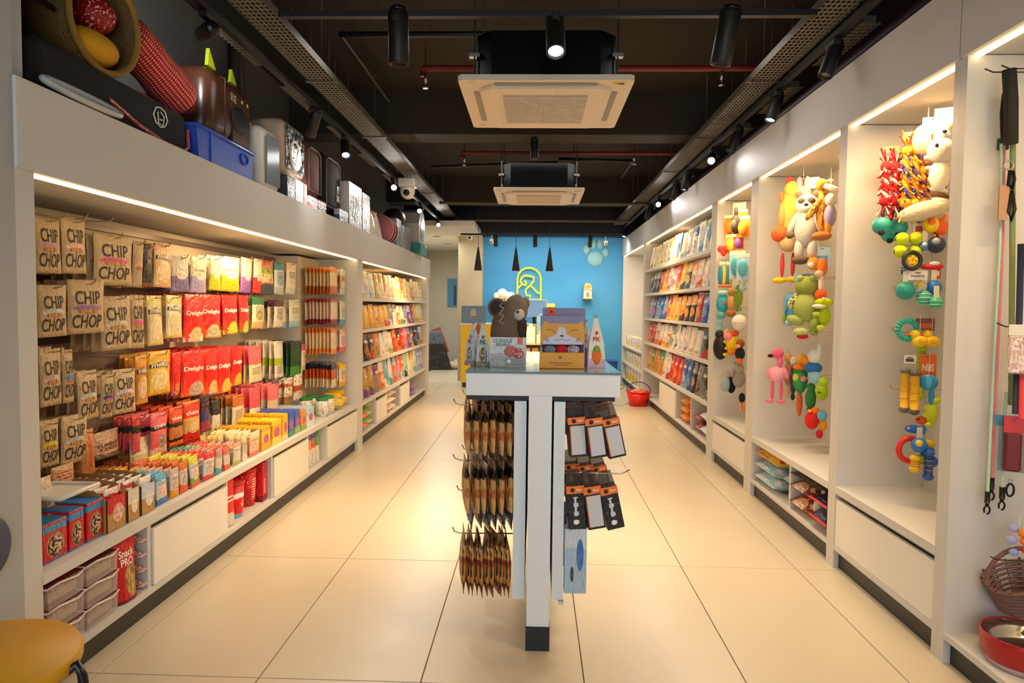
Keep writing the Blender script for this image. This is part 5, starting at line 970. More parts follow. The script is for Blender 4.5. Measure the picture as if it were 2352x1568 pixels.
# black bed with red piping
BB_ = mat('#0b0b10', .85); bed = root('pet_bed', 'black padded pet bed with red piping and a white dog emblem', 'pet bed', (-2.02, 3.14, ZC), 0)
obj('mattress', rbox((-.24, -.72, 0), (.24, .35, .10), .045, 4, 'mattress', BB_), bed)
obj('side_wall', rbox((.13, -.73, 0), (.262, .36, .215), .05, 5, 'side_wall', BB_), bed); obj('side_wall', rbox((-.26, -.72, 0), (-.14, .34, .24), .05, 5, 'side_wall', BB_), bed)
obj('end_wall', rbox((-.14, .24, .02), (.14, .35, .2), .045, 4, 'end_wall', BB_), bed)
PIP = print_mat([(0, '#c01f24')], mottle=('#f0c8b8', 30, .58))
part('piping', MB().tube([(.264, -.30, .10), (.268, -.1, .05), (.270, .1, .022), (.268, .30, .022), (.262, .352, .05), (.258, .36, .14)], .009, 8), PIP, bed, 'red dotted piping'); part('piping', MB().tube([(.20, -.30, .216), (.22, .0, .219), (.21, .3, .214)], .004, 6), mat('#b02028', .6), bed)
em = [(0, 0), (.02, .04), (.055, .05), (.10, .04), (.12, 0), (.10, -.035), (.06, -.05), (.02, -.035)]
part('emblem', MB().tube([(.266, .03+a, .13+b_*.9) for a, b_ in em], .0032, 6, closed=True), WHITE, bed, 'white line drawn dog head'); part('emblem', MB().tube([(.267, .065, .15), (.267, .07, .10), (.267, .11, .095), (.267, .12, .14), (.267, .09, .155)], .0028, 6), WHITE, bed); part('emblem', MB().tube([(.267, .085, .12), (.267, .10, .12)], .004, 6), WHITE, bed)
# dotted bolster leaning
A_, B_2 = Vector((-1.95, 3.22, 2.68)), Vector((-1.87, 3.68, 2.45)); rb = root('bolster', 'red and white dotted bolster cushion leaning over the black bed', 'cushion', A_)
mb = MB().tube([(B_2-A_)*(t/20) for t in range(21)], [.05, .088, .1, .105, .104, .102, .104, .106, .105, .102, .1, .102, .105, .106, .104, .101, .103, .105, .1, .088, .05], 24); me = mb.mesh('cover', dots_mat('#c8181c', '#f3cdbb', 46)); uv_lathe(me, 24, 20, .64, .85)
obj('cover', me, rb); part('end_seam', MB().tube([(B_2-A_)+Vector((.05*math.cos(a), .0, .05*math.sin(a))) for a in [2*math.pi*i/16 for i in range(16)]], .005, 6, closed=True), mat('#b01418', .7), rb)
# white oval frame
q = at(200, 245, 0, -1.70); fr = root('oval_frame', 'white oval plastic frame lying at the front edge of the cabinet top', 'frame', (-1.727, 2.64, ZC+.045), rot=(0, math.radians(38), 0))
part('outer_ring', MB().tube([(.042*math.cos(a), .22*math.sin(a), .0) for a in [2*math.pi*i/32 for i in range(32)]], .014, 8, closed=True), mat('#b9bdbc', .4), fr); part('inner_ring', MB().tube([(.026*math.cos(a), .12*math.sin(a)-.04, .0) for a in [2*math.pi*i/28 for i in range(28)]], .006, 6, closed=True), mat('#b9bdbc', .4), fr)
pn = root('side_board', 'pale blue upright board behind the near post', 'board', (-1.80, 2.25, ZC)); part('panel', B((0, 0, 0), (.03, .12, .42), 0, .004), mat('#9fabb0', .4), pn); part('edge_trim', B((.0305, 0, 0), (.034, .12, .42)), mat('#b4bec2', .4), pn)
# cat eared carrier
BRC = mat('#4a2c1e', .28, noise=.4, nscale=6); YE = mat('#b4c818', .6)
def topy(px, x=-1.78): return at(px, 400, 0, x).y
cr = root('pet_carrier', 'brown cat eared carrier bag with yellow green ears', 'pet carrier', (-1.93, 4.155, ZC+.195), SIDE[-1])
obj('shell', rbox((-.29, -.11, 0), (.29, .20, .42), .10, 5, 'shell', BRC), cr); part('front_pocket', B((-.02, -.118, .04), (.24, -.10, .34), 0, .012), BRC, cr)
part('mesh_window', MB().ball((.08, -.118, .18), (.11, .012, .08), 18, 10), mat('#060504', .5), cr, 'black oval mesh window'); part('trim', MB().tube([(-.10, -.108, .02), (-.10, -.112, .38), (-.10, -.02, .405)], .004, 6), mat('#6a4a3a', .5), cr)
for x_, s_ in ((-.13, 1), (.16, .8)): part('ear', MB().prism([(x_-.05*s_, .43), (x_+.05*s_, .43), (x_-.03*s_, .43+.10*s_)], -.05, -.03, plane='xz'), [YE], cr, 'yellow green pointed ear')
for k in range(3): part('whisker', MB().tube([(-.03, -.116, .315-.014*k), (.035, -.117, .31-.018*k)], .003, 5), mat('#e8e0b0'), cr)
for k in (0, 1): part('eye', MB().ball((.12+.08*k, -.114, .305), (.02, .006, .016), 10, 6), mat('#d9cf8a', .4), cr)
BLU = mat('#2f57c9', .35); bx = root('litter_tray', 'bright blue plastic litter tray under the cat eared carrier', 'litter tray', (-1.90, 3.88, ZC), SIDE[-1])
part('tray_wall', MB().prism([(-.33, 0), (.33, 0), (.36, .185), (-.355, .185)], -.17, .2, plane='xz'), BLU, bx); part('rim', MB().tube([(-.36, -.175, .178), (.365, -.175, .178), (.365, .2, .178), (-.36, .2, .178)], .010, 6, closed=True), BLU, bx)
part('moulded_loop', MB().tube([(.22+.05*math.cos(a), -.176, .12+.03*math.sin(a)) for a in [2*math.pi*i/16 for i in range(16)]], .006, 6, closed=True), BLU, bx); part('moulded_rib', B((-.21, -.178, .0), (-.19, -.17, .17)), BLU, bx)
# white window backpack
def backpack(label, ya, yb_, h, shell, win, z=ZC, x=-1.92, rnd=.06, d=.24, extra=None, name='pet_backpack'):
    w = yb_-ya; r = root(name, label, 'pet carrier', (x, (ya+yb_)/2, z), SIDE[-1])
    obj('shell', rbox((-w/2, -d/2-.04, 0), (w/2, d/2, h), min(rnd, w/2.3), 5, 'shell', shell), r)
    if win: part('window', B((-w*.34, -d/2-.046, h*.14), (w*.34, -d/2-.040, h*.86), 0, .003), win, r, 'clear window')
    part('handle', MB().tube([(-.05, 0, h-.01), (-.045, 0, h+.03), (0, 0, h+.045), (.045, 0, h+.03), (.05, 0, h-.01)], .007, 6), shell, r)
    part('seam', MB().tube([(-w*.38, -d/2-.041, .06), (-w*.38, -d/2-.041, h-.08), (-w*.25, -d/2-.041, h-.05), (w*.25, -d/2-.041, h-.05), (w*.38, -d/2-.041, h-.08), (w*.38, -d/2-.041, .06)], .004, 6, closed=True), mat('#9a9184', .5), r)
    return r, w
y = topy
bp_, w = backpack('white hard shell pet backpack with a tall clear window', 4.47, 4.79, .43, mat('#e3ded5', .35), mat('#9fb0c0', .12, .3), rnd=.07)
part('carry_loop', MB().tube([(.02+.11*math.cos(a)*1, .1, .42+.15*math.sin(a)) for a in [math.pi*i/14 for i in range(15)]], .008, 8), mat('#c9c4ba', .4), bp_, 'tall thin loop')
qm, w = backpack('silver quilted pet backpack with a round porthole', 4.84, 5.28, .40, mat('#b9a48e', .4), None, z=ZC+.17, rnd=.06)
part('quilted_panel', B((-.19, -.165, .06), (.19, -.160, .36), 0, .002), print_mat([(0, '#3a3633')], mottle=('#c9cdd0', 7, .48), foil=.6, rough=.25), qm, 'silver quilted panel')
for k in range(5):
    part('quilt_seam', MB().tube([(-.18+.075*k, -.168, .07), (min(.18, -.04+.075*k), -.168, .07+(min(.18, -.04+.075*k)-(-.18+.075*k))*1.9)], .003, 5), mat('#2a2622', .4), qm)
part('porthole', MB().tube([(-.02+.10*math.cos(a), -.170, .17+.10*math.sin(a)) for a in [2*math.pi*i/28 for i in range(28)]], .011, 8, closed=True), mat('#c9b8a2', .35), qm, 'beige porthole ring')
for k, (a, b_, c, lab) in enumerate(((4.82, 4.98, '#3a3f40', 'grey carton under the quilted backpack'), (4.99, 5.16, '#a9adb0', 'silver carton under the quilted backpack'), (5.17, 5.24, '#d8574a', 'coral striped slim carton under the quilted backpack'))):
    carton(lab, b_-a, .3, .165, (-1.88, (a+b_)/2, ZC), SIDE[-1], print_mat([(0, c)], (.5, .5, .4, .3, c, '#e8e8ea')), 'carton', 'box', mat(c))
backpack('mauve fabric pet backpack with curved top', 5.32, 5.72, .44, mat('#6f4a48', .75), None, z=ZC+.10, rnd=.10)
backpack('plain black pet backpack with white lettering', 5.76, 6.30, .52, mat('#0e0e10', .8), None, z=ZC+.04, rnd=.10)
t = obj('lettering', text_mesh('PET\nBAG', .10, .14, WHITE), bpy.data.objects['pet_backpack.003'], (.13, -.165, .20))
for k, (a, b_, c, h, lab) in enumerate(((5.30, 5.50, '#e0788a', .098, 'pink edged carton beneath the mauve backpack'), (5.51, 5.72, '#9a8f8a', .098, 'grey striped carton beneath the mauve backpack'), (6.0, 6.28, '#3a6a90', .10, 'blue footed carton in front of the black backpack'))):
    carton(lab, b_-a, .12 if k == 2 else .3, h, (-1.88 if k < 2 else -1.73, (a+b_)/2, ZC), SIDE[-1], print_mat([(0, c), (.5, '#c9c4c0')], (.5, .5, .4, .3, c, '#efe9e4')), 'carton', 'box', mat(c)) if k < 2 else carton(lab, b_-a, .05, h, (-1.725, (a+b_)/2, ZC), SIDE[-1], print_mat([(0, c), (.5, '#c9c4c0')]), 'carton', 'box', mat(c))
BPX = print_mat([(0, '#cfd0d2'), (.12, '#e6e6ea')], (.42, .42, .36, .32, '#4a453c', '#a9a496')); carton('white carton printed with a grey backpack, on the cabinet top', .46, .3, .40, (-1.87, 6.62, ZC), SIDE[-1], BPX, 'carton', 'box', LAM_W)
carton('white and blue patterned carton behind the backpack carton', .30, .28, .38, (-1.86, 7.04, ZC), SIDE[-1], print_mat([(0, '#e9ebf0')], mottle=('#7a86c0', 6, .58)), 'carton', 'box', LAM_W)
for k, (yy, w_, h, c1, c2, lab) in enumerate(((7.36, .26, .40, '#f0c9c0', '#f2a91e', 'pink pack with an amber top'), (7.66, .26, .36, '#f2ead2', '#d0c02a', 'cream pack with a lime picture'), (7.96, .26, .34, '#ece6ee', '#f09a1e', 'white pack with an orange corner'))):
    o = obj('food_bag', pouch_mesh(w_, h, .2, print_mat([(0, c1), (.78, c2)], (.5, .4, .2, .3, c2, c1)), True), None, (-1.86, yy, ZC+.0005), (0, 0, SIDE[-1]), label=lab+' on the cabinet top', cat='bag')
for k in range(3): lying_ = root('cushion', f'maroon cushion standing upright on the cabinet top, {ORD[k]} of three', 'cushion', (-1.86, 8.24+.13*k, ZC)); part('cushion_body', MB().ball((0, 0, .17), (.17, .06, .17), 18, 10), mat(['#b06a72', '#7f2f34', '#64262a'][k], .85), lying_); part('piping', MB().tube([(.17*math.cos(a), 0, .17+.17*math.sin(a)) for a in [2*math.pi*i/20 for i in range(20)]], .008, 6, closed=True), mat('#d8a0a4', .7), lying_)
for k, (yy, w_, h, c) in enumerate(((8.72, .30, .34, '#8a8f92'), (9.06, .28, .30, '#b9b6ae'), (9.38, .3, .32, '#a08a80'))): carton(f'{["blue grey","pale grey","brown printed"][k]} carton near the far end of the cabinet top', w_, .28, h, (-1.86, yy, ZC), SIDE[-1], print_mat([(0, c), (.6, '#9aa4aa')], (.5, .45, .3, .3, '#4a4240', c)), 'carton', 'box', mat('#3f6fa8' if k == 1 else c))
r_ = root('pet_helmet_bag', 'black cap shaped bag on the cartons at the far end', 'bag', (-1.86, 9.1, ZC+.305)); part('bag_body', MB().ball((0, 0, .1), (.15, .17, .13), 16, 10), mat('#141416', .6), r_); part('strap', B((-.1, -.1, -.0), (.1, .1, .01)), mat('#3f6fa8'), r_)
cd = root('litter_house', 'hooded grey litter house with a teal base on the cabinet top', 'litter house', (-1.84, 10.0, ZC)); 
part('hood', MB().prism([(-.24, .14), (.24, .14), (.25, .42), (.17, .58), (.0, .64), (-.17, .58), (-.25, .42)], -.16, .2, plane='yz'), mat('#c6c6c2', .4), cd); part('doorway', MB().prism([(-.12, .2), (.12, .2), (.13, .42), (0, .5), (-.13, .42)], .201, .206, plane='yz'), mat('#7c878a', .3), cd, 'grey swing door')
part('base', MB().prism([(-.26, 0), (.26, 0), (.27, .15), (-.27, .15)], -.17, .225, plane='yz'), mat('#2f8f8c', .4), cd, 'teal base'); part('handle', MB().tube([(.235, -.18, .17), (.26, 0, .10), (.235, .18, .17)], .008, 6), mat('#d8c8d0', .4), cd)
o = obj('food_bag', pouch_mesh(.25, .42, .15, print_mat([(0, '#c9c02a'), (.3, '#e8a48a'), (.6, '#d9d0ca')]), True), None, (-1.84, 10.5, ZC+.0005), (0, 0, SIDE[-1]), label='olive footed bag standing past the litter house', cat='bag')
# ================================================================== TOYS
def toy(name, label, px, py, Y, spec, cat='toy', rz=-.5, sc=1.0, cab=None, hk=True, tag=None):
    """spec: (part, centre, radii, colour[, tilt]) in metres as seen from the aisle: x right, y away, z up"""
    o = at(px, py, 1, Y); r = root(name, label, cat, o, rz); sc = sc*(1.25 if cat == 'plush toy' else 1.12); r.scale = (sc,)*3
    for q in spec:
        nm, c, rad, col = q[:4]; m = col if not isinstance(col, str) else (mat(col, 1.0, noise=.22, nscale=110, bump=1.0) if cat == 'plush toy' else mat(col, .6, noise=.1, nscale=30))
        M = Matrix.Rotation(q[4], 3, 'Y') if len(q) > 4 else None
        part(nm, MB().ball(c, rad, 14, 10, 0, M), m, r)
    if tag: part('card_tag', B((tag[0]-.03, -.004, tag[1]), (tag[0]+.03, -.001, tag[1]+.06)), mat(tag[2] if len(tag) > 2 else '#e9e6de', .5), r)
    part('loop', MB().tube([(0, .0, .04), (0, .0, .12)], .0015, 5), mat('#d8d0c0'), r)
    return r
def rhook(cab, x, y, z, L): 
    o = hook(cab, (2.08, y, z), L, 1, 0); return o
# --- rubber toy cabinet (Y 2.85 .. 3.8)
def at_y(px, py, Y): return at(px, py, 1, Y)
TEAL, TB_ = mat('#2a9d95', .45), mat('#1a1a1c', .5)
def rope(label, px, y0, y1, Y, cols, rad=.017, n=2, fringe=None):
    a, b_ = at_y(px, y0, Y), at_y(px, y1, Y); r = root('rope_toy', label, 'rope toy', a); H = a.z-b_.z
    for k in range(n):
        ox = (k-(n-1)/2)*rad*2.6
        for s in range(3):
            ph = s*2.09; part('strand', MB().tube([(ox+rad*.55*math.cos(ph+i*.75), rad*.55*math.sin(ph+i*.75), -H*i/26) for i in range(27)], rad*.55, 6), mat(cols[s % len(cols)], .9), r)
        mb = MB()
        for i in range(44):
            an = R.uniform(0, 6.28); zz = -H*R.uniform(.04, .96); L_ = R.uniform(.022, .04)
            mb.tube([(ox+rad*.7*math.cos(an), rad*.7*math.sin(an), zz), (ox+(rad*.7+L_*.7)*math.cos(an), (rad*.7+L_*.7)*math.sin(an), zz-L_*.5)], .0042, 5, i % len(cols))
        part('tuft', mb, [mat(c, .9) for c in cols], r)
        for zz, sg in ((0, 1), (-H, -1)):
            mb = MB()
            for i in range(9): an = i*.7; mb.tube([(ox, 0, zz), (ox+.035*math.cos(an), .03*math.sin(an), zz+sg*(.03+.02*(i % 3)))], .004, 5, i % len(cols))
            part('fringe', mb, [mat(c, .9) for c in (fringe or cols)], r)
        part('knot', MB().ball((ox, 0, -H*.08), rad*1.5, 10, 7), mat(cols[0], .9), r); part('knot', MB().ball((ox, 0, -H*.92), rad*1.5, 10, 7), mat(cols[-1], .9), r)
    return r
rope('braided red and white rope toy hanging highest in the rubber toy cabinet', 2046, 375, 470, 3.50, ['#c3161f', '#cfc4b8', '#c3161f'])
rope('second red and white rope toy just behind the first', 2066, 385, 465, 3.62, ['#c3161f', '#efe6dc', '#b8141c'], n=1)
rope('orange blue and purple braided rope toy with fringed ends', 2095, 335, 478, 3.45, ['#e8901a', '#3f3a8c', '#e8a92a'], fringe=['#ef6a1a', '#e8471a', '#e8a92a'])
rope('orange and purple rope toy with a loop beside the white plush', 2122, 385, 470, 3.45, ['#e8901a', '#4a3a8c', '#d97a1a'], n=1, fringe=['#ef6a1a', '#e8a92a'])
for k, (px, py) in enumerate(((2025, 518), (2063, 522), (2044, 536))):
    q = at_y(px, py, 3.50+.05*k); r = root('rubber_ball', ['smooth teal rubber ball on a black strap, outer one', 'smooth teal rubber ball on a black strap, inner one', 'teal rubber ball peeping from behind the two strapped balls'][k], 'ball', q)
    part('ball_body', MB().ball((0, 0, 0), .044, 22, 14), TEAL, r); part('strap', MB().tube([(0, -.01, .042), (.004, 0, .075), (.012, 0, .11)], .009, 8), TB_, r); part('plug', MB().ball((-.01, -.02, -.036), .016, 10, 6), TB_, r)
toy('plush_toy', 'white plush with a brown and white rope body hanging from a card', 2130, 320, 3.42, [('head', (0, 0, 0), (.055, .04, .062), '#cfc3a6'), ('ear', (.055, -.01, .04), (.025, .02, .03), '#e8e0cc'), ('muzzle', (.045, -.03, .0), (.03, .025, .03), '#d6d1c4'), ('nose', (.055, -.055, .012), (.008, .006, .007), '#1c1a18'), ('foot', (-.005, -.01, -.27), (.09, .035, .035), '#cfc6ae', -.25), ('foot', (.05, .03, -.29), (.05, .03, .03), '#c9bfa8')] +
    [('rope_body', (.02+.004*k, 0, -.075-.02*k), (.032, .03, .013), '#6a4a34' if k % 2 else '#efe8dc', .3) for k in range(9)], 'plush toy', tag=(.05, .05))
toy('plush_toy', 'second white plush with dark eyes behind the striped rope plush', 2160, 345, 3.36, [('head', (0, 0, 0), (.045, .04, .05), '#cfccc4'), ('eye', (-.012, -.038, .012), (.006, .004, .008), '#181818'), ('body', (0, .01, -.09), (.035, .03, .06), '#e9e2d2'), ('ear', (-.02, 0, .055), (.018, .012, .02), '#6a4a34')], 'plush toy')
TENN = mat('#c6d81a', .95, noise=.15, nscale=60, bump=.6)
for k, (px, py) in enumerate(((2072, 549), (2104, 547), (2068, 577), (2100, 579))):
    q = at_y(px, py, 3.44); r = root('tennis_ball', f'yellow green tennis ball, {["top outer","top inner","bottom outer","bottom inner"][k]} one of the strapped four', 'ball', q, group='strapped tennis balls'); part('felt', MB().ball((0, 0, 0), .032, 20, 12), TENN, r); part('band', MB().tube([(.033*math.cos(a), -.004, .022*math.sin(a)) for a in [2*math.pi*i/20 for i in range(20)]], .0022, 5, closed=True), TB_, r)
q = at_y(2095, 598, 3.40); r = root('ring_toy', 'black rubber ring with a yellow star inside', 'toy', q); part('ring', MB().tube([(.040*math.cos(a), 0, .040*math.sin(a)) for a in [2*math.pi*i/24 for i in range(24)]], .010, 8, closed=True), mat('#26282c', .4), r)
for k in range(5): a = 1.57+k*1.257; part('star_arm', MB().ball((.014*math.cos(a), 0, .014*math.sin(a)), (.014, .01, .014)), mat('#e8c01a', .5), r)
def ball_toy(label, px, py, Y, rad, col, extra=None, card=None, ribs=0):
    q = at_y(px, py, Y); r = root('ball_toy', label, 'ball', q); part('ball_body', MB().ball((0, 0, 0), rad, 20, 12), mat(col, .4), r)
    for k in range(ribs): a = math.pi*(k+1)/(ribs+1); part('rib', MB().tube([(rad*1.0*math.sin(a)*math.cos(t), rad*1.0*math.sin(a)*math.sin(t), rad*math.cos(a)) for t in [2*math.pi*i/20 for i in range(20)]], rad*.09, 6, closed=True), mat(extra, .4), r)
    if not ribs and extra: part('patch', MB().ball((-rad*.3, -rad*.55, rad*.3), rad*.5, 10, 7), mat(extra, .4), r)
    part('hang_tab', B((-.012, -.002, rad*.9), (.012, .002, rad+.05)), mat(card or '#e8e4dc', .5), r); return r
def card(label, px, py, Y, w, h, col, txt=None, tc='#3a3a3a', name='product_card'):
    q = at_y(px, py, Y); r = root(name, label, 'card', q, -.35); part('card_sheet', B((-w/2, 0, -h/2), (w/2, .003, h/2)), mat(col, .5), r); part('euro_hole', B((-.012, -.001, h/2-.014), (.012, -.0003, h/2-.008)), mat('#6a6660'), r)
    if txt: obj('lettering', text_mesh(txt, w*.7, h*.3, mat(tc, .5)), r, (0, -.0005, -.004))
    else: part('printed_panel', B((-w*.35, -.0012, -h*.3), (w*.35, -.0003, h*.1)), mat(tc, .5), r)
    return r
card('large white card above the striped rope plush', 2146, 290, 3.45, .10, .09, '#e6e4e0', None, '#c9605a')
card('small orange and blue card above the red rope toys', 2048, 350, 3.6, .07, .06, '#d9a85a', None, '#5a7a9a'); card('cream label on the orange rope toy', 2090, 315, 3.5, .06, .05, '#efe0b8', None, '#d8b070')
card('white card with red print above the tennis balls', 2112, 522, 3.5, .05, .07, '#efece6', None, '#c8403a')
ball_toy('yellow crab shaped toy in orange packaging', 2140, 518, 3.42, .04, '#f0d01e', '#e8661e', '#e87a4a')
r = toy('crab_toy', 'orange legged crab toy with a pink card', 2160, 520, 3.40, [('body', (0, 0, 0), (.03, .02, .04), '#e8642a'), ('leg', (-.02, -.01, -.05), (.008, .008, .02), '#e8642a'), ('leg', (.0, -.01, -.055), (.008, .008, .02), '#e8642a'), ('claw', (.02, -.01, .03), (.015, .01, .02), '#f0a07a')])
ball_toy('navy and silver ball in a dark pack', 2150, 562, 3.40, .040, '#22324e', '#8a9ab0', '#1a1a1c'); ball_toy('small silver blue ball beside the yellow star ring', 2124, 565, 3.42, .024, '#5a86b8', '#d9e2ea')
toy('disc_toy', 'red flat disc toy under the navy ball', 2140, 612, 3.42, [('body', (0, 0, 0), (.045, .02, .014), '#d8221c'), ('cap', (.01, -.01, .012), (.02, .015, .01), '#e9e4de')])
card('white card lettered Playtime over the teal ball', 2108, 632, 3.42, .082, .045, '#ece8e2', 'Playtime', '#3a3634'); card('blue card beside the white lettered card', 2075, 622, 3.5, .03, .05, '#9ec4dc'); card('red card with white print near the post', 2150, 625, 3.42, .04, .06, '#c8382e', None, '#efe4dc')
ball_toy('large smooth teal ball under the blue card', 2079, 667, 3.44, .044, '#239a90'); ball_toy('silver and yellow ball beside the large teal ball', 2112, 660, 3.44, .036, '#b9c0c4', '#e6c32a'); ball_toy('deep blue ball next to the post', 2144, 660, 3.42, .036, '#1b6fc4', None, '#f0eee8')
ball_toy('ribbed mint green ball under the silver ball', 2122, 684, 3.42, .036, '#3fae9a', '#8fd6c0', ribs=5); ball_toy('ribbed mint ball partly behind the post', 2150, 695, 3.38, .030, '#3fae9a', '#8fd6c0', ribs=4)
q = at_y(2084, 757, 3.44); r = root('ring_toy', 'ribbed teal chew ring', 'toy', q)
for k in range(20): a = 2*math.pi*k/20; part('segment', MB().ball((.045*math.cos(a), 0, .045*math.sin(a)), (.016, .014, .0085), 10, 7, 0, Matrix.Rotation(-a, 3, 'Y')), mat('#2fb0a0', .4), r)
for k, (px, py) in enumerate(((2112, 784), (2140, 784))): toy('duck_toy', f'yellow rubber duck shaped toy, {["outer","inner"][k]} one of two', px, py, 3.42, [('body', (0, 0, 0), (.032, .03, .026), mat('#f0c818', .4)), ('head', (-.018, 0, .03), (.02, .018, .02), mat('#f0c818', .4)), ('beak', (-.04, -.01, .028), (.012, .008, .005), mat('#e8701a', .4)), ('wing', (.012, -.028, .004), (.018, .006, .014), mat('#e2b80e', .4))])
card('brown and red card above the yellow ducks', 2125, 745, 3.44, .08, .06, '#7a3a22', None, '#c8502e'); card('white card with dark print above the yellow bones', 2090, 825, 3.44, .05, .04, '#e6e2da', None, '#3a3a3a')
def bone(label, px, y0, y1, Y, col, cap):
    a, b_ = at_y(px, y0, Y), at_y(px, y1, Y); r = root('bone_toy', label, 'toy', a); H = a.z-b_.z
    part('shaft', MB().tube([(0, 0, -.01), (0, 0, -H+.01)], .019, 12), mat(col, .45), r)
    for zz in (0, -H): part('bone_end', MB().ball((0, 0, zz), (.026, .022, .018)), mat(cap, .5), r)
    for k in range(3): part('ridge', MB().tube([(.0195*math.cos(t), .0195*math.sin(t), -H*(.3+.2*k)) for t in [2*math.pi*i/14 for i in range(14)]], .002, 5, closed=True), mat('#c98f0a'), r)
bone('yellow bone toy with grey ends, outer one', 2080, 852, 940, 3.44, '#e8b41a', '#6a6660'); bone('yellow bone toy with grey ends, inner one', 2103, 858, 945, 3.40, '#e8b41a', '#5a5652'); bone('lime green stick toy behind the yellow bones', 2117, 800, 910, 3.46, '#a8c81e', '#a8c81e')
card('orange card lettered NIBS beside the bones', 2132, 842, 3.42, .07, .12, '#e2661e', 'NIBS', '#f6ece0')
toy('paddle_toy', 'bright blue paddle shaped toy before the orange card', 2133, 878, 3.38, [('blade', (0, 0, 0), (.036, .012, .034), mat('#1e8fd0', .35)), ('handle', (.012, 0, -.06), (.012, .01, .04), mat('#1e8fd0', .35)), ('rib', (.0, -.012, .0), (.012, .004, .026), mat('#4ab0e6', .35))])
toy('spiky_toy', 'lime yellow dinosaur shaped rubber toy', 2140, 948, 3.38, [('body', (0, 0, 0), (.024, .02, .05), '#bfd020'), ('head', (.012, 0, .055), (.02, .016, .018), '#bfd020'), ('spike', (-.022, 0, .02), (.01, .006, .012), '#d6e04a'), ('spike', (-.022, 0, -.01), (.01, .006, .012), '#d6e04a'), ('foot', (-.01, -.01, -.05), (.014, .012, .01), '#bfd020')])
toy('rubber_toy', 'orange red rubber toy between the bone and the dinosaur', 2118, 965, 3.42, [('body', (0, 0, 0), (.028, .02, .018), '#e0521e'), ('tail', (.03, 0, .005), (.016, .01, .01), '#e0521e'), ('eye', (-.014, -.018, .006), (.005, .004, .005), '#181818')])
toy('fish_toy', 'blue fish toy above the red ring', 2098, 985, 3.44, [('body', (0, 0, 0), (.034, .014, .018), '#2a6fc8'), ('tail_fin', (.036, 0, 0), (.012, .006, .02), '#3f8fe0'), ('eye', (-.018, -.013, .004), (.005, .003, .005), '#f0f0f0')])
q = at_y(2088, 1032, 3.42); r = root('ring_toy', 'thick red half ring toy at the bottom hook', 'toy', q); part('ring', MB().tube([(.05*math.cos(a), 0, .055*math.sin(a)) for a in [.9+4.4*i/20 for i in range(21)]], .014, 10), mat('#d8241e', .4), r); part('ring_tip', MB().ball((.05*math.cos(.9), 0, .055*math.sin(.9)), .015), mat('#c01c18', .4), r)
ball_toy('glossy blue ball inside the red half ring', 2111, 1022, 3.38, .036, '#2a78d0', '#e8c92a', '#d9d4c8')
toy('chew_toy', 'blue and green four lobed toy at the bottom hook', 2128, 1045, 3.38, [('lobe', (0, 0, .02), (.03, .02, .024), '#1f5ec0'), ('lobe', (-.02, 0, -.02), (.022, .02, .022), '#8fb82a'), ('lobe', (.022, 0, -.025), (.022, .02, .024), '#1f5ec0'), ('lobe', (.01, 0, .05), (.02, .018, .02), '#c8a81e')])
bone('short yellow tube toy hanging lowest', 2102, 1052, 1076, 3.38, '#efc41a', '#efc41a'); bone('dark blue long toy hanging lowest beside the post', 2134, 1040, 1095, 3.36, '#1d4fae', '#2a62c8')
for z in (2.14, 1.92, 1.72, 1.50, 1.30, 1.02): 
    for y in (3.46,): rhook(cR4, 0, y, z, .34)
# --- plush cabinet
PL = 'plush toy'
toy('plush_toy', 'tall yellow chicken plush with red striped legs and yellow feet', 1811, 500, 4.90, [('body', (0, 0, 0), (.055, .04, .15), '#d9a548'), ('wing', (-.03, -.03, .0), (.02, .02, .06), '#c78a50'), ('head', (.012, 0, .15), (.04, .035, .05), '#e0b050'), ('comb', (.0, 0, .20), (.02, .012, .025), '#d84a3a'), ('wattle', (-.035, -.02, .11), (.015, .01, .03), '#e07040'), ('belly', (.01, -.02, -.13), (.06, .04, .06), '#c9a880'), ('orange_ball', (-.035, -.03, -.09), (.05, .045, .045), '#e8602a'), ('leg', (-.025, 0, -.26), (.012, .012, .07), '#c83a34'), ('leg', (.03, 0, -.26), (.012, .012, .07), '#c83a34'), ('foot', (-.035, -.02, -.345), (.038, .03, .018), '#e8c01a'), ('foot', (.035, -.02, -.34), (.038, .03, .018), '#e8c01a')], PL, cab=1)
toy('plush_toy', 'large white plush with brown eye patches and a black nose', 1852, 500, 4.72, [('head', (0, 0, .07), (.058, .05, .055), '#e6dcc8'), ('eye_patch', (-.02, -.04, .085), (.02, .014, .016), '#5a4a34'), ('eye_patch', (.028, -.04, .085), (.02, .014, .016), '#5a4a34'), ('nose', (.006, -.056, .058), (.014, .01, .012), '#14120f'), ('muzzle', (.006, -.045, .05), (.028, .02, .022), '#f2ece0'), ('body', (0, 0, -.06), (.062, .05, .10), '#bdbcb6'), ('arm', (-.06, -.01, -.03), (.022, .022, .07), '#b5b4ae', .4), ('arm', (.06, -.01, -.03), (.022, .022, .07), '#b5b4ae', -.4), ('paw', (-.075, -.02, -.09), (.022, .02, .02), '#6a5a44'), ('leg', (-.03, -.01, -.17), (.026, .026, .06), '#bdbcb6'), ('leg', (.035, -.01, -.17), (.026, .026, .06), '#bdbcb6'), ('foot', (-.02, -.03, -.225), (.045, .03, .024), '#5f5240'), ('ear', (-.04, 0, .125), (.018, .012, .02), '#6a5a44'), ('ear', (.045, 0, .125), (.018, .012, .02), '#6a5a44')], PL)
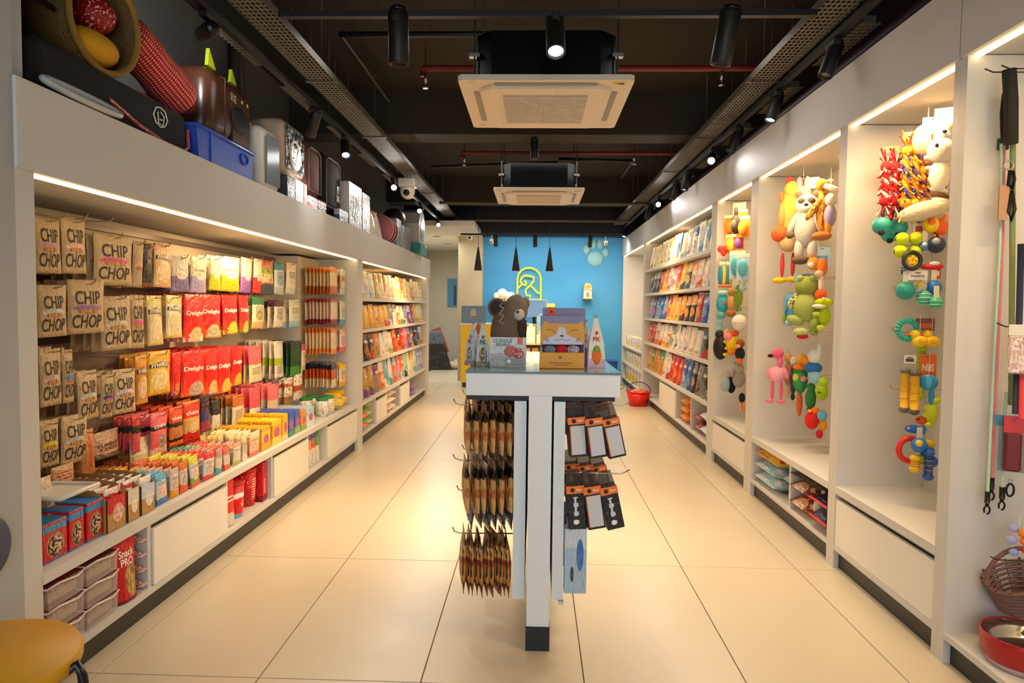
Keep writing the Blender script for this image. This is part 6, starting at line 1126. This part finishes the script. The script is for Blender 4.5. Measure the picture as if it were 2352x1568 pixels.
toy('plush_toy', 'pink eared plush hanging behind the white one', 1845, 430, 4.85, [('ear', (-.02, 0, .02), (.016, .01, .04), '#e6a0b4'), ('ear', (.02, 0, .02), (.016, .01, .04), '#dfb8c0'), ('head', (0, .01, -.04), (.045, .04, .05), '#e3b8a8'), ('body', (0, .01, -.13), (.04, .04, .06), '#dcaea0')], PL, tag=(.05, -.01))
toy('plush_toy', 'orange and brown striped giraffe plush with folded legs', 1890, 480, 4.60, [('neck', (0, 0, 0), (.034, .03, .12), print_mat([(0, '#d9932a')], mottle=('#8a4f1a', 6, .52))), ('head', (-.01, -.01, .125), (.03, .028, .03), '#dba03a'), ('leg', (-.04, -.02, .0), (.018, .016, .07), print_mat([(0, '#dba03a')], mottle=('#8a4f1a', 6, .52)), .6), ('leg', (.03, -.02, -.08), (.018, .016, .06), '#c98a3a'), ('foot', (.0, -.02, -.14), (.05, .03, .024), '#a86a38'), ('ear', (.03, 0, .14), (.018, .008, .012), '#e0b070')], PL)
toy('plush_toy', 'pale plush with long ears at the post edge', 1908, 440, 4.55, [('ear', (0, 0, .02), (.05, .012, .016), '#e0ccc8', .4), ('head', (.0, .01, -.04), (.03, .03, .035), '#d8cfc4'), ('body', (.0, .01, -.12), (.03, .03, .06), '#9a8fb0')], PL)
toy('plush_toy', 'orange and white fox plush on a light blue card', 1878, 605, 4.62, [('head', (-.02, 0, .0), (.032, .03, .034), '#e88a3a'), ('muzzle', (-.03, -.025, -.008), (.016, .014, .014), '#f4efe8'), ('body', (.02, 0, -.02), (.03, .028, .05), '#ea7a2a'), ('ear', (-.03, 0, .035), (.01, .008, .014), '#d86a1a')], PL)
card('light blue card holding the fox plush', 1888, 592, 4.66, .10, .14, '#a9cde6', None, '#5a9ad0'); card('blue and white card under the white plush', 1845, 637, 4.75, .12, .05, '#8fbfe0', None, '#e6eef4')
toy('plush_toy', 'spotted coral giraffe plush under the fox', 1886, 650, 4.60, [('neck', (0, 0, 0), (.014, .014, .05), '#ecd8cc'), ('head', (-.01, -.01, .05), (.022, .018, .018), '#e6c0a8'), ('body', (0, 0, -.06), (.03, .025, .03), '#e8602a'), ('leg', (-.015, 0, -.1), (.009, .009, .03), '#e8602a'), ('leg', (.02, 0, -.1), (.009, .009, .03), '#e8602a')], PL)
toy('plush_toy', 'big olive green frog plush with speckled arms', 1852, 705, 4.68, [('head', (0, 0, .11), (.062, .05, .055), '#8a9a4a'), ('eye', (-.03, -.03, .15), (.018, .014, .018), '#9aaa5a'), ('eye', (.03, -.03, .15), (.018, .014, .018), '#9aaa5a'), ('body', (0, -.005, .0), (.066, .05, .08), '#a0b05e'), ('arm', (-.065, -.01, .03), (.022, .02, .05), print_mat([(0, '#d6dc8a')], mottle=('#4a5a2a', 7, .5)), .5), ('arm', (.068, -.01, -.02), (.024, .02, .05), '#9aac58', -.4), ('leg', (-.05, -.02, -.07), (.046, .03, .026), '#9aac58', .3), ('leg', (.045, -.02, -.09), (.03, .026, .04), '#93a552'), ('foot', (-.02, -.03, -.13), (.04, .024, .022), '#b8c87a'), ('mouth', (-.01, -.03, -.155), (.03, .016, .014), '#c8242a')], PL)
toy('plush_toy', 'sky blue elephant plush at the outer side of the frog', 1815, 700, 4.90, [('head', (0, 0, .03), (.038, .035, .038), '#6aa8d4'), ('ear', (.03, .005, .04), (.022, .01, .03), '#d9d6a0'), ('trunk', (-.022, -.02, -.01), (.010, .010, .04), '#6aa8d4'), ('body', (.01, .005, -.05), (.035, .03, .05), '#4a9ac8'), ('foot', (.0, -.01, -.10), (.024, .02, .018), '#8fc4e0'), ('tail', (-.03, 0, -.06), (.012, .01, .05), '#8fb84a')], PL)
toy('plush_toy', 'lime green crocodile plush with a white belly', 1892, 712, 4.58, [('head', (0, 0, .04), (.045, .035, .024), '#b8d01a'), ('jaw', (-.02, -.02, .02), (.034, .02, .012), '#f0f0d8'), ('body', (.005, 0, -.03), (.032, .03, .05), '#aac81e'), ('arm', (-.03, -.02, -.02), (.022, .014, .012), '#c2d83a'), ('foot', (-.01, -.02, -.09), (.02, .018, .014), '#c2d83a'), ('eye', (.0, -.03, .058), (.008, .006, .008), '#f6f6ee')], PL)
toy('plush_toy', 'pale green plush between the frog and the crocodile', 1872, 745, 4.64, [('body', (0, 0, 0), (.026, .024, .04), '#a8b87a'), ('head', (0, -.004, .045), (.022, .02, .022), '#b0c084'), ('foot', (0, -.01, -.045), (.02, .014, .014), '#8f9f5a')], PL)
toy('plush_toy', 'pink flamingo plush with dangling legs hanging alone', 1785, 860, 4.95, [('head', (0, 0, .12), (.032, .028, .028), '#e8608a'), ('beak', (-.036, -.01, .105), (.018, .01, .010), '#2a1418'), ('neck', (.012, 0, .08), (.018, .016, .045), '#ea6f96'), ('body', (0, 0, .0), (.044, .034, .045), '#f0a4b8'), ('wing', (-.035, 0, .01), (.02, .012, .036), '#ec8aa6', .4), ('wing', (.04, 0, .01), (.02, .012, .036), '#ec8aa6', -.4), ('leg', (-.024, 0, -.09), (.010, .010, .06), '#e8608a'), ('leg', (.024, 0, -.09), (.010, .010, .06), '#e8608a'), ('foot', (-.034, -.01, -.15), (.024, .016, .012), '#e8709a'), ('foot', (.026, -.01, -.15), (.024, .016, .012), '#e8709a')], PL)
toy('plush_toy', 'tan plush hidden between the flamingo and the green one', 1810, 850, 4.98, [('head', (0, 0, .07), (.022, .02, .03), '#d8a070'), ('body', (0, 0, -.02), (.022, .02, .07), '#c98a5a'), ('leg', (0, 0, -.12), (.014, .014, .04), '#d8b08a')], PL)
toy('plush_toy', 'green plush with a pink spot and an orange carrot tail', 1838, 868, 4.80, [('body', (0, 0, 0), (.04, .035, .085), '#2f8a4a'), ('belly', (.0, -.02, -.01), (.026, .02, .05), '#3f9a58'), ('head', (.006, 0, .095), (.032, .028, .04), '#c9a03a'), ('collar', (.0, -.01, .06), (.04, .034, .016), '#e8781e'), ('spot', (.022, -.035, .0), (.016, .008, .016), '#e87a8a'), ('patch', (-.018, -.034, .005), (.016, .008, .02), '#d6c44a'), ('carrot_tail', (.0, 0, -.14), (.016, .014, .07), '#c8602a')], PL)
toy('plush_toy', 'slim dark blue grey plush beside the green one', 1822, 870, 4.92, [('body', (0, 0, 0), (.018, .018, .09), '#3a4450'), ('head', (0, 0, .10), (.022, .02, .026), '#c9ced2'), ('tail', (.0, 0, -.10), (.012, .012, .02), '#2a323c')], PL)
toy('plush_toy', 'white and blue plush with a pale blue ring below it', 1870, 840, 4.68, [('head', (0, 0, .05), (.034, .03, .04), '#e0e6ea'), ('ear', (.02, 0, .09), (.012, .01, .03), '#dfe6ea'), ('body', (-.005, 0, -.01), (.046, .034, .03), '#2a6fc0'), ('wing', (-.04, 0, .02), (.03, .012, .02), '#e0861e', .5), ('ring', (.006, -.02, -.06), (.034, .012, .034), '#8fc0d8')], PL)
toy('plush_toy', 'lime pear shaped plush at the post edge', 1888, 900, 4.62, [('body', (0, 0, 0), (.032, .03, .045), '#9ac01e'), ('head', (.004, 0, .05), (.024, .022, .028), '#a8cc2a'), ('smile', (-.01, -.028, .0), (.012, .004, .004), '#4a6a1a')], PL)
toy('plush_toy', 'forest green plush behind the carrot tail', 1862, 915, 4.72, [('body', (0, 0, 0), (.028, .026, .06), '#2f7a3a'), ('head', (0, 0, .06), (.022, .02, .024), '#347f3f'), ('foot', (0, 0, -.06), (.02, .016, .014), '#6a3a8a')], PL)
toy('plush_toy', 'red blue and yellow parrot plush hanging lowest', 1874, 965, 4.66, [('body', (-.02, 0, 0), (.036, .03, .05), '#dc2420'), ('wing', (.03, -.01, .03), (.026, .016, .03), '#6ab4dc'), ('tail', (.035, 0, -.02), (.02, .012, .034), '#e8a01e'), ('head', (-.005, 0, .05), (.024, .022, .02), '#e8701e'), ('foot', (.02, -.01, -.07), (.018, .014, .024), '#c81c24'), ('beak', (-.03, -.02, .05), (.010, .008, .008), '#f0c01e')], PL)
for z in (2.12, 1.62, 1.26, .95):
    for y in (4.66, 4.9): rhook(cR3, 0, y, z, .30)
# --- small toy cabinet
Y2 = 6.15
def pk(label, px, py, w, h, col, col2, Y=Y2, txt=None): 
    r = root('carded_toy', label, 'toy pack', at_y(px, py, Y), -.7); part('card_sheet', B((-w/2, .012, -h/2), (w/2, .015, h/2)), mat(col, .5), r); part('toy_body', MB().ball((0, -.008, -.01), (w*.36, .02, h*.34), 12, 8), mat(col2, .5), r); part('header', B((-w/2, .0105, h*.36), (w/2, .0118, h/2)), mat('#efe8da', .5), r)
    return r
pk('yellow headed carded toy at the top of the small toy cabinet', 1699, 500, .13, .14, '#e0c01e', '#c8a01a'); pk('amber carded squeaky toy behind the black bottle toy', 1676, 517, .11, .18, '#f09a1e', '#e8801e', 6.3)
pk('orange carded squeaky toy near the post', 1706, 520, .11, .18, '#f0901e', '#e8a02a', 6.0); pk('white topped carded toy just under the light', 1697, 478, .12, .10, '#e8dccb', '#d8c8b8', 6.2)
toy('bottle_toy', 'black bottle shaped toy with a pale label', 1690, 515, 6.05, [('body', (0, 0, 0), (.036, .03, .075), '#2e2a28'), ('neck', (0, 0, .09), (.016, .014, .04), '#1e1c1a'), ('label', (-.01, -.02, 0), (.024, .014, .036), '#5a5654')])
toy('heart_toy', 'red heart shaped toy on an orange string', 1662, 575, 6.3, [('lobe', (-.022, 0, .012), (.028, .02, .028), '#e23a2a'), ('lobe', (.022, 0, .012), (.028, .02, .028), '#e23a2a'), ('tip', (0, 0, -.014), (.024, .018, .032), '#e23a2a')])
pk('yellow carded toy under the amber one', 1680, 560, .12, .17, '#f0b81e', '#e8c83a', 6.25); pk('purple and red carded toy', 1695, 555, .09, .12, '#d8503a', '#9a62c0', 6.05)
pk('clear blue box pack hanging in the middle of the small toys', 1692, 608, .14, .24, '#a9d0e6', '#3fa8b8', 6.0); pk('second pale blue box pack beside the post', 1706, 612, .12, .22, '#b9d6ea', '#5ab4d0', 5.92)
for k, (px, c, lab) in enumerate(((1655, '#2a7fb0', 'teal blue fish shaped toy at the outer edge'), (1662, '#e8c41a', 'yellow banana shaped toy'), (1670, '#3f7f8f', 'blue grey bottle shaped toy'), (1677, '#8fae6a', 'sage green toy with a pale cap'))):
    toy('rubber_toy', lab, px, 632, 6.28, [('body', (0, 0, 0), (.022, .02, .085), c), ('cap', (0, 0, .09), (.014, .012, .02), '#e8dfc8'), ('foot', (0, -.006, -.085), (.02, .016, .012), '#d8704a')])
toy('plush_toy', 'turquoise hippo plush with a patterned cap', 1660, 690, 6.3, [('body', (0, 0, -.02), (.046, .04, .07), '#3fa8c0'), ('cap', (0, -.01, .055), (.04, .034, .02), '#a8e0d8'), ('nose', (.02, -.034, -.02), (.014, .01, .012), '#d8506a'), ('foot', (-.01, 0, -.10), (.034, .03, .03), '#6ac0b8')], PL)
toy('plush_toy', 'tan rope bodied plush in the small toy cabinet', 1680, 690, 6.2, [('head', (0, 0, .06), (.026, .024, .03), '#b8844a'), ('body', (0, 0, -.02), (.028, .026, .06), '#c89a5a'), ('foot', (0, -.01, -.09), (.034, .026, .026), '#a8703a')], PL)
toy('plush_toy', 'olive fish shaped plush next to the tan one', 1696, 680, 6.08, [('body', (0, 0, 0), (.032, .024, .08), '#7a9a3a'), ('tail_fin', (0, 0, -.09), (.024, .012, .016), '#6a8a2e'), ('eye', (-.014, -.02, .04), (.006, .004, .006), '#f0f0e8')], PL)
toy('plush_toy', 'pale blue flower shaped plush by the post', 1707, 650, 5.95, [('petal', (0, 0, .02), (.03, .02, .03), '#a8cbe8'), ('petal', (0, 0, -.03), (.026, .02, .026), '#a8cbe8'), ('centre', (0, -.018, 0), (.012, .008, .012), '#e8c81e')], PL)
toy('ball_toy', 'large white fleece ball in the small toy cabinet', 1698, 740, 6.05, [('ball_body', (0, 0, 0), (.058, .055, .06), '#f0e8e0'), ('seam', (0, -.03, 0), (.05, .028, .006), '#ddd4ca')], 'ball')
toy('plush_toy', 'pale aqua plush left of the bee backpack', 1652, 755, 6.35, [('body', (0, 0, 0), (.026, .024, .06), '#9ad0c8'), ('head', (0, 0, .06), (.024, .022, .024), '#a8dcd2')], PL)
toy('bee_backpack', 'black and yellow striped bee shaped pet backpack', 1655, 797, 6.22, [('body', (0, 0, 0), (.06, .05, .10), '#131210'), ('head', (-.01, 0, .10), (.036, .034, .036), '#131210'), ('stripe', (.045, -.012, .045), (.022, .044, .016), '#e8e01e'), ('stripe', (.055, -.012, -.005), (.020, .044, .016), '#e8e01e'), ('stripe', (.045, -.012, -.055), (.022, .044, .016), '#e8e01e'), ('wing', (.03, 0, .10), (.014, .012, .05), '#e8c81e', .4)], 'pet backpack')
toy('plush_toy', 'yellow chick plush with a pink face', 1682, 785, 6.12, [('body', (0, 0, -.01), (.046, .04, .055), '#f4cc10'), ('face', (-.025, -.02, .035), (.03, .026, .03), '#f08ab0'), ('hair', (.01, 0, .06), (.036, .03, .02), '#e8581e'), ('foot', (.0, -.02, -.07), (.03, .022, .02), '#e87a1e')], PL)
toy('plush_toy', 'brown cow plush with an orange muzzle near the post', 1700, 795, 6.0, [('head', (0, 0, .02), (.03, .028, .032), '#9a5a2a'), ('muzzle', (-.01, -.026, .0), (.018, .014, .014), '#f0a080'), ('body', (.0, .0, -.05), (.034, .03, .044), '#23262e'), ('foot', (.0, -.01, -.10), (.026, .022, .022), '#e87a3a')], PL)
toy('plush_toy', 'grey elephant plush with a blue ear', 1697, 862, 6.05, [('body', (0, 0, -.02), (.044, .04, .065), '#9a948c'), ('head', (.0, -.01, .05), (.036, .032, .036), '#a39d94'), ('ear', (-.014, -.01, .085), (.02, .012, .016), '#3f8fc8'), ('trunk', (-.03, -.03, .02), (.012, .012, .036), '#8f8980')], PL)
toy('plush_toy', 'grey and black penguin plush hanging low', 1672, 882, 6.2, [('body', (-.015, -.01, 0), (.036, .034, .055), '#9fb0bc'), ('back', (.022, .01, -.005), (.03, .034, .06), '#14161a'), ('head', (-.005, 0, .065), (.024, .022, .022), '#b8aca0')], PL)
toy('plush_toy', 'pink legged plush hanging lowest in the small toy cabinet', 1704, 920, 6.0, [('body', (0, 0, .02), (.022, .02, .034), '#1e1c20'), ('leg', (-.008, 0, -.04), (.010, .010, .04), '#e8a080'), ('leg', (.012, 0, -.04), (.010, .010, .04), '#e89070')], PL)
for z in (2.20, 1.98, 1.78, 1.42, 1.16, .92): rhook(cR2, 0, 6.2, z, .30)
# --- leash cabinet
Y5 = 2.70
def strap(label, pts, rad, col, cat='leash', clip=None, flat=False, dots=None, tip='#141414'):
    P = [at_y(px, py, y) for px, py, y in pts]; r = root('leash', label, cat, P[0]); Q = [p-P[0] for p in P]
    part('strap', MB().tube(Q, rad, 10), dots or mat(col, .8, noise=.2, nscale=160), r)
    if clip:
        e = Q[-1]; part('sleeve', MB().tube([e+Vector((0, 0, .02)), e+Vector((0, 0, -.025))], rad*1.7, 10), mat(tip, .4), r)
        part('swivel', MB().ball(e+Vector((0, 0, -.032)), (.007, .007, .008)), mat('#1c1c1e', .3, .6), r); part('snap_hook', MB().tube([e+Vector((.011*math.sin(a), 0, -.052-.016*math.cos(a))) for a in [2*math.pi*i/14 for i in range(13)]], .0035, 8), mat('#1c1c1e', .3, .6), r)
    return r
strap('long mint green and white rope leash ending in a black snap hook', [(2300, 330, Y5), (2297, 560, Y5), (2283, 820, Y5), (2268, 1140, Y5)], .0055, '#a8d0b8', clip=1)
strap('long coral pink rope leash beside the mint one', [(2306, 330, Y5+.02), (2303, 560, Y5+.02), (2290, 820, Y5+.02), (2278, 1108, Y5+.02)], .0055, '#e0808a', clip=1)
strap('short pale green leash with a black snap hook', [(2312, 900, Y5-.02), (2304, 1000, Y5-.02), (2302, 1130, Y5-.02)], .006, '#c2d8c4', clip=1)
strap('navy and white dotted flat leash', [(2345, 560, 2.62), (2342, 700, 2.62), (2332, 950, 2.62)], .011, '#2a3048')
strap('red and white dotted flat leash beside the navy one', [(2350, 760, 2.60), (2349, 850, 2.60), (2346, 960, 2.60)], .010, '#d8404a')
strap('dark olive hanging strap behind the black leash', [(2327, 200, 2.68), (2325, 600, 2.68), (2322, 930, 2.68)], .010, '#7a8a5a')
r = strap('thick black padded leash handle hanging from the top hook', [(2318, 160, Y5-.05), (2322, 230, Y5-.05), (2322, 330, Y5-.05)], .024, '#131312')
r = strap('black padded collar loop at the outer side of the top hook', [(2311, 215, Y5+.03), (2306, 260, Y5+.03), (2308, 320, Y5+.03)], .014, '#161615')
part('buckle', B((-.02, -.012, -.21), (.014, .012, -.165), 0, .003), mat('#1a2a14', .5), r); 
r = root('leather_tag', 'tan leather strap with a black carabiner and steel ring', 'strap', at_y(2318, 380, 2.66)); part('ring', MB().tube([(.016*math.cos(a), 0, .016*math.sin(a)) for a in [2*math.pi*i/18 for i in range(18)]], .003, 6, closed=True), STEEL, r)
part('snap_hook', MB().tube([(.0, -.005, -.02), (-.004, -.005, -.07), (.012, -.005, -.085), (.018, -.005, -.05), (.01, -.005, -.02)], .006, 8), mat('#1c1c1e', .3, .5), r); part('strap', B((-.030, .0, -.20), (.004, .006, -.07)), mat('#a88468', .7), r, 'tan leather strap'); part('loop', MB().tube([(.014, 0, -.09), (.028, 0, -.16), (.016, 0, -.20), (.004, 0, -.17), (.012, 0, -.10)], .006, 8), mat('#121212', .5), r)
r = root('bandana', 'floral pink bandana pack hanging in the leash cabinet', 'pack', at_y(2346, 815, 2.58), -.5); part('pouch_body', B((-.04, 0, -.07), (.04, .02, .07), 0, .006), print_mat([(0, '#c9a8a0')], mottle=('#efe0da', 8, .5)), r); part('header', B((-.04, .004, .07), (.04, .008, .11)), mat('#d8d4c8', .4), r)
r = root('harness_pack', 'dark red carded pack with a red header', 'pack', at_y(2327, 1030, 2.64), -.5); part('card_sheet', B((-.045, .012, -.09), (.04, .016, .10)), mat('#5a6a7a', .4, alpha=.5), r); part('roll', B((-.028, -.015, -.085), (.026, .011, .06), 0, .008), mat('#6a1018', .5), r); part('header', B((-.032, -.005, .06), (.03, .01, .12)), mat('#c8201e', .4), r, 'red header'); part('blue_strip', B((-.06, .017, .08), (.06, .022, .12)), mat('#2f78a8', .5), r)
r = root('carabiner', 'black carabiner hanging under the dark red pack', 'hook', at_y(2320, 1125, 2.66)); part('snap_hook', MB().tube([(.014*math.sin(a), 0, -.024*math.cos(a)) for a in [2*math.pi*i/16 for i in range(16)]], .004, 8, closed=True), mat('#1c1c1e', .3, .5), r); part('ring', MB().tube([(.007*math.cos(a), 0, .034+.007*math.sin(a)) for a in [2*math.pi*i/12 for i in range(12)]], .002, 6, closed=True), STEEL, r)
toy('bead_string', 'lilac flower garland with orange and red beads', 2340, 1235, 2.60, [('petal', (-.016, 0, .03), (.016, .01, .014), '#a9a8e0'), ('petal', (-.02, 0, -.01), (.016, .01, .014), '#a9a8e0'), ('petal', (-.012, 0, -.05), (.014, .01, .012), '#8fa0e8'), ('bead', (.008, -.01, .02), (.013, .012, .013), '#e8861e'), ('bead', (.014, -.01, -.006), (.013, .012, .013), '#e87a1e'), ('bead', (.022, -.01, .004), (.010, .010, .012), '#c8241e'), ('bead', (.018, -.01, -.034), (.012, .010, .012), '#c8301e')], 'toy')
r = root('woven_basket', 'small mauve brown wicker basket tipped towards the aisle', 'basket', at_y(2336, 1350, 2.70), 0, rot=(.25, -.35, 0)); wm = mat('#7a5a50', .8, noise=.3, nscale=60)
for k in range(7): rr_ = .075+.006*k; part('weave_ring', MB().tube([(rr_*math.cos(a), rr_*.8*math.sin(a), -.07+.02*k) for a in [2*math.pi*i/22 for i in range(22)]], .008, 7, closed=True), wm, r)
for k in range(14): a = 2*math.pi*k/14; part('stake', MB().tube([(.07*math.cos(a), .056*math.sin(a), -.075), (.118*math.cos(a), .094*math.sin(a), .065)], .004, 5), wm, r)
part('handle', MB().tube([(.11*math.cos(a), 0, .06+.12*math.sin(a)) for a in [math.pi*i/12 for i in range(13)]], .009, 7), wm, r); part('base', MB().lathe([(0, -.078), (.075, -.078), (.075, -.072), (0, -.072)], 20), wm, r)
def bowl(label, x, y, z, rad, h, col, steel=True):
    r = root('pet_bowl', label, 'pet bowl', (x, y, z))
    part('outer_wall', MB().lathe([(rad*.93, 0), (rad*.95, .004), (rad, h*.9), (rad*.985, h), (rad*.95, h), (rad*.95, h*.9), (rad*.9, .01), (0, .008)], 36), mat(col, .35), r)
    if steel: part('steel_insert', MB().lathe([(rad*.965, h+.003), (rad*.93, h+.003), (rad*.82, h*.5), (rad*.6, h*.18), (0, h*.16)], 36, cap=False), mat('#dedbd2', .12, 1), r, 'polished steel insert'); part('rim', MB().tube([(rad*.965*math.cos(a), rad*.965*math.sin(a), h+.003) for a in [2*math.pi*i/36 for i in range(36)]], .004, 6, closed=True), mat(col, .3), r)
    for k in (0, 1): 
        a = -1.95+.42*k; c, s_ = math.cos(a), math.sin(a); e = part('price_label', B((-.032, -.0006, -.012), (.032, .0006, .012)), mat('#dcdce0', .5), r); e.location = (rad*1.0*c, rad*1.0*s_, h*.42); e.rotation_euler = (0, 0, a+math.pi/2)
    return r
bx_, by_ = 1.80, 2.53
bowl('clear plastic bowl underneath the red steel bowl', bx_, by_, .1256, .135, .022, '#c9aaa4', False); bowl('red pet bowl with a polished steel inside', bx_, by_, .148, .150, .082, '#a8141c')
for p in ((2262, 158, Y5), (2300, 150, Y5-.04), (2290, 742, 2.62), (2275, 1278, 2.62)): q = at_y(*p); part('peg_hook', MB().tube([Vector((2.08, q.y, q.z-.012))-cR5.location, Vector((q.x+.03, q.y, q.z-.012))-cR5.location, q-cR5.location], .0028, 6), mat('#5a5248', .35, .8), cR5)
